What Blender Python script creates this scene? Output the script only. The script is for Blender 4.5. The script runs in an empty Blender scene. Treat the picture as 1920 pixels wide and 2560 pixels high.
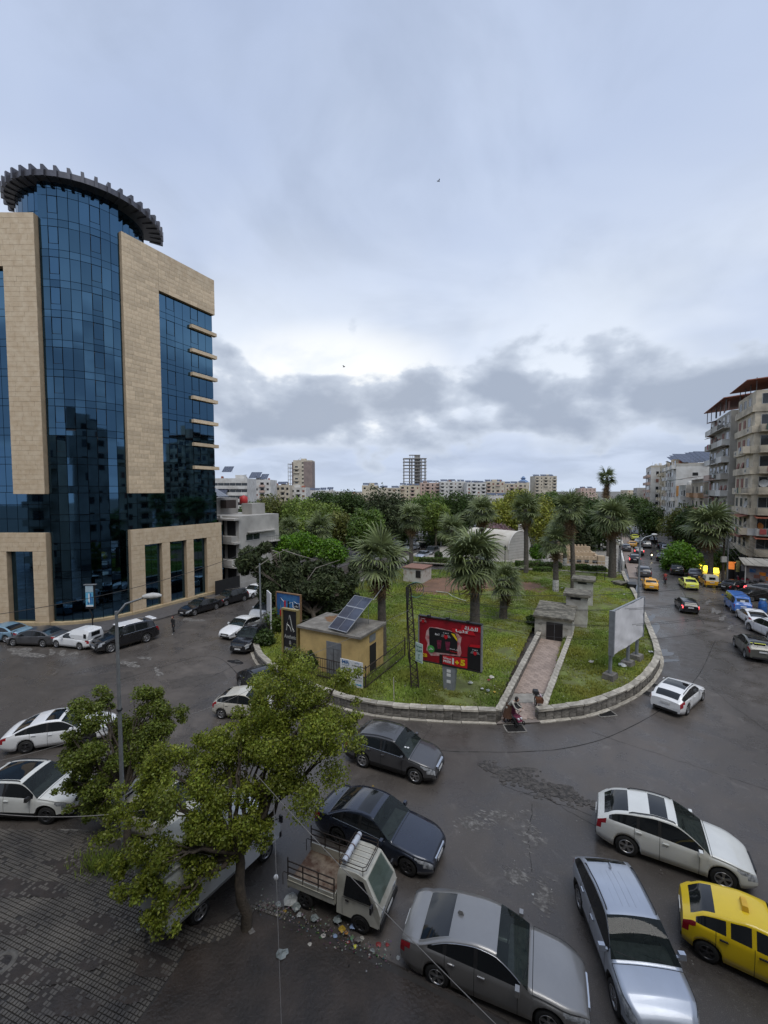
import bpy, math, random, unicodedata
import numpy as np
from mathutils import Vector, Matrix

random.seed(7)
SC = bpy.context.scene
COL = SC.collection
PI = math.pi
R = math.radians

# ------------------------------------------------------------------ camera
FPX, CAM_H = 1050.0, 13.4                    # focal length in photo pixels (1920 x 2560), eye height in metres
PITCH = math.atan(54 / FPX)
cam_d = bpy.data.cameras.new('camera')
cam = bpy.data.objects.new('camera', cam_d)
COL.objects.link(cam)
cam.location = (0, 0, CAM_H)
cam.rotation_euler = (PI / 2 - PITCH, 0, 0)
cam_d.sensor_fit = 'VERTICAL'
cam_d.sensor_height = 24.0
cam_d.lens = 24.0 * FPX / 2560
cam_d.clip_start = 0.05
cam_d.clip_end = 6000
SC.camera = cam

# ------------------------------------------------------------------ sky
SUN_EL, SUN_AZ = R(64), R(160)               # azimuth clockwise from +Y: behind the camera, a little to its right
world = bpy.data.worlds.new('World')
SC.world = world
world.use_nodes = True
NT = world.node_tree
NT.nodes.clear()
def wn(t, **k):
    n = NT.nodes.new(t)
    for a, b in k.items():
        setattr(n, a, b)
    return n
def wl(a, b):
    NT.links.new(a, b)
def wmath(op, a, b=None, c=None, clamp=False):
    n = wn('ShaderNodeMath', operation=op, use_clamp=clamp)
    for i, v in enumerate((a, b, c)):
        if v is None:
            continue
        if hasattr(v, 'links'):
            wl(v, n.inputs[i])
        else:
            n.inputs[i].default_value = v
    return n.outputs[0]
def wramp(f, lo, hi):
    n = wn('ShaderNodeMapRange', interpolation_type='SMOOTHSTEP')
    wl(f, n.inputs[0])
    n.inputs[1].default_value = lo
    n.inputs[2].default_value = hi
    return n.outputs[0]
def wmix(f, a, b):
    n = wn('ShaderNodeMix', data_type='RGBA')
    for i, v in ((0, f), (6, a), (7, b)):
        if hasattr(v, 'links'):
            wl(v, n.inputs[i])
        elif i == 0:
            n.inputs[i].default_value = v
        else:
            n.inputs[i].default_value = (*v, 1)
    return n.outputs[2]
def wnoise(vec, scale, detail=6, rough=.55, dist=0):
    n = wn('ShaderNodeTexNoise')
    wl(vec, n.inputs['Vector'])
    n.inputs['Scale'].default_value = scale
    n.inputs['Detail'].default_value = detail
    n.inputs['Roughness'].default_value = rough
    n.inputs['Distortion'].default_value = dist
    return n.outputs['Fac']
def wvec(x, y, z):
    n = wn('ShaderNodeCombineXYZ')
    for i, v in enumerate((x, y, z)):
        if hasattr(v, 'links'):
            wl(v, n.inputs[i])
        else:
            n.inputs[i].default_value = v
    return n.outputs[0]
SKY = 0.10
sky = wn('ShaderNodeTexSky', sky_type='NISHITA', sun_disc=False)
sky.sun_elevation = SUN_EL
sky.sun_rotation = SUN_AZ
sky.air_density = 1.3
sky.dust_density = 2.0
tc = wn('ShaderNodeTexCoord')
sep = wn('ShaderNodeSeparateXYZ')
wl(tc.outputs['Generated'], sep.inputs[0])
DX, DY, DZ = sep.outputs
up = wmath('MAXIMUM', DZ, 0.0)
inv = wmath('DIVIDE', 1.0, wmath('ADD', up, 0.22))
sheet = wvec(wmath('MULTIPLY', DX, inv), wmath('MULTIPLY', DY, inv), 0.0)      # flat cloud deck seen in perspective
bank = wvec(DX, DY, wmath('MULTIPLY', DZ, 1.7))                                 # cumulus banks near the horizon
K = 1 / SKY
def kc(r, g, b):
    return (r * K, g * K, b * K)
deck = wramp(wnoise(sheet, .75, 4, .5, .4), .34, .66)
fine = wramp(wnoise(sheet, 1.7, 7, .55, .5), .40, .66)
c_high = wmix(deck, kc(.355, .425, .585), kc(.475, .545, .685))
c_high = wmix(wmath('MULTIPLY', fine, .8), c_high, kc(.315, .375, .50))
c_high = wmix(.05, c_high, sky.outputs[0])
# a lighter belt above the cumulus
belt = wmath('MULTIPLY', wramp(DZ, .03, .16), wmath('SUBTRACT', 1.0, wramp(DZ, .20, .62)))
c_belt = wmix(wmath('MULTIPLY', belt, wmath('ADD', .30, wmath('MULTIPLY', wramp(wnoise(bank, 1.9, 4, .5, .3), .38, .62), .55))), c_high, kc(.68, .73, .80))
# the bright break in the cloud
gap_d = wmath('ADD', wmath('POWER', wmath('DIVIDE', wmath('ADD', wmath('DIVIDE', DX, DY), .13), .30), 2.0), wmath('POWER', wmath('DIVIDE', wmath('SUBTRACT', wmath('DIVIDE', DZ, DY), .25), .13), 2.0))
gap = wmath('MULTIPLY', wmath('SUBTRACT', 1.0, wramp(gap_d, 0.0, 1.6)), wramp(DY, .1, .4))
gapn = wmath('MULTIPLY', gap, wramp(wnoise(bank, 4.5, 5, .55, .3), .25, .55))
c_gap = wmix(wmath('MULTIPLY', gapn, .92), c_belt, kc(.78, .79, .785))
# cumulus: billowing noise thresholded by height, densest low over the horizon
cum = wnoise(bank, 5.0, 10, .50, .1)
cum2 = wnoise(bank, 2.0, 3, .5)
thr = wmath('ADD', cum, wmath('MULTIPLY', wmath('SUBTRACT', cum2, .5), .5))
hgt = wmath('MAXIMUM', wmath('SUBTRACT', DZ, .225), wmath('MULTIPLY', wmath('SUBTRACT', .12, DZ), 1.3))
dens = wmath('SUBTRACT', wmath('ADD', thr, .085), wmath('MULTIPLY', wmath('MAXIMUM', hgt, -.03), 2.1))
cmask = wramp(dens, .49, .57)
cdark = wramp(dens, .49, .70)
c_cum = wmix(cdark, kc(.49, .545, .635), kc(.275, .322, .41))
c_all = wmix(wmath('MULTIPLY', cmask, .92), c_gap, c_cum)
# pale haze low over the horizon
haze_f = wmath('SUBTRACT', 1.0, wramp(DZ, -.01, .085))
c_all = wmix(wmath('MULTIPLY', haze_f, .8), c_all, kc(.475, .54, .645))
bg = wn('ShaderNodeBackground')
wl(c_all, bg.inputs[0])
bg.inputs[1].default_value = SKY
wo = wn('ShaderNodeOutputWorld')
wl(bg.outputs[0], wo.inputs[0])

sun_d = bpy.data.lights.new('sun', 'SUN')
sun = bpy.data.objects.new('sun', sun_d)
COL.objects.link(sun)
sun_d.energy = 1.5
sun_d.angle = R(40)
sun_d.color = (1.0, .97, .92)
sun.rotation_euler = (PI / 2 - SUN_EL, 0, PI - SUN_AZ)

VS = SC.view_settings
VS.view_transform = 'Standard'
VS.look = 'None'
VS.exposure = 0.42
VS.gamma = 1.0
VS.use_curve_mapping = False
SC.render.engine = 'CYCLES'
SC.cycles.use_denoising = True
SC.cycles.max_bounces = 6
SC.cycles.diffuse_bounces = 3
SC.cycles.glossy_bounces = 3
SC.cycles.transparent_max_bounces = 8
SC.cycles.caustics_reflective = False
SC.cycles.caustics_refractive = False

# ------------------------------------------------------------------ helpers
def ray(u, v):
    x, z = (u - 960) / FPX, -(v - 1280) / FPX
    c, s = math.cos(PITCH), math.sin(PITCH)
    return x, c + z * s, -s + z * c
def G(u, v, z=0.0):
    """ground point under photo pixel (u, v)"""
    x, y, w = ray(u, v)
    t = (z - CAM_H) / w
    return Vector((x * t, y * t, z))
def AT(u, v, Y):
    x, y, w = ray(u, v)
    t = Y / y
    return Vector((x * t, Y, CAM_H + w * t))
def rot2(v, a):
    c, s = math.cos(a), math.sin(a)
    return Vector((v[0] * c - v[1] * s, v[0] * s + v[1] * c, v[2] if len(v) > 2 else 0))

class MB:
    """collects faces; build() links them as one mesh object"""
    def __init__(s):
        s.v, s.f, s.sm = [], [], []
    def add(s, vs, fs, smooth=False):
        o = len(s.v)
        s.v += [tuple(p) for p in vs]
        s.f += [tuple(i + o for i in f) for f in fs]
        s.sm += [smooth] * len(fs)
        return s
    def box(s, c, d, rz=0, taper=1.0, m=None):
        hx, hy, hz = d[0] / 2, d[1] / 2, d[2] / 2
        vs = []
        for z, t in ((-hz, 1), (hz, taper)):
            for x, y in ((-hx, -hy), (hx, -hy), (hx, hy), (-hx, hy)):
                p = rot2((x * t, y * t, z), rz) + Vector(c)
                vs.append(m @ p if m else p)
        return s.add(vs, [(3, 2, 1, 0), (4, 5, 6, 7), (0, 1, 5, 4), (1, 2, 6, 5), (2, 3, 7, 6), (3, 0, 4, 7)])
    def tube(s, pts, r, n=6, cap=True, smooth=True):
        pts = [Vector(p) for p in pts]
        rs = r if isinstance(r, (list, tuple)) else [r] * len(pts)
        vs, fs = [], []
        for i, p in enumerate(pts):
            a, b = pts[max(i - 1, 0)], pts[min(i + 1, len(pts) - 1)]
            t = (b - a)
            t = t.normalized() if t.length > 1e-9 else Vector((0, 0, 1))
            u = t.cross(Vector((0, 0, 1)) if abs(t.z) < .95 else Vector((1, 0, 0))).normalized()
            w = t.cross(u)
            for k in range(n):
                q = 2 * PI * k / n
                vs.append(p + (u * math.cos(q) + w * math.sin(q)) * rs[i])
        for i in range(len(pts) - 1):
            for k in range(n):
                a, b = i * n + k, i * n + (k + 1) % n
                fs.append((a, a + n, b + n, b))
        s.add(vs, fs, smooth)
        if cap:
            e = (len(pts) - 1) * n
            s.add([vs[k] for k in range(n)], [tuple(range(n))])
            s.add([vs[e + k] for k in range(n)], [tuple(reversed(range(n)))])
        return s
    def lathe(s, prof, n=16, c=(0, 0, 0), smooth=True, axis='z'):
        vs, fs = [], []
        for r, z in prof:
            for k in range(n):
                q = 2 * PI * k / n
                p = (r * math.cos(q), r * math.sin(q), z)
                if axis == 'y':
                    p = (p[0], p[2], p[1])
                vs.append(Vector(p) + Vector(c))
        for i in range(len(prof) - 1):
            for k in range(n):
                a, b = i * n + k, i * n + (k + 1) % n
                fs.append((a, b, b + n, a + n) if axis == 'z' else (a, a + n, b + n, b))
        return s.add(vs, fs, smooth)
    def prism(s, poly, z0, z1):
        n = len(poly)
        vs = [(p[0], p[1], z0) for p in poly] + [(p[0], p[1], z1) for p in poly]
        fs = [tuple(reversed(range(n))), tuple(range(n, 2 * n))] + [(i, (i + 1) % n, n + (i + 1) % n, n + i) for i in range(n)]
        return s.add(vs, fs)
    def quad(s, a, b, c, d, smooth=False):
        return s.add([a, b, c, d], [(0, 1, 2, 3)], smooth)
    def ball(s, c, r, n=8, sq=(1, 1, 1)):
        prof = [(max(r * math.sin(PI * i / n), 1e-4), -r * math.cos(PI * i / n)) for i in range(n + 1)]
        o = len(s.v)
        s.lathe(prof, n + 2)
        for i in range(o, len(s.v)):
            p = s.v[i]
            s.v[i] = (p[0] * sq[0] + c[0], p[1] * sq[1] + c[1], p[2] * sq[2] + c[2])
        return s
    def mesh(s, name):
        me = bpy.data.meshes.new(name)
        me.from_pydata(s.v, [], s.f)
        if any(s.sm):
            me.polygons.foreach_set('use_smooth', s.sm)
        return me
    def build(s, name, mt, parent=None, loc=(0, 0, 0)):
        me = s.mesh(name)
        me.materials.append(mt)
        return link(name, me, parent, loc)

def link(name, me, parent=None, loc=(0, 0, 0), rz=0, sc=None):
    o = bpy.data.objects.new(name, me)
    COL.objects.link(o)
    o.location = loc
    if rz:
        o.rotation_euler[2] = rz
    if sc:
        o.scale = sc
    if parent:
        o.parent = parent
    return o
def tag(o, label=None, cat=None, group=None, kind=None):
    for k, v in (('label', label), ('category', cat), ('group', group), ('kind', kind)):
        if v:
            o[k] = v
    return o
def thing(name, label, cat, loc=(0, 0, 0), rz=0, group=None):
    o = bpy.data.objects.new(name, None)
    COL.objects.link(o)
    o.location = loc
    o.rotation_euler[2] = rz
    o.empty_display_size = .2
    return tag(o, label, cat, group)
def structure(o):
    o['kind'] = 'structure'
    return o
def stuff(o, label=None, cat=None):
    tag(o, label, cat, kind='stuff')
    return o

MATS = {}
def mat(name, col, rough=.6, var=.12, scale=6.0, bump=0.0, metal=0.0, spec=.5, coat=0.0, col2=None, bscale=None, rough2=None, emit=0.0, coord='Object', detail=6, lo=.35, hi=.65, trans=0):
    """procedural principled material: two noise-mixed tones, optional relief and gloss variation"""
    if name in MATS:
        return MATS[name]
    m = bpy.data.materials.new(name)
    m.use_nodes = True
    t = m.node_tree
    b = t.nodes['Principled BSDF']
    b.inputs['Roughness'].default_value = rough
    b.inputs['Metallic'].default_value = metal
    b.inputs['Specular IOR Level'].default_value = spec
    if coat:
        b.inputs['Coat Weight'].default_value = coat
        b.inputs['Coat Roughness'].default_value = .06
    if trans:
        b.inputs['Transmission Weight'].default_value = trans
    if emit:
        b.inputs['Emission Color'].default_value = (*col, 1)
        b.inputs['Emission Strength'].default_value = emit
    c1 = col2 if col2 else tuple(max(0, c * (1 - var)) for c in col)
    c2 = col if col2 else tuple(min(1, c * (1 + var)) for c in col)
    if var > 0 or col2 or bump or rough2 is not None:
        tcn = t.nodes.new('ShaderNodeTexCoord')
        nz = t.nodes.new('ShaderNodeTexNoise')
        nz.inputs['Scale'].default_value = scale
        nz.inputs['Detail'].default_value = detail
        nz.inputs['Roughness'].default_value = .6
        t.links.new(tcn.outputs[coord], nz.inputs['Vector'])
        rp = t.nodes.new('ShaderNodeMapRange')
        rp.inputs[1].default_value = lo
        rp.inputs[2].default_value = hi
        t.links.new(nz.outputs['Fac'], rp.inputs[0])
        mx = t.nodes.new('ShaderNodeMix')
        mx.data_type = 'RGBA'
        mx.inputs[6].default_value = (*c1, 1)
        mx.inputs[7].default_value = (*c2, 1)
        t.links.new(rp.outputs[0], mx.inputs[0])
        t.links.new(mx.outputs[2], b.inputs['Base Color'])
        if rough2 is not None:
            n3 = t.nodes.new('ShaderNodeTexNoise')
            n3.inputs['Scale'].default_value = scale * .6
            n3.inputs['Detail'].default_value = 4
            t.links.new(tcn.outputs[coord], n3.inputs['Vector'])
            r3 = t.nodes.new('ShaderNodeMapRange')
            r3.inputs[1].default_value, r3.inputs[2].default_value = .38, .62
            r3.inputs[3].default_value, r3.inputs[4].default_value = rough, rough2
            t.links.new(n3.outputs['Fac'], r3.inputs[0])
            t.links.new(r3.outputs[0], b.inputs['Roughness'])
        if bump:
            n2 = t.nodes.new('ShaderNodeTexNoise')
            n2.inputs['Scale'].default_value = bscale or scale * 5
            n2.inputs['Detail'].default_value = 5
            t.links.new(tcn.outputs[coord], n2.inputs['Vector'])
            bp = t.nodes.new('ShaderNodeBump')
            bp.inputs['Strength'].default_value = bump
            bp.inputs['Distance'].default_value = .03
            t.links.new(n2.outputs['Fac'], bp.inputs['Height'])
            t.links.new(bp.outputs[0], b.inputs['Normal'])
    else:
        b.inputs['Base Color'].default_value = (*col, 1)
    MATS[name] = m
    return m
def per_object(m, amt=.25):
    """vary a material's brightness from object to object"""
    t = m.node_tree
    b = t.nodes['Principled BSDF']
    src = b.inputs['Base Color'].links[0].from_socket if b.inputs['Base Color'].links else None
    oi = t.nodes.new('ShaderNodeObjectInfo')
    mr = t.nodes.new('ShaderNodeMapRange')
    mr.inputs[3].default_value, mr.inputs[4].default_value = 1 - amt, 1 + amt
    t.links.new(oi.outputs['Random'], mr.inputs[0])
    hv = t.nodes.new('ShaderNodeHueSaturation')
    if src:
        t.links.new(src, hv.inputs['Color'])
    else:
        hv.inputs['Color'].default_value = b.inputs['Base Color'].default_value
    t.links.new(mr.outputs[0], hv.inputs['Value'])
    t.links.new(hv.outputs[0], b.inputs['Base Color'])
    return m
def by_attr(m, name='tint'):
    """multiply the base colour by a colour attribute of the mesh (leaf to leaf variation)"""
    t = m.node_tree
    b = t.nodes['Principled BSDF']
    at = t.nodes.new('ShaderNodeAttribute')
    at.attribute_name = name
    mx = t.nodes.new('ShaderNodeMix')
    mx.data_type = 'RGBA'
    mx.blend_type = 'MULTIPLY'
    mx.inputs[0].default_value = 1
    if b.inputs['Base Color'].links:
        t.links.new(b.inputs['Base Color'].links[0].from_socket, mx.inputs[6])
    else:
        mx.inputs[6].default_value = b.inputs['Base Color'].default_value
    t.links.new(at.outputs['Color'], mx.inputs[7])
    t.links.new(mx.outputs[2], b.inputs['Base Color'])
    return m

NJ = 'اآأإدذرزوةىء'
def arabic(s):
    s = s.replace('لا', '\uFEFB')
    ok = lambda c: '\u0621' <= c <= '\u064a'
    out = []
    for i, c in enumerate(s):
        if not ok(c):
            out.append(c)
            continue
        pj = i > 0 and s[i - 1] not in NJ and ok(s[i - 1])
        nj = i + 1 < len(s) and c not in NJ and (ok(s[i + 1]) or s[i + 1] == '\uFEFB') and s[i + 1] != 'ء'
        form = {(0, 0): 'ISOLATED', (0, 1): 'INITIAL', (1, 1): 'MEDIAL', (1, 0): 'FINAL'}[(int(pj), int(nj))]
        try:
            out.append(unicodedata.lookup(unicodedata.name(c) + ' ' + form + ' FORM'))
        except KeyError:
            out.append(c)
    return ''.join(reversed(out))
SCRATCH = bpy.data.scenes.new('scratch')
def evaluated(o):
    """mesh of an object after its modifiers, worked out in a scene of its own"""
    SCRATCH.collection.objects.link(o)
    vl = SCRATCH.view_layers[0]
    vl.update()
    return bpy.data.meshes.new_from_object(o.evaluated_get(vl.depsgraph))
def text(body, mt, parent, loc, width, height, rot, name='lettering', ar=False, bold=0.0, depth=0.004):
    """a line of lettering centred on loc in the parent's frame, fitted into width x height"""
    cu = bpy.data.curves.new('txt', 'FONT')
    cu.body = arabic(body) if ar else body
    cu.offset = bold
    cu.extrude = depth
    cu.resolution_u = 2
    to = bpy.data.objects.new('txt', cu)
    me = evaluated(to)
    bpy.data.objects.remove(to)
    bpy.data.curves.remove(cu)
    n = len(me.vertices)
    co = np.empty(n * 3)
    me.vertices.foreach_get('co', co)
    co = co.reshape(-1, 3)
    lo, hi = co.min(0), co.max(0)
    co[:, :2] -= (lo[:2] + hi[:2]) / 2
    co[:, 0] *= width / max(hi[0] - lo[0], 1e-5)
    co[:, 1] *= height / max(hi[1] - lo[1], 1e-5)
    me.vertices.foreach_set('co', co.ravel())
    me.materials.clear()
    me.materials.append(mt)
    o = link(name, me, parent, loc)
    o.rotation_euler = rot
    return o
# ------------------------------------------------------------------ directions of the place
E = Vector((.4695, .8829, 0))                # both streets and the facades run this way
N = Vector((.8829, -.4695, 0))               # across them, towards the right-hand street
RE = math.atan2(E.y, E.x)
def EN(e, n, z=0.0):
    p = E * e + N * n
    return Vector((p.x, p.y, z))
def spline(pts, step=.5):
    """Catmull-Rom through points, resampled at equal steps"""
    P = [Vector(p) for p in pts]
    P = [P[0] * 2 - P[1]] + P + [P[-1] * 2 - P[-2]]
    d = []
    for i in range(1, len(P) - 2):
        for k in range(12):
            t = k / 12
            a, b, c, e = P[i - 1], P[i], P[i + 1], P[i + 2]
            d.append(.5 * ((2 * b) + (c - a) * t + (2 * a - 5 * b + 4 * c - e) * t * t + (3 * b - a - 3 * c + e) * t ** 3))
    d.append(P[-2])
    out, acc = [d[0]], 0
    for i in range(1, len(d)):
        s = d[i - 1]
        while (d[i] - s).length + acc >= step:
            q = s + (d[i] - s).normalized() * (step - acc)
            out.append(q)
            s, acc = q, 0
        acc += (d[i] - s).length
    return out
def offset(path, d):
    """shift a ground path to its left by d"""
    out = []
    for i, p in enumerate(path):
        t = (path[min(i + 1, len(path) - 1)] - path[max(i - 1, 0)]).normalized()
        out.append(Vector((p.x - t.y * d, p.y + t.x * d, p.z)))
    return out

# ------------------------------------------------------------------ ground, streets, pavements
def road_material():
    m = bpy.data.materials.new('asphalt')
    m.use_nodes = True
    t = m.node_tree
    b = t.nodes['Principled BSDF']
    L = t.links.new
    tcn = t.nodes.new('ShaderNodeTexCoord')
    def nz(scale, detail, rough=.6, dist=0.0):
        n = t.nodes.new('ShaderNodeTexNoise')
        n.inputs['Scale'].default_value, n.inputs['Detail'].default_value = scale, detail
        n.inputs['Roughness'].default_value, n.inputs['Distortion'].default_value = rough, dist
        L(tcn.outputs['Object'], n.inputs['Vector'])
        return n.outputs['Fac']
    def mr(f, a, c, lo=0.0, hi=1.0):
        n = t.nodes.new('ShaderNodeMapRange')
        L(f, n.inputs[0])
        for i, v in enumerate((a, c, lo, hi)):
            n.inputs[i + 1].default_value = v
        return n.outputs[0]
    def mix(f, a, c):
        n = t.nodes.new('ShaderNodeMix')
        n.data_type = 'RGBA'
        L(f, n.inputs[0])
        for i, v in ((6, a), (7, c)):
            if hasattr(v, 'links'):
                L(v, n.inputs[i])
            else:
                n.inputs[i].default_value = (*v, 1)
        return n.outputs[2]
    big = nz(.11, 5, .55, .6)
    mid = nz(.5, 7, .65, .4)
    fine = nz(38, 3)
    worn = nz(.9, 9, .72, 1.0)
    col = mix(mr(big, .36, .64), (.060, .052, .045), (.118, .102, .090))
    col = mix(mr(mid, .38, .66, 0, .8), col, (.050, .045, .042))
    col = mix(mr(worn, .57, .72, 0, .6), col, (.165, .15, .135))
    col = mix(mr(nz(11, 5, .7), .58, .70, 0, .55), col, (.19, .175, .155))
    col = mix(mr(nz(2.6, 8, .75, .8), .62, .70, 0, .5), col, (.03, .028, .027))
    col = mix(mr(fine, .52, .75, 0, .5), col, (.20, .185, .17))
    L(col, b.inputs['Base Color'])
    L(mr(mid, .36, .62, .52, .20), b.inputs['Roughness'])
    b.inputs['Specular IOR Level'].default_value = .5
    bp = t.nodes.new('ShaderNodeBump')
    bp.inputs['Strength'].default_value = .35
    bp.inputs['Distance'].default_value = .012
    L(fine, bp.inputs['Height'])
    L(bp.outputs[0], b.inputs['Normal'])
    return m
M_ROAD = road_material()
M_EARTH = mat('earth', (.050, .038, .031), .7, col2=(.026, .021, .018), scale=1.3, bump=.9, bscale=11, detail=10, rough2=.4)
M_CONC = mat('concrete', (.30, .285, .255), .8, col2=(.20, .19, .17), scale=1.5, bump=.25, bscale=18)
M_KERB = mat('kerb_stone', (.44, .41, .35), .85, col2=(.25, .23, .195), scale=3.0, bump=.5, bscale=22)
per_object(M_KERB, .22)
M_WALLST = mat('grey_wall_stone', (.21, .195, .175), .85, col2=(.10, .095, .085), scale=4.0, bump=.6, bscale=18)
per_object(M_WALLST, .3)
M_PAVER = mat('paver', (.15, .135, .115), .6, col2=(.050, .046, .044), scale=.55, bump=.3, bscale=30, coord='Object', rough2=.35)
M_PAVER_BED = mat('paver_bed', (.045, .040, .038), .75, col2=(.03, .028, .026), scale=2)
M_PATH = mat('path_tile', (.36, .28, .235), .75, col2=(.24, .19, .16), scale=2.2, bump=.3)
per_object(M_PATH, .16)
M_SIDEWALK = mat('dark_sidewalk', (.10, .095, .095), .6, col2=(.07, .066, .066), scale=3, bump=.2)
M_PLAZA = mat('plaza', (.36, .34, .30), .8, col2=(.26, .245, .22), scale=.4)
M_TURF = mat('turf', (.14, .175, .046), .95, col2=(.085, .085, .034), scale=.9, bump=.6, bscale=9, detail=10)
M_BARE = mat('bare_earth', (.19, .105, .066), .95, col2=(.12, .07, .045), scale=.7, bump=.3)

g = MB().quad((-3500, -300, -.07), (3500, -300, -.07), (3500, 5000, -.07), (-3500, 5000, -.07)).build('ground', mat('city_ground', (.13, .125, .11), .9, scale=.05))
structure(g)
road = MB().quad((-120, -12, 0), (190, -12, 0), (190, 290, 0), (-120, 290, 0)).build('road', M_ROAD)
structure(road)
tag(road, 'wet dark asphalt street wrapping round the park')

# island outline, outer foot of its low wall
right_pts = [G(*p) for p in [(1345, 1803), (1400, 1797), (1469, 1787), (1530, 1766), (1582, 1741), (1618, 1712), (1640, 1683), (1649, 1660), (1647, 1640), (1638, 1612), (1615, 1555), (1590, 1495), (1568, 1460), (1559, 1437)]]
left_pts = [G(*p) for p in [(1240, 1806), (1100, 1801), (1000, 1794), (925, 1785), (850, 1766), (780, 1742), (720, 1712), (672, 1682), (645, 1655), (633, 1625), (630, 1600), (636, 1582), (652, 1565), (672, 1551)]]
le = left_pts[-1]
left_pts += [le + E * 8, le + E * 18, le + E * 30]
WR = spline(right_pts, .5)
WL = spline(left_pts, .5)
PATH_Z, TURF_Z = .06, .46
pl0, pl1 = G(1252, 1800, PATH_Z), G(1354, 1592, PATH_Z)
pr0, pr1 = G(1348, 1797, PATH_Z), G(1424, 1596, PATH_Z)
inner_r, inner_l = offset(WR, .18), offset(WL, -.18)
turf_poly = inner_r + [inner_l[-1]] + inner_l[::-1][1:] + [pl0 + Vector((-.35, .3, 0)), pl1 + Vector((-.3, 1.5, 0)), pr1 + Vector((.3, 1.5, 0)), pr0 + Vector((.35, .3, 0))]
turf = MB()
turf.add([(p.x, p.y, TURF_Z) for p in turf_poly], [tuple(range(len(turf_poly)))])
turf = structure(turf.build('turf', M_TURF))
tag(turf, 'grassy triangular park ground inside the low wall')
bare = MB()
for cu, cv, ru, rv in ((1150, 1461, 118, 20), (1300, 1468, 70, 14), (1085, 1478, 60, 10)):
    c = G(cu, cv, TURF_Z)
    pts = []
    for k in range(28):
        a = 2 * PI * k / 28
        j = 1 + .18 * math.sin(3 * a + cu) + .1 * math.sin(7 * a)
        q = G(cu + ru * math.cos(a) * j, cv + rv * math.sin(a) * j, TURF_Z)
        pts.append((q.x, q.y, TURF_Z + .006 + .004 * len(bare.f)))
    bare.add(pts, [tuple(range(28))])
structure(bare.build('bare_ground', M_BARE))

def rough_block(l, w, h, seed, j=.02):
    rnd = random.Random(seed)
    b = MB().box((0, 0, 0), (l, w, h))
    b.v = [(x + rnd.uniform(-j, j), y + rnd.uniform(-j, j), z + rnd.uniform(-j, j) * .5) for x, y, z in b.v]
    me = b.mesh('stone_block')
    return me
wall_thing = thing('park_wall', 'low stone retaining wall with pale coping curving round the park', 'wall', (*G(1240, 1806)[:2], 0))
w0 = wall_thing.location.copy()
blk = [rough_block(.485, .30, .19, k) for k in range(6)]
cop = [rough_block(.98, .44, .12, 50 + k, .025) for k in range(6)]
for me in blk:
    me.materials.append(M_WALLST)
for me in cop:
    me.materials.append(M_KERB)
rest = MB()
n_blk = 0
for path, sgn in ((WR, 1), (WL, -1)):
    mid = offset(path, .16 * sgn)
    for i in range(len(mid) - 1):
        a, b = mid[i], mid[i + 1]
        c = (a + b) / 2
        rz = math.atan2(b.y - a.y, b.x - a.x)
        for k in range(3):
            z = .095 + k * .195
            if c.y < 34 and n_blk < 290:
                o = link('stone_block', random.choice(blk), wall_thing, (c.x - w0.x + random.uniform(-.01, .01), c.y - w0.y + random.uniform(-.012, .012), z), rz)
                n_blk += 1
            else:
                rest.box((c.x - w0.x, c.y - w0.y, z), (.49, .30, .19), rz)
        if i % 2 == 0 and i + 2 < len(mid):
            b2 = mid[i + 2]
            c2 = (a + b2) / 2
            rz = math.atan2(b2.y - a.y, b2.x - a.x)
            link('coping_stone', random.choice(cop), wall_thing, (c2.x - w0.x, c2.y - w0.y, .655 + random.uniform(-.01, .01)), rz + random.uniform(-.02, .02))
stuff(rest.build('stone_courses', M_WALLST, wall_thing))
# thin kerb along the foot of the wall
kb = MB()
for path, sgn in ((WR[:46], -1), (WL[:52], 1)):
    f = offset(path, .16 * sgn)
    for i in range(0, len(f) - 2, 2):
        a, b = f[i], f[i + 2]
        c = (a + b) / 2
        link('kerb_stone', cop[i % 6], wall_thing, (c.x - w0.x, c.y - w0.y, .0), math.atan2(b.y - a.y, b.x - a.x), (1, .5, .9))

# path to the bunker door, its tiles and the two side walls
path_o = MB()
path_o.add([(p.x, p.y, PATH_Z) for p in (G(1240, 1812), G(1350, 1808), pr0, pr1, pl1, pl0)], [tuple(range(6))])
path_o = structure(path_o.build('path', mat('path_bed', (.20, .17, .15), .85, scale=2)))
rows, cols = 30, 6
for i in range(rows):
    for j in range(cols):
        f0, f1 = i / rows, (i + 1) / rows
        a = pl0.lerp(pl1, f0).lerp(pr0.lerp(pr1, f0), (j + .5) / cols)
        b = pl0.lerp(pl1, f1).lerp(pr0.lerp(pr1, f1), (j + .5) / cols)
        wdt = (pr0.lerp(pr1, f0) - pl0.lerp(pl1, f0)).length / cols
        if 4 <= i <= 6:
            continue
        c = (a + b) / 2
        if i == 0 and j == 0:
            tile_me = MB().box((0, 0, 0), (1, 1, .03), taper=.985).mesh('tile')
            tile_me.materials.append(M_PATH)
        o = link('tile', tile_me, path_o, (c.x, c.y, PATH_Z + .014 + random.uniform(-.004, .004)), math.atan2(b.y - a.y, b.x - a.x) - PI / 2 + random.uniform(-.01, .01), (wdt * .97, (b - a).length * .97, 1))
slab = MB()
q = [pl0.lerp(pl1, .14), pr0.lerp(pr1, .14), pr0.lerp(pr1, .225), pl0.lerp(pl1, .225)]
slab.add([(p.x, p.y, PATH_Z + .02) for p in q], [(0, 1, 2, 3)]).build('cement_patch', M_CONC, path_o)
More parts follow.
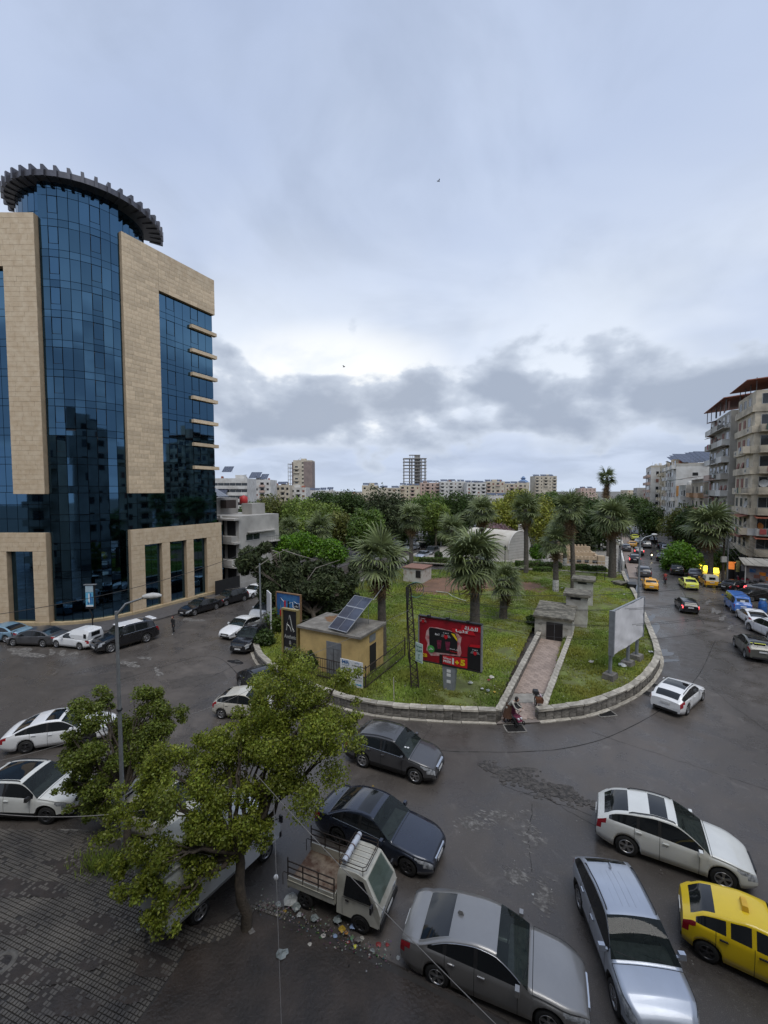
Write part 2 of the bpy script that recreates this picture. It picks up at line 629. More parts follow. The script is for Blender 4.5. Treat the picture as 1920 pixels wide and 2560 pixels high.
for nm, a, b, out, lab in (('path_wall', pl0, pl1, -1, 'low stone wall on the left flank of the bunker path'), ('path_wall', pr0, pr1, 1, 'low stone wall on the right flank of the bunker path')):
    t = thing(nm, lab, 'wall', (a.x, a.y, 0), 0, 'walls flanking the path')
    n = int((b - a).length / .55)
    rz = math.atan2(b.y - a.y, b.x - a.x)
    for i in range(n):
        c = a.lerp(b, (i + .5) / n) - a + Vector((out * .16, 0, 0))
        hz = .42 + .14 * math.sin(i * 1.7) * .15
        link('stone_block', blk[i % 6], t, (c.x, c.y, .16), rz, (1.1, .85, 1.75))
        link('stone_block', blk[(i + 3) % 6], t, (c.x, c.y, .46), rz, (1.1, .85, 1.4))
        link('coping_stone', cop[i % 6], t, (c.x, c.y, .63), rz + random.uniform(-.05, .05), (.56, .85, .8))

# far kerb, hedge strip and plaza behind the lawn
back_l, back_r = EN(75, -32, 0), G(1560, 1436)
bl, br = G(1030, 1406, TURF_Z), G(1565, 1437, TURF_Z)
bd = (br - bl).normalized()
kbt = thing('back_kerb', 'long pale kerb closing the rear of the lawn', 'kerb', (bl.x, bl.y, 0))
n = int((br - bl).length / 1.0)
for i in range(n):
    c = (br - bl) * ((i + .5) / n)
    link('kerb_stone', cop[i % 6], kbt, (c.x, c.y, TURF_Z + .05), math.atan2(bd.y, bd.x), (1, .6, 1.6))
pz = MB()
pz.add([(p.x, p.y, .43) for p in (bl + Vector((-4, 2, 0)), br + Vector((-1, .6, 0)), br + E * 110 + Vector((2, 0, 0)), bl + E * 130)], [(0, 1, 2, 3)])
structure(pz.build('park_paving', M_PLAZA))
lawn2 = MB()
lw = [bl + bd * -1 + Vector((0, .3, 0)), br + Vector((-.6, .3, 0)), br + Vector((-.2, 5.2, 0)), bl + bd * -1 + Vector((1.5, 6.5, 0))]
lawn2.add([(p.x, p.y, .47) for p in lw], [(0, 1, 2, 3)])
structure(lawn2.build('hedge_bed', M_TURF))
# park earth under the trees
wood = MB()
ww = [bl + E * 22, br + E * 26 + Vector((-6, 0, 0)), br + E * 120, bl + E * 140]
wood.add([(p.x, p.y, .45) for p in ww], [(0, 1, 2, 3)])
structure(wood.build('wood_floor', mat('wood_floor', (.055, .06, .03), .95, scale=.4)))

# sidewalk in front of the glass building
sw = MB()
swp = [Vector((-75, 37.2, 0)), Vector((-34, 37.2, 0))] + [Vector((-32.8 + 10.6 * math.sin(a), 47.5 - 10.4 * math.cos(a), 0)) for a in [R(62) * k / 8 for k in range(1, 9)]]
last = swp[-1]
swp += [last + E * 14, last + E * 80, last + E * 80 - N * 30, Vector((-75, 90, 0))]
sw.prism(swp, -.05, .13)
structure(sw.build('sidewalk', M_SIDEWALK))
# right-hand pavement along the shops
rs = MB().prism([EN(40, 17.0), EN(220, 17.0), EN(220, 60), EN(20, 60), EN(20, 26)], -.05, .12)
structure(rs.build('shop_pavement', mat('shop_pavement', (.15, .125, .11), .55, scale=1.0, rough2=.3)))
# park pavement on the left of the right-hand street
ps = MB().prism([br + N * .4, br + N * 2.4 + E * .5, br + N * 3.2 + E * 120, br + N * .6 + E * 120], -.05, .13)
structure(ps.build('park_pavement', mat('park_pavement', (.27, .22, .19), .7, scale=.6)))

# near sidewalk with its pavers; earth strip where the trees stand
near = [G(*p) for p in [(-420, 2078), (120, 2082), (268, 2088), (300, 2104), (340, 2150), (385, 2235), (440, 2310), (510, 2330), (590, 2300), (655, 2262), (780, 2320), (958, 2409), (1064, 2460), (1200, 2530), (1400, 2640)]]
nk = spline(near, .45)
nb = MB()
poly = nk + [Vector((9, 1.0, 0)), Vector((-20, 1.0, 0))]
nb.prism(list(reversed(poly)), -.06, .10)
near_o = structure(nb.build('near_sidewalk', M_PAVER_BED))
for i in range(0, len(nk) - 2, 2):
    a, b = nk[i], nk[i + 2]
    c = (a + b) / 2
    if c.x > -13:
        o = link('kerb_stone', cop[i % 6], near_o, (c.x, c.y, .045), math.atan2(b.y - a.y, b.x - a.x), (.9, .3, .9))
        o.material_slots[0].link = 'OBJECT'
        o.material_slots[0].material = M_WALLST if c.x < -9 else M_EARTH
dirt = MB()
dp = [G(u, v, .10) for u, v in [(470, 2368), (560, 2350), (640, 2275), (770, 2330), (950, 2418), (1060, 2470), (1190, 2540), (1330, 2640), (380, 2640), (345, 2560), (410, 2470)]]
dirt.add([(p.x, p.y, .114) for p in reversed(dp)], [tuple(range(len(dp)))])
structure(dirt.build('dirt_strip', M_EARTH))

def blob(u, v, ru, rv, seed, n=34, rough=.25):
    rnd = random.Random(seed)
    ph = [rnd.uniform(0, 6.28) for _ in range(5)]
    return [G(u + ru * math.cos(a) * (1 + rough * sum(math.sin((k + 2) * a + ph[k]) / (k + 1.2) for k in range(5))), v + rv * math.sin(a) * (1 + rough * sum(math.sin((k + 2) * a + ph[k]) / (k + 1.2) for k in range(5)))) for a in [2 * PI * i / n for i in range(n)]]
def inside(p, poly):
    c = False
    j = len(poly) - 1
    for i in range(len(poly)):
        a, b = poly[i], poly[j]
        if (a[1] > p[1]) != (b[1] > p[1]) and p[0] < (b[0] - a[0]) * (p[1] - a[1]) / (b[1] - a[1] + 1e-12) + a[0]:
            c = not c
        j = i
    return c
pav = MB().box((0, 0, 0), (.100, .092, .05), taper=.9).mesh('paver')
pav.materials.append(M_PAVER)
ca, sa = math.cos(R(72)), math.sin(R(72))
spots = []
for i in range(-120, 120):
    for j in range(-120, 120):
        a, b = i * .116, j * .110
        p = Vector((-9 + a * ca - b * sa, 12 + a * sa + b * ca, 0))
        if p.y < 8.5 or p.y > 16.6 or p.x < -16.5 or p.x > -3 or not inside(p, poly):
            continue
        if inside(p, dp) or (p - G(300, 2150)).length < .9:
            continue
        u = 960 + FPX * p.x / p.y
        if u < -60:
            continue
        spots.append(p)
spots.sort(key=lambda p: p.length + random.uniform(0, .4))
rest = MB()
for k, p in enumerate(spots):
    z = .098 + random.uniform(0, .014)
    if random.random() < .05 and k > 300:
        continue
    if k < 300:
        link('paver', pav, near_o, (p.x, p.y, z), R(72) + random.uniform(-.03, .03))
    else:
        rest.box((p.x, p.y, z), (.100, .092, .05), R(72) + random.uniform(-.05, .05), taper=.9)
stuff(rest.build('paver_field', M_PAVER, near_o))
for k, (u, v, ru, rv) in enumerate([(60, 2230, 90, 30), (180, 2170, 80, 18), (250, 2320, 60, 20), (60, 2440, 100, 40), (380, 2420, 60, 30), (160, 2520, 110, 30), (330, 2500, 50, 18), (20, 2330, 50, 16), (440, 2370, 40, 14), (230, 2420, 40, 14)]):
    mb = MB()
    pts = blob(u, v, ru, rv, 700 + k, rough=.3)
    c = G(u, v)
    mb.add([(p.x, p.y, .1325) for p in reversed(pts)], [tuple(range(len(pts)))])
    mb.build('mud_film', M_EARTH, near_o)

# cracks, patches, worn paint, puddles, drains on the asphalt
M_CRACK = mat('crack', (.012, .011, .010), .9, 0)
M_PATCH = mat('broken_asphalt', (.085, .077, .07), .8, col2=(.038, .035, .033), scale=5, bump=1.0, bscale=16, lo=.42, hi=.58)
M_PAINT = mat('worn_paint', (.21, .20, .185), .7, col2=(.085, .078, .072), scale=5, detail=12, lo=.45, hi=.62)
M_PUDDLE = mat('puddle_water', (.02, .02, .022), .03, 0, spec=.8)
def strip(mb, pts, w, z, jit=.0):
    for i in range(len(pts) - 1):
        a, b = pts[i], pts[i + 1]
        t = (b - a)
        if t.length < 1e-6:
            continue
        n = Vector((-t.y, t.x, 0)).normalized() * w * random.uniform(.5, 1.2) / 2
        mb.quad((a.x - n.x, a.y - n.y, z), (b.x - n.x, b.y - n.y, z), (b.x + n.x, b.y + n.y, z), (a.x + n.x, a.y + n.y, z))
def wander(a, b, n, amp):
    a, b = Vector(a), Vector(b)
    d = (b - a)
    s = Vector((-d.y, d.x, 0)).normalized()
    w, out = 0, []
    for i in range(n + 1):
        w += random.uniform(-amp, amp)
        out.append(a + d * (i / n) + s * w * (1 - abs(2 * i / n - 1)))
    return out
for k, (p, q) in enumerate([((1250, 1960), (1480, 2040)), ((1300, 1985), (1430, 1990)), ((1330, 2010), (1330, 2180)), ((1480, 1830), (1920, 1975)), ((640, 1640), (470, 1730)), ((600, 1590), (480, 1625)), ((440, 1720), (600, 1660)), ((1080, 1810), (1060, 1900)), ((1250, 1930), (1500, 2070)), ((1750, 1690), (1920, 1830)), ((1210, 1915), (1330, 1945)), ((1380, 1960), (1440, 2010)), ((700, 1990), (780, 2020))]):
    mb = MB()
    strip(mb, wander(G(*p), G(*q), 22, .12), .022, .004)
    mb.build('crack', M_CRACK, road)
def flat(name, pts, z, mt, parent=road):
    mb = MB()
    mb.add([(p.x, p.y, z) for p in reversed(pts)], [tuple(range(len(pts)))])
    return mb.build(name, mt, parent)
def shards(name, u0, v0, u1, v1, wd, n, seed):
    """crumbled asphalt plates along a line"""
    rnd = random.Random(seed)
    mb = MB()
    for i in range(n):
        f = rnd.random()
        c = G(u0 + (u1 - u0) * f, v0 + (v1 - v0) * f)
        s = wd * (.4 + math.sin(PI * f) * .8)
        c += Vector((rnd.gauss(0, s * .35), rnd.gauss(0, s * .5), 0))
        k = rnd.randint(4, 6)
        r = rnd.uniform(.05, .17)
        a0 = rnd.uniform(0, 6)
        mb.prism([(c.x + r * math.cos(a0 + 2 * PI * j / k) * rnd.uniform(.7, 1.2), c.y + r * math.sin(a0 + 2 * PI * j / k) * rnd.uniform(.6, 1)) for j in range(k)], .004, rnd.uniform(.010, .022))
    return stuff(mb.build(name, M_PATCH, road))
M_REPAIR = mat('repaired_asphalt', (.084, .074, .066), .5, col2=(.062, .055, .049), scale=3, bump=.3, bscale=40, rough2=.3)
for k, q in enumerate([[(420, 1700), (560, 1680), (570, 1700), (430, 1724)], [(1690, 1610), (1760, 1606), (1778, 1660), (1702, 1668)], [(1080, 1860), (1180, 1868), (1178, 1888), (1074, 1880)], [(120, 1700), (330, 1678), (340, 1700), (110, 1726)]]):
    pts = [G(*p) for p in q]
    flat('asphalt_repair', pts, .0025, M_REPAIR)
for k, q in enumerate([[(700, 1780), (900, 1850), (1200, 1880), (1500, 1850), (1720, 1720), (1790, 1600)], [(300, 1700), (520, 1640), (610, 1700), (720, 1800), (900, 1890)], [(1760, 1560), (1720, 1500), (1690, 1450)]]):
    mb = MB()
    strip(mb, [p + Vector((random.uniform(-.02, .02), random.uniform(-.02, .02), 0)) for p in spline([G(*p) for p in q], .5)], .05, .0035)
    mb.build('tar_seam', M_CRACK, road)
shards('asphalt_rubble', 1200, 1912, 1480, 2012, .55, 320, 3)
flat('asphalt_patch', blob(1285, 1935, 60, 14, 5), .003, M_PATCH)
flat('asphalt_patch', blob(1395, 1978, 56, 14, 6), .003, M_PATCH)
for k, (u, v, ru, rv) in enumerate([(325, 1660, 24, 6), (365, 1645, 14, 4), (395, 1681, 9, 9), (60, 1632, 40, 10), (155, 1633, 12, 5), (185, 1634, 10, 4), (130, 1631, 10, 5), (1805, 1545, 10, 5), (1788, 1528, 9, 7), (1770, 1505, 7, 5), (1826, 1568, 7, 4), (250, 1610, 10, 3), (480, 1550, 22, 4)]):
    mb = flat('worn_marking', blob(u, v, ru, rv, 20 + k, rough=.5), .004 + .0003 * k, M_PAINT)
for k, (u, v, ru, rv) in enumerate([(1235, 2040, 60, 16), (1325, 2090, 24, 40), (1290, 2190, 30, 18), (1360, 2245, 18, 44), (1180, 2060, 36, 9)]):
    rnd = random.Random(k)
    mb = MB()
    for i in range(110):
        c = G(rnd.gauss(u, ru * .55), rnd.gauss(v, rv * .55))
        l, w, a = rnd.uniform(.03, .16), rnd.uniform(.012, .04), R(150) + rnd.gauss(0, .25)
        x, y = Vector((math.cos(a), math.sin(a), 0)) * l, Vector((-math.sin(a), math.cos(a), 0)) * w
        z = Vector((0, 0, .004 + .00001 * i))
        mb.quad(c - x - y * .4 + z, c + x * rnd.uniform(.5, 1) - y + z, c + x + y * .5 + z, c - x * rnd.uniform(.4, 1) + y + z)
    stuff(mb.build('worn_streaks', M_PAINT, road))
for k, (u, v, ru, rv) in enumerate([(1634, 1573, 12, 19), (1628, 1545, 9, 8), (1660, 1632, 22, 8), (1668, 1652, 26, 4), (1585, 1478, 14, 16), (1575, 1440, 10, 7), (1562, 1415, 8, 6), (590, 1655, 16, 6), (1660, 1402, 5, 14)]):
    o = flat('puddle', blob(u, v, ru, rv, 60 + k, rough=.3), .006 + .0003 * k, M_PUDDLE)
M_IRON = mat('cast_iron', (.035, .033, .032), .55, scale=12, metal=.6)
for k, (u, v, rz, lab) in enumerate([(1287, 1821, .05, 'rusty drain grate in front of the path entrance'), (1512, 1783, .15, 'large sunken drain grate by the curve of the wall'), (1616, 1733, .8, 'drain grate beside the white estate car'), (1636, 1714, .9, 'drain grate at the right bend of the wall')]):
    p = G(u, v)
    t = thing('drain_grate', lab, 'drain', (p.x, p.y, 0), rz, 'drain grates along the kerb')
    w, d = ((1.1, .75) if k < 2 else (.75, .5))
    f = MB()
    for x, y, a, b in ((0, d / 2, w, .08), (0, -d / 2, w, .08), (w / 2, 0, .08, d - .1), (-w / 2, 0, .08, d - .1)):
        f.box((x, y, .012), (a, b, .022))
    f.build('frame', M_WALLST, t)
    MB().quad((-w / 2, -d / 2, .003), (w / 2, -d / 2, .003), (w / 2, d / 2, .003), (-w / 2, d / 2, .003)).build('pit', M_CRACK, t)
    for i in range(9):
        link('bar', bpy.data.meshes.get('grate_bar') or (lambda m: (m.materials.append(M_IRON), m)[1])(MB().box((0, 0, 0), (.05, 1, .02)).mesh('grate_bar')), t, (-w / 2 + .1 + i * (w - .2) / 8, 0, .016), 0, (1, d - .08, 1))
# ------------------------------------------------------------------ cars
M_GLASS = mat('car_glass', (.012, .014, .016), .04, 0, spec=.6)
M_SCREEN = mat('windscreen', (.03, .04, .04), .04, 0, spec=.6)
def see_through(m, f):
    t = m.node_tree
    tr, mx = t.nodes.new('ShaderNodeBsdfTransparent'), t.nodes.new('ShaderNodeMixShader')
    tr.inputs[0].default_value = (.62, .72, .70, 1)
    mx.inputs[0].default_value = f
    t.links.new(t.nodes['Principled BSDF'].outputs[0], mx.inputs[1])
    t.links.new(tr.outputs[0], mx.inputs[2])
    t.links.new(mx.outputs[0], t.nodes['Material Output'].inputs[0])
see_through(M_SCREEN, .6)
M_SEATS = mat('seat_cloth', (.10, .095, .09), .8, .3, 6)
M_TYRE = mat('tyre_rubber', (.016, .016, .016), .8, .2, 20)
M_RIM = mat('alloy_rim', (.42, .42, .43), .3, .1, metal=.85)
M_RIMD = mat('dark_rim', (.07, .07, .075), .35, .1, metal=.7)
M_TRIM = mat('black_trim', (.018, .018, .019), .5, .15, 10)
M_CHROME = mat('chrome', (.62, .63, .65), .12, 0, metal=1.0)
M_LAMP = mat('headlamp', (.50, .52, .55), .08, col2=(.10, .11, .12), scale=9, spec=.8)
M_TAIL = mat('tail_lamp', (.28, .012, .02), .12, .25, 30, spec=.6)
M_BRAKE = mat('lit_brake_lamp', (1.0, .09, .10), .2, 0, emit=2.6)
M_PLATE = mat('number_plate', (.62, .63, .63), .45, .05, 8)
M_SEAM = mat('panel_gap', (.006, .006, .006), .8, 0)
M_ORANGE = mat('indicator', (.7, .22, .02), .2, .1)
def paint(name, col, metal=.25, rough=.34):
    return mat('paint_' + name, col, rough, .05, 1.2, metal=metal, coat=.7, rough2=rough + .1)
P_WHITE = paint('white', (.74, .75, .76), 0)
P_PEARL = paint('pearl', (.72, .73, .70), 0)
P_CREAM = paint('cream_white', (.60, .58, .50), 0)
P_SILVER = paint('silver_blue', (.44, .48, .55), .55, .32)
P_GREY = paint('warm_grey', (.29, .285, .28), .5, .3)
P_DGREY = paint('dark_grey', (.095, .095, .10), .5, .3)
P_BLACK = paint('black', (.010, .010, .012), .1, .2)
P_NAVY = paint('navy', (.030, .038, .060), .4, .22)
P_YELLOW = paint('taxi_yellow', (.82, .58, .006), 0)
P_LIME = paint('lime_yellow', (.66, .68, .10), 0)
P_AMBER = paint('amber', (.72, .36, .02), 0)
P_BLUE = paint('bus_blue', (.03, .14, .46), 0)
P_LBLUE = paint('pale_blue', (.20, .33, .43), .3)
P_RED = paint('dark_red', (.20, .012, .03), .2)
P_BEIGE = paint('beige', (.52, .50, .44), .1)

# length, width, height, wheelbase, front overhang, wheel radius, then stations from the nose: cowl, roof front, roof rear, rear glass foot
CAR = {
 'sedan':  dict(L=4.75, W=1.82, H=1.45, wb=2.76, fo=.92, wr=.325, cx=1.33, rf=2.10, rr=3.42, bx=4.12, zh=.70, zc=.93, zd=1.02, zl=.95, belt=(.88, .98), gc=.2),
 'coupe':  dict(L=4.6, W=1.80, H=1.42, wb=2.70, fo=.90, wr=.32, cx=1.25, rf=2.05, rr=3.1, bx=4.2, zh=.68, zc=.92, zd=1.02, zl=.96, belt=(.87, 1.0), gc=.19),
 'boxy':   dict(L=4.5, W=1.70, H=1.42, wb=2.65, fo=.82, wr=.31, cx=1.42, rf=1.95, rr=3.3, bx=3.72, zh=.80, zc=.92, zd=.95, zl=.90, belt=(.90, .93), gc=.22),
 'suv':    dict(L=4.6, W=1.86, H=1.70, wb=2.70, fo=.90, wr=.36, cx=1.24, rf=2.00, rr=3.85, bx=4.44, zh=.86, zc=1.08, zd=1.14, zl=1.08, belt=(1.03, 1.17), gc=.26),
 'crossover': dict(L=4.77, W=1.88, H=1.69, wb=2.82, fo=.95, wr=.37, cx=1.30, rf=2.22, rr=3.72, bx=4.60, zh=.80, zc=1.06, zd=1.16, zl=1.06, belt=(1.0, 1.2), gc=.25),
 'bigsuv': dict(L=4.95, W=1.98, H=1.92, wb=2.85, fo=.92, wr=.40, cx=1.42, rf=2.00, rr=4.45, bx=4.86, zh=1.02, zc=1.22, zd=1.30, zl=1.22, belt=(1.18, 1.26), gc=.3),
 'soul':   dict(L=4.12, W=1.79, H=1.64, wb=2.55, fo=.78, wr=.34, cx=1.12, rf=1.72, rr=3.75, bx=4.04, zh=.84, zc=1.02, zd=1.12, zl=1.04, belt=(.98, 1.12), gc=.24),
 'hatch':  dict(L=3.65, W=1.58, H=1.50, wb=2.36, fo=.70, wr=.29, cx=.86, rf=1.60, rr=2.85, bx=3.50, zh=.72, zc=.95, zd=1.04, zl=.96, belt=(.90, 1.02), gc=.2),
 'wagon':  dict(L=4.55, W=1.82, H=1.42, wb=2.76, fo=.82, wr=.33, cx=1.36, rf=2.02, rr=3.88, bx=4.40, zh=.68, zc=.92, zd=1.0, zl=.95, belt=(.88, .98), gc=.2),
 'van':    dict(L=5.1, W=1.90, H=1.95, wb=3.0, fo=.95, wr=.34, cx=.95, rf=1.75, rr=4.92, bx=5.02, zh=.80, zc=1.08, zd=1.1, zl=1.05, belt=(1.05, 1.1), gc=.24),
 'estate': dict(L=4.1, W=1.66, H=1.62, wb=2.5, fo=.78, wr=.30, cx=1.2, rf=1.72, rr=3.85, bx=4.02, zh=.76, zc=.94, zd=1.0, zl=.95, belt=(.90, .94), gc=.22),
 'beetle': dict(L=4.13, W=1.72, H=1.50, wb=2.52, fo=.80, wr=.33, cx=1.05, rf=1.75, rr=2.75, bx=3.85, zh=.74, zc=.98, zd=.92, zl=.84, belt=(.92, .94), gc=.2),
}
WHEELS = {}
def wheel_mesh(r, near, dark):
    k = (r, near, dark)
    if k in WHEELS:
        return WHEELS[k]
    n = 22 if near else 12
    w = .11
    t = MB().lathe([(r * .62, -w * .9), (r * .92, -w), (r, -w * .6), (r, w * .6), (r * .92, w), (r * .62, w * .9)], n, axis='y')
    tm = t.mesh('wheel')
    tm.materials.append(M_TYRE)
    rm = MB().lathe([(r * .64, -w * .88), (r * .60, -w * .55), (.001, -w * .5)], n, axis='y')
    rim_dark = rm.mesh('rim_back')
    rim_dark.materials.append(M_TRIM)
    sp = MB().lathe([(r * .64, -w * .9), (r * .665, -w * .97), (r * .60, -w * .95), (r * .58, -w * .6)], n, axis='y')
    sp.lathe([(.001, -w * .86), (r * .14, -w * .84), (r * .16, -w * .5)], 10, axis='y')
    for i in range(5 if near else 5):
        a = 2 * PI * i / 5 + .3
        for da in ((-.12, .12) if near else (0,)):
            d = Vector((math.cos(a + da), 0, math.sin(a + da)))
            s = Vector((-d.z, 0, d.x)) * r * (.055 if near else .11)
            p0, p1 = d * r * .10, d * r * .60
            y = -w * .84
            sp.add([p0 - s + Vector((0, y, 0)), p1 - s + Vector((0, y - .004, 0)), p1 + s + Vector((0, y - .004, 0)), p0 + s + Vector((0, y, 0)),
                    p0 - s + Vector((0, y + .05, 0)), p1 - s + Vector((0, y + .05, 0)), p1 + s + Vector((0, y + .05, 0)), p0 + s + Vector((0, y + .05, 0))],
                   [(0, 1, 2, 3), (0, 4, 5, 1), (3, 2, 6, 7)])
    rmm = sp.mesh('rim')
    rmm.materials.append(M_RIMD if dark else M_RIM)
    WHEELS[k] = (tm, rim_dark, rmm)
    return WHEELS[k]

def smooth(x, a, b):
    t = min(1, max(0, (x - a) / (b - a)))
    return t * t * (3 - 2 * t)
def car_parts(kind, near, opts):
    """all meshes of a car as (name, mesh builder, material key); +X is forward, origin on the ground under the middle"""
    p = dict(CAR[kind])
    p.update(opts.get('dims', {}))
    L, W, Hh, wb, fo, wr = (p[k] for k in ('L', 'W', 'H', 'wb', 'fo', 'wr'))
    cx, rf, rr, bx, zh, zc, zd, zl, gc = (p[k] for k in ('cx', 'rf', 'rr', 'bx', 'zh', 'zc', 'zd', 'zl', 'gc'))
    b0, b1 = p['belt']
    hatch = L - bx < .35
    fw, rw = fo, fo + wb
    ar = wr + .055
    xs = set()
    st = .06 if near else .16
    k = 0.0
    while k < L:
        xs.add(round(k, 3))
        k += st if (near or .3 < k < L - .3) else .1
    for c in (fw, rw):
        for i in range(13 if near else 7):
            a = PI * i / (12 if near else 6)
            xs.add(round(c + ar * math.cos(a), 3))
    for v in (0, .03, .10, cx, rf, rr, bx, L, L - .03, L - .1):
        xs.add(round(v, 3))
    pil = opts.get('pillars') or ([rf + .42 * (rr - rf) if not hatch else rf + .36 * (rr - rf)] + ([rf + .80 * (rr - rf)] if hatch else [rr + .10]))
    pw = .05
    for v in pil:
        xs.add(round(v - pw, 3))
        xs.add(round(v + pw, 3))
    hl, tl = opts.get('hl', .48), opts.get('tl', .30)
    xs |= {round(hl, 3), round(L - tl, 3)}
    sroof = opts.get('sunroof')
    if sroof:
        xs |= {round(sroof[0], 3), round(sroof[1], 3)}
    xs = sorted(x for x in xs if 0 <= x <= L)
    xs2 = [xs[0]]
    for x in xs[1:]:
        if x - xs2[-1] > .006:
            xs2.append(x)
    xs = xs2
    mid = (rf + rr) / 2
    tail = [(bx + .02, zd)] + ([(L, zl - .02)] if hatch else [(bx + .25 * (L - bx), zd + .012), (L - .10, zl + .02), (L, zl - .06)])
    ctrl = [(0, zh - .10), (.05, zh), (.25, zh + .055), (cx * .55, zc - .07), (cx * .85, zc - .012), (cx, zc), (cx + (rf - cx) * .5, zc + (Hh - zc) * .54), (rf, Hh - .035), (rf + .3, Hh - .008), (mid, Hh), (rr - .45, Hh - (.05 if hatch else .03)), (rr, Hh - (.13 if hatch else .10)), (rr + (bx - rr) * .5, (Hh - .13 + zd) / 2 + (.08 if hatch else .04))] + tail
    if kind == 'beetle':
        ctrl = [(0, .60), (.05, .68), (.3, .80), (.7, .92), (cx, .99), (1.4, 1.29), (rf, 1.44), (2.2, 1.50), (2.75, 1.42), (3.2, 1.26), (3.6, 1.05), (3.85, .92), (4.05, .76), (4.13, .62)]
    cxs, czs = [c[0] for c in ctrl], [c[1] for c in ctrl]
    gx = np.linspace(0, L, 200)
    gz = np.interp(gx, cxs, czs)
    seg = np.digitize(gx, [cx, bx] if not hatch else [cx])
    out_z = gz.copy()
    for _ in range(2):
        cur = out_z.copy()
        for i in range(200):
            lo_, hi_ = max(0, i - 5), min(199, i + 5)
            k_ = min(i - lo_, hi_ - i)
            while seg[i - k_] != seg[i] or seg[i + k_] != seg[i]:
                k_ -= 1
            out_z[i] = cur[i - k_:i + k_ + 1].mean()
    ztop = lambda s: float(np.interp(s, gx, out_z))
    tumble = opts.get('tumble', .36)
    def ring(s):
        zt = ztop(s)
        wf = 1 - .26 * max(0, 1 - s / .75) ** 2.3 - .15 * max(0, 1 - (L - s) / .6) ** 2.3
        w = W / 2 * wf
        zb = gc + .05 * max(0, 1 - s / .5) + .10 * max(0, 1 - (L - s) / .5)
        for c in (fw, rw):
            d = abs(s - c)
            if d < ar:
                zb = max(zb, wr + math.sqrt(max(ar * ar - d * d, 0)))
        bl = b0 + (b1 - b0) * min(1, max(0, (s - cx) / (bx - cx)))
        bl += .012 * math.sin(PI * min(1, max(0, (s - cx) / (bx - cx))))
        zs = min(bl, zt - .075)
        zb = min(zb, zs - .09)
        cr = .045
        wt = .955 * w - max(0, zt - cr - zs - .03) * tumble
        if hatch:
            wt *= 1 - .13 * smooth(s, rr - .6, L)
        wt = max(wt, .3 * w)
        lip = .018 if min(abs(s - fw), abs(s - rw)) < ar + .01 else 0.0
        hgt = zs - zb
        pts = [(0, zb), (.84 * w, zb), (w * .97 + lip, zb + .012), (w * 1.0 + lip * .6, zb + .28 * hgt), (w * 1.0, zb + .55 * hgt), (w * .992, zb + .80 * hgt), (w * .978, zb + .93 * hgt), (.955 * w, zs)]
        ze = zt - cr
        pts += [(.955 * w + (wt - .955 * w) * .90, zs + (ze - zs) * .90), (wt, ze)]
        for q in (.82, .55, .28, 0):
            pts.append((wt * q, zt - cr * q * q))
        return pts
    rings = [ring(s) for s in xs]
    nr = len(rings[0])
    nose = opts.get('nose', .16)
    def pos(i, j, side):
        s = xs[i]
        y, z = rings[i][j]
        x = L / 2 - s
        f = max(0, 1 - s / .5)
        x -= nose * f * ((z - .45) / .4) ** 2 * .55 + (.10 * f * max(0, z - .55))
        f = max(0, 1 - (L - s) / .5)
        x += .10 * f * ((z - .55) / .5) ** 2 * .6
        return (x, y * side, z)
    groups = {}
    def put(nm, i, j, side):
        gq = groups.setdefault(nm, ({}, [], []))
        ids = []
        for (a, b) in ((i, j), (i + 1, j), (i + 1, j + 1), (i, j + 1)):
            key = (a, b, side if rings[a][b][0] > 1e-6 else 0)
            if key not in gq[0]:
                gq[0][key] = len(gq[1])
                gq[1].append(pos(a, b, side))
            ids.append(gq[0][key])
        gq[2].append(tuple(ids) if side > 0 else tuple(reversed(ids)))
    for i in range(len(xs) - 1):
        sm = (xs[i] + xs[i + 1]) / 2
        gh = rings[i][9][1] - rings[i][7][1]
        for j in range(nr - 1):
            for side in (1, -1):
                sd = 'left' if side > 0 else 'right'
                nm = 'body'
                if j == 0:
                    nm = 'underbody'
                elif j in (1, 2) and opts.get('cladding') and not (sm < .12 or sm > L - .12):
                    nm = 'sill_trim'
                elif j == 7 and gh > .10 and cx + .20 < sm < (bx - .14 if hatch else rr + .75 * (bx - rr)):
                    ip = [q for q in pil if abs(sm - q) < pw]
                    if ip:
                        nm = 'pillar_%s_%d' % (sd, pil.index(ip[0])) if opts.get('blackpillar', True) else 'body'
                    else:
                        idx = sum(1 for q in pil if sm > q)
                        if opts.get('panelvan') and idx >= 1:
                            nm = 'body'
                        else:
                            nm = 'side_window_%s_%d' % (sd, idx)
                elif j >= 9:
                    if cx + .03 < sm < rf:
                        nm = 'windshield'
                    elif rr + .02 < sm < bx - .03 and not opts.get('noreargl'):
                        nm = 'rear_window' if j >= 10 else 'body'
                    elif sroof and sroof[0] < sm < sroof[1] and j >= 10:
                        nm = 'sunroof'
                elif (j in (5, 6) and sm < hl) or (j == 4 and sm < hl * .5):
                    nm = 'headlight_%s' % sd
                elif j in opts.get('tlrows', (5, 6) if sm < L - tl * .5 else (4, 5, 6)) and sm > L - tl:
                    nm = 'taillight_%s' % sd
                put(nm, i, j, side)
    # end caps
    out = []
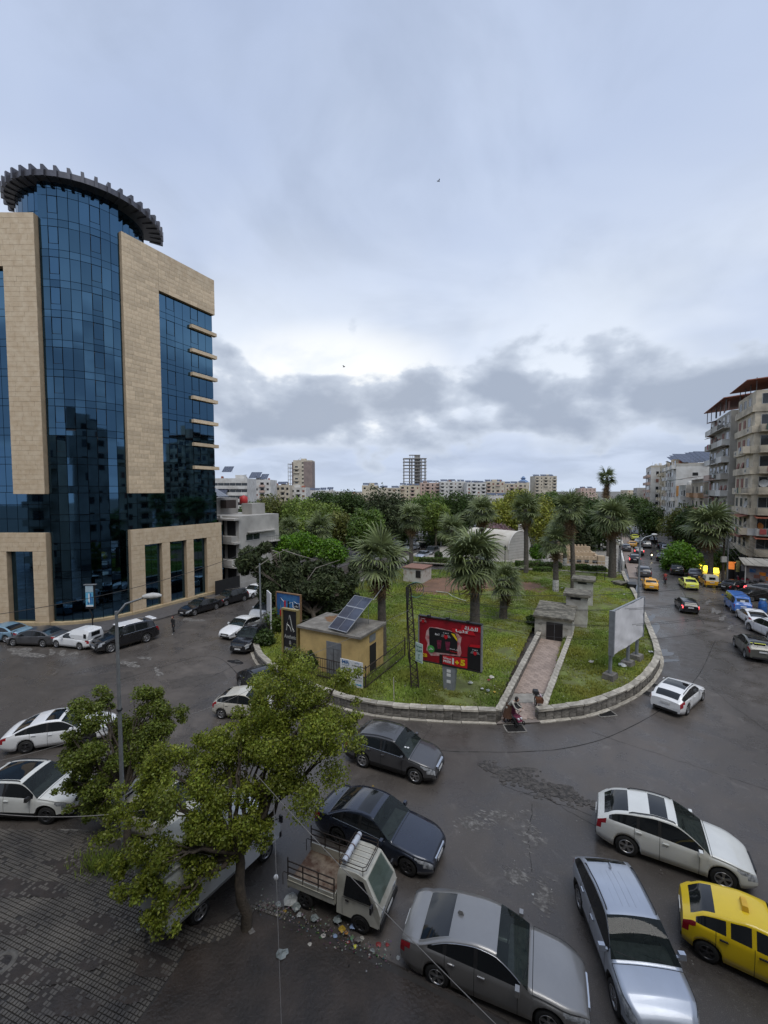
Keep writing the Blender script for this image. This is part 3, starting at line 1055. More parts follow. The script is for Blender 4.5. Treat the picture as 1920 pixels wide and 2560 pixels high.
    for nm, (kk, vs, fs) in groups.items():
        mb = MB()
        mb.add(vs, fs, True)
        if nm == 'body':
            for i, rev in ((0, False), (len(xs) - 1, True)):
                ringpts = [pos(i, j, 1) for j in range(1, nr)] + [pos(i, j, -1) for j in range(nr - 2, 0, -1)]
                mb.add(ringpts, [tuple(range(len(ringpts))) if rev else tuple(reversed(range(len(ringpts))))])
        base = nm.split('_left')[0].split('_right')[0]
        out.append((base, mb, {'body': 'paint', 'windshield': 'screen', 'rear_window': 'glass', 'side_window': 'glass', 'sunroof': 'glass', 'underbody': 'trim', 'sill_trim': 'trim', 'pillar': 'trim', 'headlight': 'lamp', 'taillight': 'tail'}[base]))
    xf, xr = L / 2, -L / 2
    fh = rings[0][7][1]
    if near or not opts.get('tiny'):
        gm = MB()
        gw = opts.get('grille_w', .25) * W
        gz = zh - .17
        gm.box((xf - .05, 0, gz), (.12, gw * 2 * .9, .13))
        for k in range(3):
            gm.box((xf + .012, 0, gz - .045 + k * .045), (.02, gw * 2 * .88, .014))
        out.append(('grille', gm, opts.get('grille', 'trim')))
        bm = MB()
        bm.box((xf - .045, 0, gc + .13), (.13, W * .60, .12))
        out.append(('bumper_intake', bm, 'trim'))
        out.append(('number_plate', MB().box((xf + .025, 0, gc + .245), (.02, .50, .11)), 'plate'))
        zpl = zl - .25 if not hatch else zl - .20
        out.append(('number_plate', MB().box((xr - .022, 0, zpl), (.02, .50, .11)), 'plate'))
        out.append(('bumper_trim', MB().box((xr + .03, 0, gc + .14), (.10, W * .70, .12)), 'trim'))
        mx = L / 2 - cx - .30
        for side in (1, -1):
            mm = MB()
            yy = W / 2 + .10
            mm.box((mx, side * yy, b0 + .10), (.13, .19, .15), taper=.82)
            mm.box((mx + .01, side * (W / 2 - .01), b0 + .05), (.07, .13, .04))
            out.append(('wing_mirror', mm, opts.get('mirror', 'paint')))
    if near:
        cuts = [cx + .32] + ([pil[0]] + ([rw - .05 * 0 + .0 - ar * .2] if False else [pil[0] + (rw - ar * .55 - pil[0]) * 1.0]))
        for s in cuts:
            for side in (1, -1):
                sm = MB()
                i = min(range(len(xs)), key=lambda q: abs(xs[q] - s))
                js = [j for j in range(2, 8)]
                vs, fs = [], []
                for j in js:
                    x, y, z = pos(i, j, side)
                    vs += [(x - .006, y + side * .003, z), (x + .006, y + side * .003, z)]
                for q in range(len(js) - 1):
                    fs.append((2 * q, 2 * q + 1, 2 * q + 3, 2 * q + 2) if side > 0 else (2 * q + 2, 2 * q + 3, 2 * q + 1, 2 * q))
                sm.add(vs, fs)
                out.append(('door_seam', sm, 'seam'))
        sm = MB()
        i0 = min(range(len(xs)), key=lambda q: abs(xs[q] - (cx - .03)))
        for jr in ((9, 10, 11, 12, 13),):
            vs = []
            for side in (1, -1):
                row = [pos(i0, j, side) for j in jr]
                for a, b in zip(row[:-1], row[1:]):
                    o = .003
                    sm.quad((a[0] - .008, a[1], a[2] + o), (a[0] + .008, a[1], a[2] + o), (b[0] + .008, b[1], b[2] + o), (b[0] - .008, b[1], b[2] + o))
        out.append(('hood_seam', sm, 'seam'))
        for side in (1, -1):                      # hood edges
            sm = MB()
            ii = [q for q in range(len(xs)) if .12 < xs[q] < cx - .03]
            for a, b in zip(ii[:-1], ii[1:]):
                pa, pb = pos(a, 9, side), pos(b, 9, side)
                sm.quad((pa[0], pa[1] - .007, pa[2] + .003), (pa[0], pa[1] + .007, pa[2] + .003), (pb[0], pb[1] + .007, pb[2] + .003), (pb[0], pb[1] - .007, pb[2] + .003))
            out.append(('hood_seam', sm, 'seam'))
        for s in (pil[0] - .16, pil[0] + (rw - pil[0]) * .62):
            for side in (1, -1):
                i = min(range(len(xs)), key=lambda q: abs(xs[q] - s))
                x, y, z = pos(i, 5, side)
                out.append(('door_handle', MB().box((x, y + side * .02, z + .03), (.20, .035, .035), taper=.9), opts.get('handle', 'paint')))
        if opts.get('rails'):
            for side in (1, -1):
                pts = []
                for q in range(len(xs)):
                    if rf + .1 < xs[q] < rr - .05:
                        x, y, z = pos(q, 9, side)
                        pts.append((x, y * .95, z + .05))
                pts = [(pts[0][0] + .05, pts[0][1], pts[0][2] - .05)] + pts[::3] + [(pts[-1][0] - .05, pts[-1][1], pts[-1][2] - .06)]
                out.append(('roof_rail', MB().tube(pts, .018, 6), opts['rails']))
        if opts.get('chromeline'):
            for side in (1, -1):
                pts = []
                for q in range(len(xs)):
                    if cx + .2 < xs[q] < rr + .5:
                        x, y, z = pos(q, 9 if opts['chromeline'] == 'arc' else 7, side)
                        pts.append((x, y + side * .012, z - (.03 if opts['chromeline'] == 'arc' else -.01)))
                out.append(('chrome_strip', MB().tube(pts[::2], .013, 5), 'chrome'))
        if opts.get('ribs'):
            for y in (-.36, -.18, 0, .18, .36):
                pts = [pos(q, 13, 1) for q in range(len(xs)) if rf + .2 < xs[q] < rr - .25]
                out.append(('roof_rib', MB().tube([(a[0], y, ztop(L / 2 - a[0]) - .045 * (y / .6) ** 2 - .004) for a in pts[::3]], .012, 5), 'paint'))
        if opts.get('antenna'):
            out.append(('antenna_fin', MB().box((L / 2 - rr + .18, 0, Hh - .01), (.18, .05, .09), taper=.35), 'paint'))
        wp = MB()
        for y0 in (.45, -.25):
            a = (L / 2 - cx - .06, y0, zc + .045)
            b = (L / 2 - cx - .16, y0 - .48, zc + .10)
            wp.tube([a, b], .010, 4)
        out.append(('wiper', wp, 'trim'))
        out.append(('dashboard', MB().box((L / 2 - cx - .30, 0, zc - .10), (.55, W * .80, .10)), 'seats'))
        out.append(('steering_wheel', MB().tube([(L / 2 - cx - .62, .36 + .17 * math.cos(q_), zc - .06 + .17 * math.sin(q_)) for q_ in [PI * i / 5 for i in range(11)]], .016, 4), 'trim'))
        for x_ in (rf + .30, rf + 1.15):
            for y_ in (-.37, .37):
                b_ = MB().box((L / 2 - x_, y_, b0 - .05), (.16, .48, .62), taper=.85)
                out.append(('seat', b_.box((L / 2 - x_ - .02, y_, b0 + .34), (.10, .26, .18)), 'seats'))
    return out, p
PARTS = {}
MKEY = dict(seats=M_SEATS, screen=M_SCREEN, glass=M_GLASS, trim=M_TRIM, lamp=M_LAMP, tail=M_TAIL, brake=M_BRAKE, plate=M_PLATE, seam=M_SEAM, chrome=M_CHROME, ind=M_ORANGE)
def car(kind, pt, label, pos, heading, near=False, name='car', group=None, rim='alloy', cat='car', brake=False, z=0.0, **opts):
    key = (kind, near, repr(sorted(opts.items())))
    if key not in PARTS:
        parts, p = car_parts(kind, near, opts)
        PARTS[key] = ([(n, mb.mesh(n), k) for n, mb, k in parts], p)
    parts, p = PARTS[key]
    t = thing(name, label, cat, (pos[0], pos[1], z), heading, group)
    seen = {}
    for n, me, k in parts:
        m = pt if k == 'paint' else (M_BRAKE if brake and k == 'tail' else MKEY[k])
        if not me.materials:
            me.materials.append(m)
        o = link(n, me, t)
        if me.materials[0] is not m:
            o.material_slots[0].link = 'OBJECT'
            o.material_slots[0].material = m
    tm, rb, rmm = wheel_mesh(p['wr'], near, rim == 'dark')
    L = p['L']
    for s in (p['fo'], p['fo'] + p['wb']):
        for side in (1, -1):
            w = link('wheel', tm, t, (L / 2 - s, side * (p['W'] / 2 - .115), p['wr']), PI if side > 0 else 0)
            link('hub', rb, w)
            link('rim', rmm, w)
    return t, p
def by_wheels(F, Rr, side, kind, dims=None, z=0.0, anchor='M'):
    """centre and heading of a car from the photo pixels where its near-side front and rear wheels touch the road"""
    p = dict(CAR[kind]) if kind in CAR else {}
    p.update(dims or {})
    f, r = G(*F, z), G(*Rr, z)
    h = (f - r).normalized()
    right = Vector((h.y, -h.x, 0))
    mid = r + h * (p['wb'] / 2) if anchor == 'R' else f - h * (p['wb'] / 2) if anchor == 'F' else (f + r) / 2
    c = mid + (-right if side == 'R' else right) * (p['W'] / 2 - .06)
    c += h * ((p['fo'] + p['wb'] / 2) - p['L'] / 2)       # from wheelbase middle to body middle
    return c, math.atan2(h.y, h.x)
def by_end(uv, deg, kind, end='rear', dims=None):
    """centre and heading from the pixel under the middle of the rear (or front) bumper"""
    p = dict(CAR[kind])
    p.update(dims or {})
    a = R(deg)
    h = Vector((math.cos(a), math.sin(a), 0))
    return G(*uv) + h * (p['L'] / 2 if end == 'rear' else -p['L'] / 2), a

def taxi_sign(t, p, colr, x=None):
    MB().box((0, 0, 0), (.16, .42, .13), taper=.8).build('taxi_sign', colr, t, (x if x is not None else p['L'] / 2 - p['rf'] - .5, 0, p['H'] + .055))

# --- near cars
D = dict(L=4.82, W=1.84, H=1.47, wb=2.80, fo=.95, cx=1.38, rf=2.22, rr=3.45, bx=4.28, belt=(.90, 1.03))
c, a = by_wheels((1356, 2580), (1092, 2467), 'R', 'sedan', D, anchor='R')
car('sedan', P_GREY, 'grey saloon with chrome window arc parked at the bottom of the photo', c, a, True, dims=D, chromeline='arc', handle='chrome', antenna=True, mirror='paint', grille='chrome', hl=.62, blackpillar=True)
D = dict(L=4.41, W=1.82, H=1.66, wb=2.64, fo=.86, cx=1.10, rf=1.88, rr=3.62, bx=4.26)
c, a = by_wheels((1536, 2522), (1450, 2276), 'R', 'suv', D)
car('suv', P_SILVER, 'pale silver blue sport utility car between grey saloon and yellow hatchback', c, a, True, dims=D, rails='trim', ribs=True, antenna=True, handle='chrome', hl=.72, cladding=True)
c, a = by_wheels((1807, 2223), (1565, 2138), 'R', 'crossover')
car('crossover', P_PEARL, 'white rounded crossover with dark sunroof beside the yellow hatchback', c, a, True, sunroof=(2.5, 3.05), rails='trim', hl=.60)
c, a = by_wheels((1940, 2484), (1766, 2402), 'R', 'hatch', anchor='R')
t, p = car('hatch', P_YELLOW, 'bright yellow hatchback taxi cut by the right edge', c, a, True, rim='dark', handle='trim', blackpillar=False)
taxi_sign(t, p, mat('taxi_box', (.70, .42, .03), .4), -.35)
D = dict(L=4.89, W=1.86, H=1.47, wb=2.87, fo=.87, cx=1.52, rf=2.32, rr=3.5, bx=4.22, zh=.72)
c, a = by_wheels((1035, 2196), (832, 2104), 'R', 'sedan', D)
t, p = car('sedan', P_NAVY, 'dark navy saloon with chrome grille behind the small pickup truck', c, a, True, dims=D, rim='dark', sunroof=(2.52, 3.05), grille='chrome', chromeline='belt', hl=.60)
D = dict(L=4.70, W=1.88, H=1.68, fo=.93)
c, a = by_wheels((1035, 1958), (908, 1919), 'R', 'suv', D)
t, p = car('suv', P_DGREY, 'dark grey sport utility car passing the park wall with stickers on its windscreen', c, a, True, dims=D, rails='trim', ribs=True, grille='chrome', chromeline='belt', handle='chrome', cladding=True, hl=.66, mirror='paint')
for y_, f_ in ((-.52, .40), (-.40, .28)):
    MB().ball((p['L'] / 2 - p['cx'] - f_ * (p['rf'] - p['cx']), y_, p['zc'] + .03 + f_ * 1.06 * (p['H'] - .03 - p['zc'])), .06, 6, (1, 1, .35)).build('sticker', P_WHITE, t)
c, a = by_wheels((1755, 1752), (1718, 1787), 'R', 'wagon')
car('wagon', P_WHITE, 'white estate car with dark glass roof driving away round the bend', c, a, True, sunroof=(2.3, 3.3), rails='trim', tl=.42)
D = dict(L=4.83, W=1.84, H=1.46, wb=2.76, fo=.95, cx=1.4, rf=2.2, rr=3.6, bx=4.35)
c, a = by_wheels((205, 1861), (65, 1883), 'R', 'sedan', D, anchor='R')
car('sedan', P_WHITE, 'white saloon with black sunroof near the left edge', c, a, True, dims=D, sunroof=(2.35, 2.95), rim='dark', hl=.6)
D = dict(L=4.5, W=1.86, H=1.65, wb=2.67)
c, a = by_wheels((118, 2060), (-38, 2056), 'R', 'suv', D, anchor='F')
car('suv', P_PEARL, 'white sport utility car with black glass roof cut by the left edge', c, a, True, dims=D, sunroof=(2.2, 3.7), rails='trim', rim='dark', cladding=True, mirror='trim', hl=.55)
c, a = by_wheels((412, 2118), (291, 2086), 'R', 'sedan', anchor='R')
t, p = car('sedan', P_CREAM, 'white saloon half hidden by the leafy tree and lamp post', c, a, True, hl=.6)
# --- middle distance, left street
c, a = by_wheels((650, 1756), (597, 1716), 'R', 'beetle')
car('beetle', P_BLACK, 'round black coupe with chrome window arc beside the park wall', c, a, True, chromeline='arc', pillars=[2.6], handle='chrome')
c, a = by_wheels((650, 1803), (553, 1797), 'R', 'hatch')
car('hatch', P_BEIGE, 'pale beige hatchback with its nose under the tree', c, a, True)
c, a = by_end((594, 1638), -101, 'suv', 'front')
car('suv', P_BLACK, 'black sport utility car with chrome grille coming down the left street', c, a, True, rails='trim', grille='chrome', hl=.62)
c, a = by_end((561, 1601), -113, 'sedan', 'front')
car('sedan', P_WHITE, 'white saloon abreast of the black sport utility car', c, a, True, hl=.6)
c, a = by_end((634, 1556), -113, 'van', 'front')
t, p = car('van', P_WHITE, 'white van with a red stripe behind the blue billboard', c, a, True, panelvan=False, name='van', cat='van')
for s in (1, -1):
    MB().box((-.2, s * (p['W'] / 2 + .004), .86), (3.9, .012, .06)).build('red_stripe', mat('red_stripe', (.35, .02, .03), .4), t)
c, a = by_wheels((632, 1496), (666, 1484), 'L', 'boxy')
t, p = car('boxy', P_WHITE, 'old white saloon parked last in the row below the grey house', c, a, False)
c, a = by_wheels((570, 1514), (607, 1504), 'L', 'soul')
car('soul', P_BLACK, 'black boxy small car parked behind the old white saloon', c, a, True, rails='trim')
c, a = by_wheels((492, 1538), (536, 1525), 'L', 'sedan')
car('sedan', P_BLACK, 'black saloon parked beside the stone window piers', c, a, True, hl=.6)
c, a = by_wheels((281, 1631), (364, 1607), 'L', 'bigsuv')
t, p = car('bigsuv', P_BLACK, 'big black off-roader with white roof parked by the glass corner', c, a, True, rails='chrome', sunroof=(2.2, 2.8), grille='chrome', chromeline='belt')
MB().box((-.25, 0, p['H'] - .012), (2.0, 1.25, .03), taper=.9).build('white_roof', P_WHITE, t)
MB().box((-p['L'] / 2 + .32, 0, p['H'] - .03), (.40, 1.30, .05), taper=.9).build('roof_spoiler', P_WHITE, t)
D = dict(L=4.11, W=1.66, H=1.44, wb=2.45, fo=.80, rr=2.5, bx=2.75, zd=.92, zl=.92, cx=1.2, rf=1.75)
c, a = by_wheels((147, 1620), (195, 1625), 'L', 'boxy', D)
t, p = car('boxy', P_WHITE, 'white pickup with a white canopy parked beside the off-roader', c, a, False, dims=D, pillars=[2.55], name='pickup', cat='pickup')
cn = MB()
x0, x1 = p['L'] / 2 - 2.35, -p['L'] / 2 + .06
sec = lambda x, k, w: [(x, -w, .90), (x, -w * .98, 1.25 * k + .2 * (1 - k)), (x, -w * .80, 1.62 * k), (x, w * .80, 1.62 * k), (x, w * .98, 1.25 * k + .2 * (1 - k)), (x, w, .90)]
S = [sec(x0 + .45, .86, .70), sec(x0, 1.0, .78), sec((x0 + x1) / 2, 1.03, .80), sec(x1 + .1, 1.0, .79), sec(x1, .93, .76)]
for q in S:
    pass
vs = [v for q in S for v in q]
fs = [(i * 6 + j, i * 6 + j + 1, i * 6 + 6 + j + 1, i * 6 + 6 + j) for i in range(4) for j in range(5)]
cn.add(vs, fs)
cn.add(S[0], [tuple(range(6))])
cn.add(S[-1], [tuple(reversed(range(6)))])
cn.build('canopy', P_WHITE, t)
MB().box((x1 - .005, 0, 1.28), (.03, .80, .34)).build('canopy_window', M_GLASS, t)
for s in (1, -1):
    MB().box((x1 + .26, s * .793, 1.22), (.26, .02, .36)).build('canopy_window', M_GLASS, t)
c, a = by_wheels((42, 1616), (99, 1618), 'L', 'sedan')
car('sedan', P_DGREY, 'dark grey saloon parked next to the white pickup', c, a, True, hl=.6)
c, a = by_wheels((-48, 1604), (9, 1607), 'L', 'sedan')
car('sedan', P_LBLUE, 'pale blue saloon cut by the left edge', c, a, True)
# --- right street
c, a = by_wheels((1836, 1617), (1863, 1646), 'L', 'suv', dict(H=1.62, L=4.4))
t, p = car('suv', paint('olive_grey', (.13, .13, .115), .5), 'olive grey hatchback with yellow stickers on its rear glass', c, a, True, dims=dict(H=1.62, L=4.4, bx=4.3, rr=3.6), sunroof=(2.1, 3.4), handle='chrome')
for y_, w_ in ((.1, .7), (.62, .16)):
    MB().box((-p['L'] / 2 + .43, y_, 1.43), (.16, w_, .012)).build('sticker', P_LIME, t)
c, a = by_wheels((1884, 1582), (1911, 1595), 'L', 'suv')
car('suv', P_WHITE, 'white sport utility car behind the olive grey hatchback', c, a, True, rails='trim')
c, a = by_wheels((1843, 1544), (1866, 1562), 'L', 'coupe')
car('coupe', P_WHITE, 'white coupe parked behind the blue minibus', c, a, True, tl=.45)
c, a = by_end((1808, 1478), 18, 'boxy')
car('boxy', P_BLACK, 'long black saloon parked across beyond the blue minibus', c, a, True)
c, a = by_end((1843, 1500), 3, 'sedan')
car('sedan', P_BLACK, 'black saloon wedged behind the roof of the blue minibus', c, a, True)
c, a = by_wheels((1944, 1493), (1897, 1486), 'R', 'sedan')
car('sedan', P_GREY, 'silver grey saloon with its rear lamps lit at the right edge', c, a, True, brake=True)
c, a = by_wheels((1699, 1463), (1709, 1472), 'L', 'sedan', dict(L=4.3, W=1.68, wb=2.5))
t, p = car('sedan', P_LIME, 'lime yellow taxi saloon in the right street', c, a, True, dims=dict(L=4.3, W=1.68, wb=2.5, cx=1.2, rf=1.95, rr=3.05, bx=3.7))
taxi_sign(t, p, P_LIME)
c, a = by_wheels((1747, 1457), (1759, 1466), 'L', 'estate')
t, p = car('estate', P_AMBER, 'amber and cream estate taxi next to the lime taxi', c, a, False, dims=dict())
MB().box((-1.2, 0, 1.30), (1.6, 1.5, .66), taper=.88).build('cream_canopy', P_CREAM, t)
MB().box((-2.005, 0, 1.32), (.02, .7, .32)).build('canopy_window', M_GLASS, t)
c, a = by_end((1629, 1479), 62, 'boxy')
t, p = car('boxy', P_AMBER, 'amber taxi saloon driving away behind the lamp post', c, a, True)
taxi_sign(t, p, P_AMBER)
c, a = by_end((1727, 1537), 66, 'estate', dims=dict(H=1.42))
car('estate', P_BLACK, 'black hatchback driving alone up the middle of the street', c, a, True, brake=True, dims=dict(H=1.42, W=1.66))
ROWS = [  # rear pixel, heading, kind, paint, brake, label
 ((1612, 1447), 62, 'suv', P_DGREY, 0, 'dark estate ahead of the amber taxi in the street'),
 ((1587, 1411), 60, 'suv', P_BLACK, 1, 'black car braking with the largest red lamps'),
 ((1598, 1389), 62, 'soul', P_DGREY, 1, 'dark car braking just ahead of another braking car'),
 ((1566, 1381), 62, 'suv', P_DGREY, 0, 'dark grey car nearest the park pavement in the queue'),
 ((1582, 1370), 62, 'sedan', P_AMBER, 0, 'yellow taxi in the queue up the street'),
 ((1594, 1360), 40, 'sedan', P_WHITE, 0, 'white saloon turning across the queue'),
 ((1618, 1371), 60, 'soul', P_GREY, 0, 'grey hatchback stopped in the middle of the street'),
 ((1550, 1368), 63, 'estate', P_CREAM, 0, 'cream pickup hugging the park pavement'),
 ((1588, 1351), 62, 'sedan', P_LIME, 0, 'pale yellow taxi far up the queue'),
 ((1588, 1338), 62, 'sedan', P_SILVER, 0, 'silver car alone ahead of the queue'),
 ((1567, 1334), 62, 'suv', P_DGREY, 0, 'dark car far up the street by the park trees'),
 ((1572, 1322), 62, 'sedan', P_WHITE, 0, 'white car far up the street, third from the trees'),
 ((1577, 1314), 62, 'suv', P_BLACK, 0, 'small dark car far up the street behind the white one'),
 ((1568, 1308), 62, 'sedan', P_WHITE, 0, 'tiny white car farthest up the left lane'),
 ((1580, 1305), 62, 'sedan', P_SILVER, 0, 'tiny silver car farthest up the right lane'),
]
for uv, dg, kd, pt, br_, lab in ROWS:
    c, a = by_end(uv, dg, kd)
    t, p = car(kd, pt, lab, c, a, False, group='cars queuing up the right street', brake=bool(br_))
PARKED = [
 ((1653, 1404), 50, 'sedan', P_BLACK, 'black saloon parked nose in below the dark tree'),
 ((1678, 1423), 58, 'sedan', P_WHITE, 'white saloon parked beside the round green tree'),
 ((1693, 1440), 58, 'suv', P_BLACK, 'black car parked behind the white saloon by the round tree'),
 ((1738, 1450), 55, 'sedan', P_DGREY, 'dark saloon parked under the lit shop lamps'),
 ((1665, 1380), 62, 'hatch', P_SILVER, 'silver hatchback parked half under the round tree'),
 ((1655, 1372), 62, 'hatch', P_BLACK, 'dark hatchback parked ahead of the silver one'),
 ((1634, 1358), 60, 'sedan', P_BLACK, 'black saloon parked under the dark street tree'),
 ((1624, 1350), 60, 'sedan', P_DGREY, 'grey saloon parked second under the street trees'),
 ((1616, 1343), 60, 'sedan', P_WHITE, 'white saloon parked third under the street trees'),
 ((1612, 1336), 60, 'sedan', P_WHITE, 'white saloon parked fourth under the street trees'),
 ((1608, 1327), 60, 'sedan', P_DGREY, 'dark saloon parked fifth under the street trees'),
 ((1606, 1318), 60, 'suv', P_WHITE, 'white van like car parked far under the street trees'),
 ((1620, 1318), 60, 'sedan', P_RED, 'red car parked far under the street trees'),
 ((1601, 1311), 60, 'sedan', P_BLACK, 'black car parked farthest under the street trees'),
]
for uv, dg, kd, pt, lab in PARKED:
    c, a = by_end(uv, dg, kd)
    car(kd, pt, lab, c, a, False, group='cars parked along the shops')
FARL = [
 ((1046, 1399), -118, 'sedan', P_SILVER, 'silver saloon parked beyond the lawn near the palms', 'front'),
 ((1068, 1392), -118, 'bigsuv', P_DGREY, 'dark off-roader parked behind the silver saloon', 'front'),
 ((1046, 1368), -118, 'estate', P_WHITE, 'white pickup parked across the far left street', 'front'),
 ((1068, 1361), -118, 'suv', P_BLACK, 'dark car parked behind the far white pickup', 'front'),
 ((1088, 1356), -118, 'sedan', P_DGREY, 'second dark car behind the far white pickup', 'front'),
 ((1103, 1350), -118, 'sedan', P_RED, 'red car at the end of the far left row', 'front'),
 ((1038, 1374), -118, 'sedan', P_BLACK, 'black car ahead of the far white pickup', 'front'),
 ((1018, 1378), -118, 'sedan', P_SILVER, 'pale car partly behind the palm trunk across the lawn', 'front'),
 ((700, 1476), -118, 'sedan', P_WHITE, 'white car glimpsed through the pine branches', 'front'),
]
for uv, dg, kd, pt, lab, e in FARL:
    c, a = by_end(uv, dg, kd, e)
    t, p = car(kd, pt, lab, c, a, False, group='cars parked along the far left street')
    if 'pickup' in lab:
        MB().box((-.9, 0, 1.25), (1.8, 1.5, .5)).build('load_cage', P_CREAM, t)

# --- blue minibus, front is a flat nose
D = dict(L=4.45, W=1.74, H=1.95, wb=2.4, fo=1.05, wr=.33, cx=.10, rf=.62, rr=4.10, bx=4.34, zh=1.05, zc=1.15, zd=1.2, zl=1.12, belt=(1.12, 1.14), gc=.28)
CAR['bus'] = D
c, a = by_wheels((1813, 1516), (1828, 1530), 'L', 'bus')
t, p = car('bus', P_BLUE, 'bright blue old minibus parked at the kerb by the shops', c, a, True, tumble=.22, pillars=[1.35, 2.1, 2.85, 3.55], hl=.10, tl=.15, name='minibus', cat='minibus', handle='chrome', nose=.05)
MB().box((-2.235, .1, 1.5), (.01, .4, .2)).build('paper_notice', P_WHITE, t)

# --- small white pickup truck with a rusty load bed and rails
M_RUSTBED = mat('rusty_bed', (.32, .255, .19), .8, col2=(.10, .05, .03), scale=2.4, detail=9, lo=.38, hi=.6)
M_RUST = mat('rusty_iron', (.045, .03, .024), .75, col2=(.025, .02, .018), scale=14)
P_TRUCK = mat('old_white_paint', (.52, .51, .45), .5, col2=(.34, .32, .26), scale=1.4, detail=9, lo=.3, hi=.5)
def wheel_set(t, pts, r, wid=.11, dark=True):
    tm, rb, rmm = wheel_mesh(r, True, dark)
    for x, y in pts:
        w = link('wheel', tm, t, (x, y, r), PI if y > 0 else 0)
        link('hub', rb, w)
        link('rim', rmm, w)
f, r_ = G(904, 2329), G(765, 2268)
h = (f - r_).normalized()
wbt = (f - r_).length
right = Vector((h.y, -h.x, 0))
mid_ = (f + r_) / 2 - right * .62
t = thing('pickup_truck', 'small white pickup truck with rusty load bed and black side rails', 'pickup truck', mid_, math.atan2(h.y, h.x))
hw = wbt / 2
W2 = .70
wheel_set(t, [(hw, .60), (hw, -.60), (-hw, .60), (-hw, -.60)], .29)
cab = MB()
prof = [(hw + .62, .38), (hw + .64, .78), (hw + .56, 1.02), (hw + .14, 1.66), (hw - .20, 1.74), (hw - .78, 1.73), (hw - .82, 1.55), (hw - .82, .38)]
wd = [W2, W2, W2, W2 - .10, W2 - .12, W2 - .12, W2 - .08, W2]
n = len(prof)
vs = [(x, -w, z) for (x, z), w in zip(prof, wd)] + [(x, w, z) for (x, z), w in zip(prof, wd)]
fs = [(i, (i + 1) % n, n + (i + 1) % n, n + i) for i in range(n)]
cab.add(vs, fs)
cab.add(vs[:n], [tuple(reversed(range(n)))])
cab.add(vs[n:], [tuple(range(n))])
cab.build('cab', P_TRUCK, t)
def lerp3(a, b, f):
    return tuple(a[i] + (b[i] - a[i]) * f for i in range(3))
a0, a1 = (hw + .575, 1.04), (hw + .15, 1.665)
ws = MB()
q = [(a0[0], -.60, a0[1]), (a0[0], .60, a0[1]), (a1[0], .53, a1[1]), (a1[0], -.53, a1[1])]
ctr = lerp3(lerp3(q[0], q[1], .5), lerp3(q[2], q[3], .5), .5)
q = [lerp3(v, ctr, .04) for v in q]
ws.add([(v[0] + .012, v[1], v[2] + .008) for v in q], [(0, 1, 2, 3)])
ws.build('windshield', M_SCREEN, t)
for s in (-1, 1):
    wv = [(hw + .40, s * (W2 + .005), 1.02), (hw + .06, s * (W2 - .085), 1.58), (hw - .52, s * (W2 - .09), 1.60), (hw - .58, s * (W2 + .005), 1.02)]
    MB().add(wv, [(0, 1, 2, 3) if s < 0 else (3, 2, 1, 0)]).build('side_window', M_GLASS, t)
    MB().tube([(hw + .46, s * (W2 + .006), .98), (hw - .62, s * (W2 + .006), .98), (hw - .62, s * (W2 + .006), .42)], .006, 4).build('door_seam', M_SEAM, t)
    MB().box((hw - .45, s * (W2 + .012), .90), (.12, .02, .04)).build('door_handle', M_TRIM, t)
    MB().box((hw + .42, s * (W2 + .14), 1.08), (.06, .16, .20)).build('wing_mirror', M_TRIM, t)
    MB().box((hw + .63, s * .45, .72), (.04, .22, .16)).build('headlight', M_LAMP, t)
    ap = MB()
    for k in range(9):
        a = PI * k / 8
        b = PI * (k + 1) / 8
        if k < 8:
            ap.quad((hw + .33 * math.cos(a), s * (W2 + .004), .29 + .33 * math.sin(a)), (hw + .33 * math.cos(b), s * (W2 + .004), .29 + .33 * math.sin(b)), (hw, s * (W2 + .004), .29), (hw, s * (W2 + .004), .29))
    ap.build('wheel_arch', M_SEAM, t)
MB().box((hw + .63, 0, .44), (.10, 1.42, .20), taper=.95).build('bumper', M_TRIM, t)
MB().box((hw + .685, 0, .52), (.012, .44, .10)).build('number_plate', M_PLATE, t)
xb0, xb1 = hw - .90, -hw - .62
MB().box(((xb0 + xb1) / 2, 0, .62), (xb0 - xb1, 1.36, .06)).build('load_bed', M_RUSTBED, t)
MB().box(((xb0 + xb1) / 2 - .05, 0, .48), (xb0 - xb1 - .3, .7, .14)).build('chassis', M_TRIM, t)
for s in (-1, 1):
    MB().box(((xb0 + xb1) / 2, s * .70, .76), (xb0 - xb1 + .04, .035, .34)).build('side_board', P_TRUCK, t)
    MB().tube([(xb0, s * .725, .80), (xb1, s * .725, .80)], .014, 5).build('board_rib', P_TRUCK, t)
MB().box((xb0 + .02, 0, .76), (.035, 1.36, .34)).build('head_board', P_TRUCK, t)
MB().box((xb1 - .02, 0, .52), (.035, 1.36, .10)).build('tail_board', P_TRUCK, t)
for s in (-1, 1):
    for z in (1.02, 1.22, 1.42):
        MB().tube([(xb0, s * .70, z), (xb1, s * .70, z)], .020, 5).build('rail', M_RUST, t)
    for k in range(4):
        x = xb0 + (xb1 - xb0) * k / 3
        MB().tube([(x, s * .70, .75), (x, s * .70, 1.42 + (.12 if k == 3 else 0))], .022, 5).build('rail_post', M_RUST, t)
    MB().tube([(xb1, s * .70, 1.0), (xb1 - .16, s * .70, 1.0), (xb1 - .20, s * .70, .95), (xb1 - .20, s * .70, .55)], .013, 5).build('rail_hook', M_RUST, t)
ck = MB()
zr = 1.95
for z, ex in ((1.86, 0), (1.98, .03)):
    ck.tube([(hw - .78, -.56, z), (hw + .02, -.56, z), (hw + .10, -.48, z), (hw + .10, .48, z), (hw + .02, .56, z), (hw - .78, .56, z), (hw - .78, -.56, z)], .013, 5)
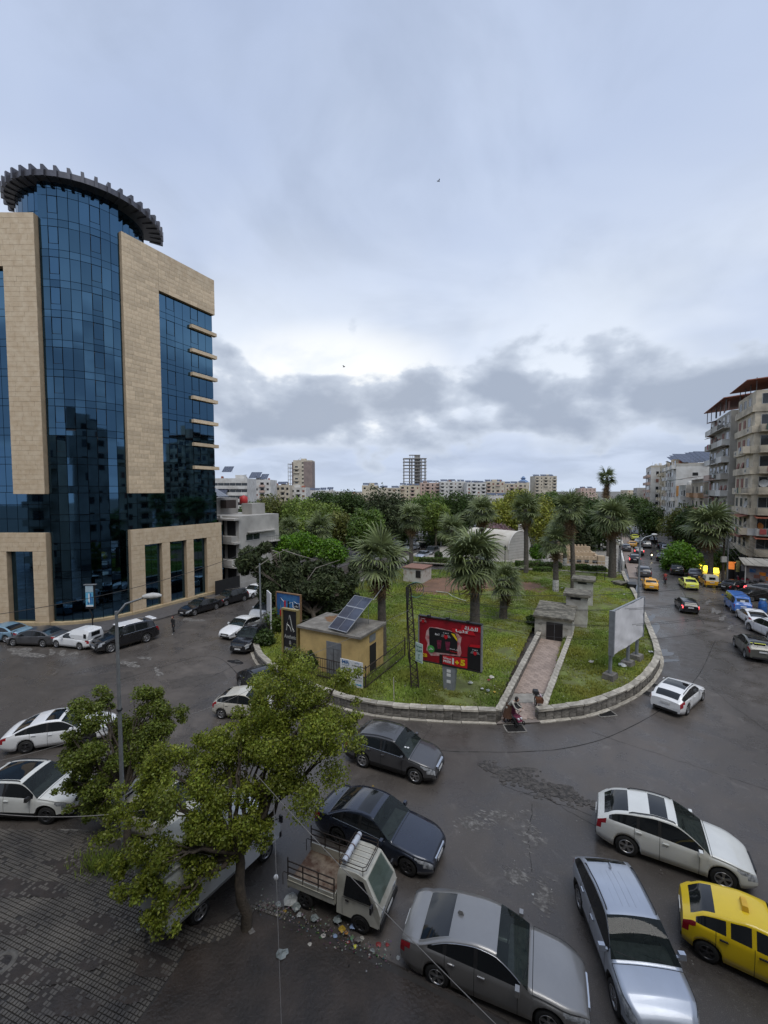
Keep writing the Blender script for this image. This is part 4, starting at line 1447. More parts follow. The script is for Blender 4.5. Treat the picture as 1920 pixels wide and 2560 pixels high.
for y in (-.3, -.1, .1, .3):
    ck.tube([(hw - .78, y, 1.86), (hw + .10, y, 1.86)], .009, 4)
for x, y in ((hw - .78, -.56), (hw + .02, -.56), (hw + .02, .56), (hw - .78, .56)):
    ck.tube([(x, y, 1.72), (x, y, 1.98)], .012, 4)
ck.build('roof_rack', M_RUST, t)
bn = thing('rolled_tarpaulin', 'rolled white tarpaulin tied on the pickup truck roof rack', 'tarpaulin', t.matrix_basis @ Vector((hw - .62, 0, 1.97)), math.atan2(h.y, h.x))
rl = MB()
rl.tube([(0, -.56, .0), (.01, -.3, .01), (-.01, 0, .0), (.01, .3, .01), (0, .56, 0)], [.085, .095, .09, .095, .085], 10)
rl.build('roll', mat('tarp', (.50, .54, .62), .6, scale=4), bn)
for y in (-.42, -.2, .02, .24, .44):
    MB().tube([(0, y - .014, 0), (0, y + .014, 0)], .1, 10).build('strap', mat('brown_strap', (.10, .05, .04), .7), bn)

# --- white box truck under the tree
f, r_ = G(664, 2150), G(532, 2276)
h = (f - r_).normalized()
wbt = 2.7
right = Vector((h.y, -h.x, 0))
mid_ = f - h * (wbt / 2) - right * .78
bt = thing('box_truck', 'white box truck parked under the leafy tree', 'truck', mid_, math.atan2(h.y, h.x))
hw = wbt / 2
wheel_set(bt, [(hw, .74), (hw, -.74), (-hw + .1, .70), (-hw + .1, -.70)], .33, dark=False)
cab = MB()
prof = [(hw + .66, .42), (hw + .70, .85), (hw + .58, 1.15), (hw + .12, 1.92), (hw - .30, 2.0), (hw - .92, 1.98), (hw - .95, .42)]
wd = [.82, .84, .84, .74, .70, .72, .84]
n = len(prof)
vs = [(x, -w, z) for (x, z), w in zip(prof, wd)] + [(x, w, z) for (x, z), w in zip(prof, wd)]
cab.add(vs, [(i, (i + 1) % n, n + (i + 1) % n, n + i) for i in range(n)])
cab.add(vs[:n], [tuple(reversed(range(n)))])
cab.add(vs[n:], [tuple(range(n))])
cab.build('cab', P_WHITE, bt)
MB().add([(hw + .575, -.74, 1.20), (hw + .575, .74, 1.20), (hw + .16, .66, 1.885), (hw + .16, -.66, 1.885)], [(0, 1, 2, 3)]).build('windshield', M_SCREEN, bt)
for s in (-1, 1):
    wv = [(hw + .42, s * .848, 1.18), (hw + .04, s * .765, 1.80), (hw - .62, s * .775, 1.82), (hw - .66, s * .848, 1.18)]
    MB().add(wv, [(0, 1, 2, 3) if s < 0 else (3, 2, 1, 0)]).build('side_window', M_GLASS, bt)
    MB().tube([(hw + .40, s * .84, 1.25), (hw + .52, s * 1.02, 1.35)], .012, 5).build('mirror_arm', M_TRIM, bt)
    MB().box((hw + .52, s * 1.04, 1.32), (.06, .14, .26)).build('wing_mirror', M_TRIM, bt)
    MB().box((hw - .5, s * .853, 1.02), (.12, .02, .04)).build('door_handle', M_TRIM, bt)
    MB().tube([(hw - .10, s * .852, .98), (hw - .30, s * .852, .92), (hw - .42, s * .852, .98), (hw - .6, s * .852, .90)], .012, 4).build('decal', M_TRIM, bt)
MB().box((hw + .69, 0, .5), (.10, 1.66, .22)).build('bumper', M_TRIM, bt)
bx0, bx1 = hw - 1.02, -hw - 1.0
MB().box(((bx0 + bx1) / 2, 0, 1.52), (bx0 - bx1, 1.74, 1.70)).build('box_body', mat('box_white', (.62, .63, .61), .5, .06, 1), bt)
for z in (.70, 2.36):
    MB().box(((bx0 + bx1) / 2, -.876, z), (bx0 - bx1 + .02, .02, .07)).build('box_rail', mat('dull_alloy', (.35, .35, .34), .4, metal=.6), bt)
MB().box((bx1 - .012, 0, 1.52), (.03, 1.6, 1.6)).build('rear_door', mat('box_grey', (.30, .31, .29), .6, .1, 2), bt)
MB().box(((bx0 + bx1) / 2, 0, .55), (bx0 - bx1, .9, .16)).build('chassis', M_TRIM, bt)
# ------------------------------------------------------------------ the glass corner building
M_STONE = mat('tan_stone', (.66, .535, .375), .75, col2=(.55, .42, .275), scale=1.8, bump=.25, bscale=20, detail=8)
per_object(M_STONE, .13)
M_STONE2 = mat('tan_stone_backing', (.40, .31, .205), .8, scale=1.5)
M_CURTAIN = mat('blue_glass', (.064, .13, .20), .03, col2=(.047, .10, .165), scale=.08, metal=1.0, bump=.06, bscale=.35)
per_object(M_CURTAIN, .2)
M_CORE = mat('dark_core', (.006, .010, .016), .5, 0)
M_ALU = mat('dark_aluminium', (.10, .10, .115), .4, .1, 4, metal=.55)
gb = thing('glass_building', 'tall tan stone office block with curved blue glass corner and finned crown', 'building', (-32.8, 47.5, 0))
def wpart(mb, name, mt, root):
    """a part whose vertices are in world coordinates"""
    return mb.build(name, mt, root, -root.location)
P0 = Vector((-27.23, 44.55, 0))
CC, CR = Vector((-32.8, 47.5, 0)), 6.3
def RF(s, z, o=0):
    p = P0 + E * s + N * o
    return Vector((p.x, p.y, z))
def LF(s, z, o=0):
    return Vector((-32.8 - s, 41.2 - o, z))
def CF(a, z, o=0):
    return Vector((CC.x + math.sin(a) * (CR + o), CC.y - math.cos(a) * (CR + o), z))
ARC = R(62)
core = MB()
fp = [LF(40, 0, -.3)] + [LF(0, 0, -.3)] + [CF(ARC * k / 8, 0, -.3) for k in range(1, 9)] + [RF(11.5, 0, -.3), RF(11.5, 0, -22), LF(40, 0, -30)]
core.prism(fp, 0, 38.6)
wpart(core, 'core', M_CORE, gb)
unit = MB().box((0, 0, 0), (1, 1, 1)).mesh('pane')
unit.materials.append(M_CURTAIN)
rest_panes = MB()
n_pane = [0]
def pane(a, b, z0, z1, lst=False, skip=False):
    """glass pane between ground points a and b"""
    m = (a + b) / 2
    L = (b - a).length - .045
    hz = z1 - z0 - .045
    rz = math.atan2(b.y - a.y, b.x - a.x)
    c = Vector((m.x, m.y, (z0 + z1) / 2))
    if lst or n_pane[0] >= 300:
        rest_panes.box(c, (L, .03, hz), rz)
        return
    n_pane[0] += 1
    o = link('pane', unit, gb, c - gb.location)
    o.rotation_euler = (random.gauss(0, .006), 0, rz + random.gauss(0, .006))
    o.scale = (L, .03, hz)
FL = 2.82
lines = [16.3 + FL * k for k in range(-6, 10)]
zrows = []
for z in lines:
    zrows += [(z - .35, z + .35), (z + .35, z + FL - .35)]
zrows = [(max(a, .25), min(b, 42.6)) for a, b in zrows if b > .4 and a < 42.3]
casem = []
for k in range(8):
    a0, a1 = ARC * k / 8, ARC * (k + 1) / 8
    for z0, z1 in zrows:
        if z1 - z0 < .2:
            continue
        if k == 2 and 17.9 < (z0 + z1) / 2 < 20.5:
            casem.append((CF(a0, 0, -.03), CF(a1, 0, -.03), z0 + .35, z1 - .1))
            pane(CF(a0, 0), CF(a1, 0), z0, z0 + .5)
            continue
        pane(CF(a0, 0), CF(a1, 0), z0, z1)
        if k in (1, 5) and z1 - z0 > 1.5 and z0 > 16:
            f = MB()
            pa, pb = CF(a0, 0, .028), CF(a1, 0, .028)
            za, zb_ = z0 + .55, z1 - .04
            d = (pb - pa) * .04
            f.tube([(*(pa + d)[:2], za), (*(pb - d)[:2], za), (*(pb - d)[:2], zb_), (*(pa + d)[:2], zb_), (*(pa + d)[:2], za)], .022, 4, False)
            wpart(f, 'casement', M_CORE, gb)
# right facade: seven columns beside the stone pier, then the dark band below
for (z0, z1) in [r for r in zrows if r[1] > 13.2 and r[0] < 35.5]:
    for k in range(7):
        s0, s1 = 3.96 + k * 1.06, 3.96 + (k + 1) * 1.06
        pane(RF(s0, 0), RF(s1, 0), max(z0, 9.2), min(z1, 35.6), lst=n_pane[0] > 290)
        if k in (1, 4) and z1 - z0 > 1.5:
            f = MB()
            pa, pb = RF(s0 + .05, 0, .028), RF(s1 - .05, 0, .028)
            za, zb_ = z0 + .55, min(z1, 35.5) - .04
            f.tube([(*pa[:2], za), (*pb[:2], za), (*pb[:2], zb_), (*pa[:2], zb_), (*pa[:2], za)], .022, 4, False)
            wpart(f, 'casement', M_CORE, gb)
for z0, z1 in ((9.2, 10.6), (10.6, 12.0), (12.0, 13.2)):
    for k in range(11):
        pane(RF(k * 1.05, 0), RF(k * 1.05 + 1.05, 0), z0, z1, True)
    for k in range(14):
        pane(LF(k * 1.06, 0), LF(k * 1.06 + 1.06, 0), z0, z1, True)
for (z0, z1) in [r for r in zrows if r[1] > 13.2 and r[0] < 34.5]:
    for k in range(10):
        pane(LF(3.1 + k * 1.06, 0), LF(3.1 + (k + 1) * 1.06, 0), max(z0, 13.2), min(z1, 34.5), True)
for s0, s1 in ((1.44, 3.46), (4.43, 6.6), (7.56, 9.5)):
    pane(RF(s0, 0), RF((s0 + s1) / 2, 0), .3, 7.45, True)
    pane(RF((s0 + s1) / 2, 0), RF(s1, 0), .3, 7.45, True)
for s0, s1 in ((1.44, 4.0), (4.95, 7.5), (8.5, 11)):
    pane(LF(s0, 0), LF((s0 + s1) / 2, 0), .5, 7.45, True)
    pane(LF((s0 + s1) / 2, 0), LF(s1, 0), .5, 7.45, True)
pane(RF(11.82, 0, -.1), RF(12.5, 0, -.1), .3, 8.9, True)
# drum above the parapet
for k in range(-7, 14):
    a0, a1 = ARC * k / 8, ARC * (k + 1) / 8
    if 0 <= k < 8:
        continue
    for z0, z1 in ((38.6, 40.2), (40.2, 42.6)):
        pane(CF(a0, 0, -.55), CF(a1, 0, -.55), z0, z1)
stuff(wpart(rest_panes, 'curtain_wall', M_CURTAIN, gb))
for a, b, z0, z1 in casem:
    wpart(MB().box(((a.x + b.x) / 2, (a.y + b.y) / 2, (z0 + z1) / 2), ((b - a).length * .9, .05, z1 - z0), math.atan2(b.y - a.y, b.x - a.x)), 'open_casement', M_CORE, gb)
wpart(MB().lathe([(.01, 0), (CR - .8, 0), (CR - .8, 4.4), (.01, 4.4)], 40, (CC.x, CC.y, 38.4), False), 'drum_core', M_CORE, gb)
# stone: backing slabs, then blocks in courses
sb = MB().box((0, 0, 0), (1, 1, 1)).mesh('stone')
sb.materials.append(M_STONE)
n_st = [0]
rest_st = MB()
def clad(F, s0, s1, z0, z1, out, rz, big=True):
    back = MB()
    a, b = F(s0, 0, 0), F(s1, 0, 0)
    c0 = (F(s0, 0, -.15) + F(s1, 0, out)) / 2
    back.box((c0.x, c0.y, (z0 + z1) / 2), (abs(s1 - s0), out + .15, z1 - z0), rz)
    wpart(back, 'stone_pier', M_STONE2, gb)
    nr = max(1, round((z1 - z0) / .47))
    hz = (z1 - z0) / nr
    for i in range(nr):
        s = s0
        while s < s1 - .01:
            l = random.choice((.62, .8, .95, 1.2, 1.4))
            e = min(s1, s + l)
            if s1 - e < .3:
                e = s1
            p = F((s + e) / 2, z0 + (i + .5) * hz, out + .02 + random.uniform(0, .012))
            if big and n_st[0] < 300:
                o = link('stone', sb, gb, p - gb.location, rz)
                o.scale = (e - s - .014, .05, hz - .014)
                n_st[0] += 1
            else:
                rest_st.box(p, (e - s - .014, .05, hz - .014), rz)
            s = e
clad(RF, 0, 3.96, 13.1, 39.9, .35, RE)
clad(RF, 3.97, 11.5, 35.6, 39.9, .35, RE)
clad(RF, -.05, 11.8, 7.46, 9.2, .45, RE, False)
for s0, s1 in ((-.05, 1.44), (3.46, 4.43), (6.6, 7.56), (9.5, 11.8)):
    clad(RF, s0, s1, .13, 7.45, .45, RE, False)
clad(LF, .05, 3.1, 13.05, 34.5, .45, 0, False)
clad(LF, .05, 26, 34.51, 39.4, .45, 0, False)
clad(LF, .1, 26, 7.46, 9.25, .5, 0, False)
for s0, s1 in ((.1, 1.44), (4.0, 4.95), (7.5, 8.5), (11, 12.4)):
    clad(LF, s0, s1, .13, 7.45, .5, 0, False)
stuff(wpart(rest_st, 'stone_courses', M_STONE, gb))
for k in range(7):
    z = 33.15 - FL * k
    c = (RF(8.05, 0, -.1) + RF(11.7, 0, .45)) / 2
    wpart(MB().box((c.x, c.y, z), (3.65, .55, .40), RE), 'stone_ledge', M_STONE, gb)
pl = MB()
for F, s0, s1 in ((RF, -.1, 12.9), (LF, .0, 26)):
    c = (F(s0, 0, -.1) + F(s1, 0, .62)) / 2
    pl.box((c.x, c.y, .26), (abs(s1 - s0), .72, .30), RE if F is RF else 0)
for k in range(8):
    a = CF(ARC * (k + .5) / 8, .25, .2)
    pl.box(a, (.92, .62, .28), ARC * (k + .5) / 8)
wpart(pl, 'plinth', mat('plinth_stone', (.42, .33, .20), .8, scale=2), gb)
wpart(MB().prism([LF(0, 0, -.4), LF(30, 0, -.4), LF(30, 0, -28), RF(11.3, 0, -22), RF(11.3, 0, -.4), RF(0, 0, -.4)][::-1], 38.5, 38.7), 'roof', M_CONC, gb)
# crown: ring slab with radial fins
crown = MB()
rr_ = [(5.0, 42.5), (6.95, 42.65), (6.95, 43.2), (5.0, 43.25)]
CK = Vector((-32.25, 47.5, 0))
vs, fs = [], []
angs = [R(-100 + 5 * k) for k in range(46)]
for a in angs:
    for r, z in rr_[:4]:
        vs.append((CK.x + math.sin(a) * r, CK.y - math.cos(a) * r, z))
for i in range(len(angs) - 1):
    for j in range(4):
        fs.append((i * 4 + j, i * 4 + (j + 1) % 4, i * 4 + 4 + (j + 1) % 4, i * 4 + 4 + j))
crown.add(vs, fs)
wpart(crown, 'crown_ring', M_ALU, gb)
for k in range(27):
    a = R(-98 + 8.6 * k)
    c = Vector((CK.x + math.sin(a) * 6.5, CK.y - math.cos(a) * 6.5, 43.0))
    wpart(MB().box(c, (.26, 1.4, .98), a), 'crown_fin', M_ALU, gb)
wpart(MB().lathe([(5.3, 42.55), (5.7, 42.6), (5.7, 42.9), (.01, 42.95)], 40, (CC.x, CC.y, 0)), 'drum_roof', M_ALU, gb)

# ------------------------------------------------------------------ apartment blocks
M_PANE = mat('window_pane', (.02, .024, .028), .08, .5, .7, spec=.6)
M_DARK = mat('dark_opening', (.012, .012, .012), .8, 0)
M_FRAMEW = mat('white_frame', (.45, .45, .44), .6, .1)
M_SHUT = mat('brown_shutter', (.21, .09, .065), .7, .25, 9)
M_RAIL = mat('railing', (.10, .10, .10), .6, .2)
M_PV = mat('solar_cell', (.045, .055, .085), .12, .3, .9, spec=.7)
M_PVF = mat('solar_frame', (.45, .46, .48), .4, 0, metal=.7)
M_AC = mat('ac_white', (.50, .49, .46), .6, .1)
M_TILE = mat('red_awning', (.27, .085, .05), .7, .3, 5)
M_DISH = mat('dish_grey', (.36, .36, .34), .6, .15)
def facade(name, col, dirt, scale=.35):
    return mat('facade_' + name, col, .85, col2=dirt, scale=scale, detail=10, bump=.15, bscale=12, lo=.32, hi=.6)
F_WHITE = facade('white', (.62, .61, .58), (.42, .40, .365))
F_GREY = facade('grey', (.44, .42, .38), (.26, .245, .215))
F_BEIGE = facade('beige', (.54, .485, .39), (.38, .335, .26))
F_CREAM = facade('cream', (.56, .49, .37), (.44, .375, .27))
F_OLD = facade('weathered', (.57, .50, .385), (.29, .255, .20), .6)
F_PINK = facade('pinkish', (.50, .37, .31), (.38, .30, .26))
F_CONC = facade('raw_concrete', (.43, .415, .385), (.29, .28, .26))
F_BROWN = facade('brown', (.26, .205, .185), (.19, .15, .14))
F_YELLOW = facade('ochre', (.60, .43, .18), (.40, .28, .115), .8)
F_ORANGE = facade('orange', (.50, .25, .08), (.40, .2, .07))
UM = {}
def um(key, fn, mt):
    if key not in UM:
        me = fn().mesh(key[0])
        me.materials.append(mt)
        UM[key] = me
    return UM[key]
def frame_mb(w, h, t=.05, d=.07, bars=1):
    f = MB()
    for x, z, a, b in ((0, h / 2, w + t, t), (0, -h / 2, w + t, t), (w / 2, 0, t, h - t), (-w / 2, 0, t, h - t)):
        f.box((x, 0, z), (a, d, b))
    for k in range(bars):
        f.box((-w / 2 + w * (k + 1) / (bars + 1), 0, 0), (t * .7, d * .8, h - t))
    return f
class Block:
    """an oriented block: local +x along w, +y along d; faces 'x-','x+','y-','y+'"""
    def __init__(s, name, label, c, w, d, h, rz, wall, cat='building', group=None):
        s.w, s.d, s.h = w, d, h
        s.t = thing(name, label, cat, (c[0], c[1], c[2] if len(c) > 2 else 0), rz, group)
        MB().box((0, 0, h / 2), (w, d, h)).build('wall', wall, s.t)
        s.wall = wall
    def fp(s, face, a, z, out=0.0):
        if face == 'y-':
            return Vector((a, -s.d / 2 - out, z)), 0.0
        if face == 'y+':
            return Vector((-a, s.d / 2 + out, z)), PI
        if face == 'x-':
            return Vector((-s.w / 2 - out, -a, z)), -PI / 2
        return Vector((s.w / 2 + out, a, z)), PI / 2
    def put(s, face, a, z, out, me, name, sub=None):
        p, r = s.fp(face, a, z, out)
        return link(name, me, sub or s.t, p, r)
    def window(s, face, a, z, w, h, kind='w', near=False):
        if kind == 's':
            m = um(('shutter', w, h), lambda: MB().box((0, 0, 0), (w, .06, h)), M_SHUT)
            o = s.put(face, a, z, .03, m, 'shutter')
            if near:
                o.rotation_euler[0] = random.choice((0, 0, -.25))
            return
        if near:
            o = s.put(face, a, z, .02, um(('window', w, h), lambda: frame_mb(w, h), M_FRAMEW), 'window')
            link('pane', um(('pane', w, h), lambda: MB().box((0, .0, 0), (w - .04, .02, h - .04)), M_PANE if kind == 'w' else M_DARK), o)
        else:
            s.put(face, a, z, .012, um(('window', w, h, kind), lambda: MB().box((0, 0, 0), (w, .05, h)), M_PANE if kind == 'w' else M_DARK), 'window')
    def balcony(s, face, a, z, w, dep, par, mt, rail=False, h=.95):
        bm = MB()
        bm.box((0, -dep / 2, .07), (w, dep, .14))
        if not rail:
            bm.box((0, -dep + .05, .14 + h / 2), (w, .10, h))
            for x in (-w / 2 + .05, w / 2 - .05):
                bm.box((x, -dep / 2 + .05, .14 + h / 2), (.10, dep - .1, h))
        s_ = s.put(face, a, z, 0, um(('balcony', w, dep, h, mt.name, rail), lambda: bm, mt), 'balcony')
        if rail:
            r = MB()
            r.tube([(-w / 2, 0, h), (-w / 2, -dep + .04, h), (w / 2, -dep + .04, h), (w / 2, 0, h)], .025, 4)
            k = int(w / .35)
            for i in range(k + 1):
                r.tube([(-w / 2 + w * i / k, -dep + .04, .14), (-w / 2 + w * i / k, -dep + .04, h)], .014, 3)
            link('railing', um(('railing', w, dep, h), lambda: r, M_RAIL), s_)
        return s_
    def grid(s, face, n, fh, style, z0=0.0, near=False, bal=None, ww=1.2, wh=1.3, dep=1.1, rail=False):
        """style: one letter per column: w window, d dark opening, s shutter, b balcony with door, n blank"""
        wid = s.w if face[0] == 'y' else s.d
        if not near:
            ww, wh = ww * random.uniform(.75, 1.35), wh * random.uniform(.8, 1.3)
        k = len(style)
        cw = wid / k
        for f in range(n):
            for i, ch in enumerate(style):
                a = -wid / 2 + cw * (i + .5)
                z = z0 + f * fh + fh * .55
                if ch == 'n' or (not near and random.random() < .1):
                    continue
                if ch == 'b':
                    s.window(face, a, z - .1, min(cw * .6, 2.2), wh + .5, random.choice('wwd'), near)
                    s.balcony(face, a, z0 + f * fh, cw * .94, dep, True, bal or s.wall, rail and random.random() < .6)
                else:
                    c = random.choice('wwwds') if ch == 'w' and not near else ch
                    s.window(face, a, z, min(ww, cw * .75), wh, c, near)
    def bands(s, n, fh, z0, mt, out=.25, hb=1.1):
        for f in range(n):
            MB().box((0, 0, z0 + f * fh + hb / 2 - .2), (s.w + out * 2, s.d + out * 2, hb)).build('parapet_band', mt, s.t)
    def roof(s, mt, solar=0, tanks=2, seed=0, room=True, aim=None):
        rnd = random.Random(seed)
        f = MB()
        for x, y, a, b in ((0, s.d / 2 - .08, s.w, .16), (0, -s.d / 2 + .08, s.w, .16), (s.w / 2 - .08, 0, .16, s.d - .32), (-s.w / 2 + .08, 0, .16, s.d - .32)):
            f.box((x, y, s.h + .4), (a, b, .8))
        f.build('parapet', mt, s.t)
        if room:
            MB().box((rnd.uniform(-.25, .25) * s.w, rnd.uniform(-.1, .3) * s.d, s.h + 1.25), (min(4, s.w * .4), min(3.5, s.d * .4), 2.5)).build('stair_room', mt, s.t)
        for k in range(tanks):
            MB().lathe([(.01, 0), (.55, 0), (.58, .1), (.58, 1.2), (.3, 1.45), (.01, 1.5)], 10, (rnd.uniform(-.42, .42) * s.w, rnd.uniform(-.42, .42) * s.d, s.h + .5)).build('water_tank', rnd.choice((M_AC, M_TILE, M_PVF, M_DISH)), s.t)
        for k in range(solar):
            x = -s.w / 2 + (k + .5) * s.w / solar
            s.solar((x, rnd.uniform(-.3, .1) * s.d, s.h + 1.6 + rnd.uniform(0, .6)), min(s.w / solar * .92, 6), 3.2, R(-s_deg(s)) , rnd)
        an = MB()
        for k in range(2):
            x, y = rnd.uniform(-.4, .4) * s.w, rnd.uniform(-.4, .4) * s.d
            an.tube([(x, y, s.h), (x, y, s.h + 3.2)], .03, 4)
            for q in range(3):
                an.tube([(x - .5, y, s.h + 2.4 + q * .3), (x + .5, y, s.h + 2.4 + q * .3)], .015, 3)
        an.build('antenna', M_RAIL, s.t)
    def solar(s, c, w, l, rz, rnd, tilt=R(28), cols=None):
        """a tilted solar array on posts; panels tilt towards the south"""
        q = link('solar_array', MB().tube([(-w / 2, 0, 0), (w / 2, 0, 0)], .04, 4).tube([(-w / 2 + .2, 0, 0), (-w / 2 + .2, 0, -1.6)], .035, 4).tube([(w / 2 - .2, 0, 0), (w / 2 - .2, 0, -1.6)], .035, 4).mesh('solar_array'), s.t, c, rz)
        q.data.materials.append(M_PVF)
        nc = cols or max(1, int(w / 1.1))
        pm = um(('panel', round(w / nc, 2), l), lambda: MB().box((0, 0, 0), (w / nc - .05, l, .05)), M_PV)
        for i in range(nc):
            o = link('solar_panel', pm, q, (-w / 2 + (i + .5) * w / nc, 0, .06))
            o.rotation_euler[0] = tilt
        return q
def s_deg(b):
    return 0.0
def dish(b, face, a, z, r=.45, mt=None):
    m = MB()
    m.lathe([(.01, 0), (r * .5, .04), (r * .85, .13), (r, .2)], 12)
    m.v = [(x, -zz * 1.0 - .35 - .0, y) for x, y, zz in m.v]
    m.tube([(0, -.35, 0), (0, 0, -.1)], .025, 4)
    o = b.put(face, a, z, .05, um(('satellite_dish', r, (mt or M_DISH).name), lambda: m, mt or M_DISH), 'satellite_dish')
    o.rotation_euler[0] += -.25
    o.rotation_euler[2] += random.uniform(-.6, .6)
def acunit(b, face, a, z):
    m = um(('air_conditioner',), lambda: MB().box((0, -.2, 0), (.85, .32, .58)), M_AC)
    o = b.put(face, a, z, .02, m, 'air_conditioner')
    link('fan_grille', um(('fan_grille',), lambda: MB().lathe([(.01, -.37), (.22, -.37), (.22, -.365)], 12, axis='y'), M_DARK), o)
def awning(b, face, a, z, w, dep=.9, mt=None):
    m = MB()
    m.add([(-w / 2, 0, 0), (w / 2, 0, 0), (w / 2, -dep, -.32), (-w / 2, -dep, -.32), (-w / 2, 0, -.05), (w / 2, 0, -.05), (w / 2, -dep, -.37), (-w / 2, -dep, -.37)], [(0, 3, 2, 1), (4, 5, 6, 7), (3, 7, 6, 2)])
    b.put(face, a, z, .01, um(('awning', w, dep, (mt or M_TILE).name), lambda: m, mt or M_TILE), 'awning')

def street_block(name, label, e0, e1, n0, dep, h, wall, group=None):
    c = EN((e0 + e1) / 2, n0 + dep / 2)
    return Block(name, label, c, e1 - e0, dep, h, RE, wall, group=group)
# right-hand street, from near to far
A = street_block('apartment_block', 'tall weathered concrete apartment block with balconies at the right edge', 83.7, 93.4, 19.6, 14, 28.6, F_OLD)
FH = 3.15
for f in range(8):
    z = 3.4 + f * FH
    for k, a in enumerate((-3.3, -.6, 2.0)):
        A.window('y+', a, z + 1.75, 1.25, 1.45, ('s' if f in (3, 4, 5, 6) else 'w') if k < 2 else 'd', True)
    MB().box((0, .12, z + .45), (A.w + .3, A.d + .5, 1.05)).build('parapet_band', F_OLD if f != 1 else F_WHITE, A.t)
    for a in (-5.2, -2.6, .4, 3.4):
        A.window('x-', a, z + 1.85, 2.1, 1.55, random.choice('wd') if f not in (4,) else 'd', True)
    if f < 7:
        A.balcony('x-', -4.2, z - .05, 4.6, 1.2, True, F_OLD if f != 1 else F_WHITE)
        if f % 2:
            A.balcony('y+', 3.6, z - .05, 2.6, 1.3, True, F_OLD, f % 3 == 0)
    if f in (0, 1):
        awning(A, 'x-', -3.9, z + 3.0, 5.6, 1.5)
        awning(A, 'y+', 1.4, z + 3.0, 5.5, 1.3)
for a, f in ((-3.1, 1), (-3.3, 4), (-5.5, 2), (-1, 5), (1.5, 3)):
    acunit(A, 'x-', a, 3.4 + f * FH + .45)
for face, a, f, r in (('x-', -5.6, 3, .6), ('y+', 4.2, 2, .6), ('y+', 4.4, 1, .45), ('y+', -3.6, 0, .5)):
    dish(A, face, a, 3.4 + f * FH + 1.5, r)
dish(A, 'x-', -6.2, 3.4 + 1 * FH + 1.3, .5, mat('orange_dish', (.55, .2, .04), .6))
LAUND = [mat('laundry_%d' % k, c, .9, .1, 8) for k, c in enumerate(((.55, .55, .53), (.10, .16, .30), (.40, .08, .08), (.06, .10, .08), (.45, .38, .25)))]
def laundry(b, face, a, z, n):
    for k in range(n):
        w, h = random.uniform(.35, .8), random.uniform(.5, 1.0)
        b.put(face, a + k * .75, z - h / 2, 1.32, um(('laundry', round(w, 1), round(h, 1), k % 5), lambda: MB().box((0, 0, 0), (round(w, 1), .03, round(h, 1))), LAUND[(k + int(z)) % 5]), 'laundry')
for f, a, n in ((1, -5.8, 3), (2, -3.6, 2), (4, -5.4, 4), (5, -4.4, 2), (6, -5.6, 3)):
    laundry(A, 'x-', a, 3.4 + f * FH + 1.0, n)
for f, a, n in ((1, 2.9, 2), (3, 3.0, 3), (5, 2.8, 2)):
    laundry(A, 'y+', a, 3.4 + f * FH + 1.0, n)
for a, f in ((-1.2, 2), (2.4, 4), (-3.9, 5), (3.0, 6), (-3.0, 3)):
    acunit(A, 'y+', a, 3.4 + f * FH + .5)
ra = MB()
ra.add([(-A.w / 2 - .6, -A.d / 2 - .8, 31.3), (A.w / 2, -A.d / 2 - .8, 31.3), (A.w / 2, A.d / 2 + 1.3, 30.2), (-A.w / 2 - .6, A.d / 2 + 1.3, 30.2)], [(0, 1, 2, 3), (3, 2, 1, 0)])
MB().add(ra.v + [(x, y, z - .12) for x, y, z in ra.v], [(0, 1, 2, 3), (7, 6, 5, 4), (0, 4, 5, 1), (1, 5, 6, 2), (2, 6, 7, 3), (3, 7, 4, 0)]).build('tin_roof', M_TILE, A.t)
for x in (-4.5, -1.5, 1.5, 4.5):
    for y in (-6.8, 6.9):
        MB().tube([(x, y, 28.6), (x, y, 30.6)], .06, 5).build('roof_post', M_RAIL, A.t)
MB().box((1.2, -1, 29.6), (6.5, 8, 2.0)).build('stair_room', F_GREY, A.t)
MB().box((A.w / 2 - 1.2, -5.4, 31.8), (2.4, 3.2, 6.5)).build('lift_shaft', F_CREAM, A.t)
MB().tube([(-A.w / 2 - .3, -6.9, 4), (-A.w / 2 - .3, -6.9, 29)], .07, 6).build('drain_pipe', F_WHITE, A.t)
# wide dim shop openings at street level
for k, a in enumerate((-4.6, 0, 4.6)):
    A.put('x-', a, 1.7, .03, um(('shop_opening',), lambda: MB().box((0, 0, 0), (4.0, .08, 2.9)), M_DARK), 'shop_opening')
for k, a in enumerate((-2.6, 2.4)):
    A.put('y+', a, 1.7, .03, um(('shop_opening2',), lambda: MB().box((0, 0, 0), (4.0, .08, 2.9)), M_DARK), 'shop_opening')
MB().box((-A.w / 2 - 1.6, -1.0, 3.15), (3.2, 12, .35)).build('shop_canopy', F_GREY, A.t)

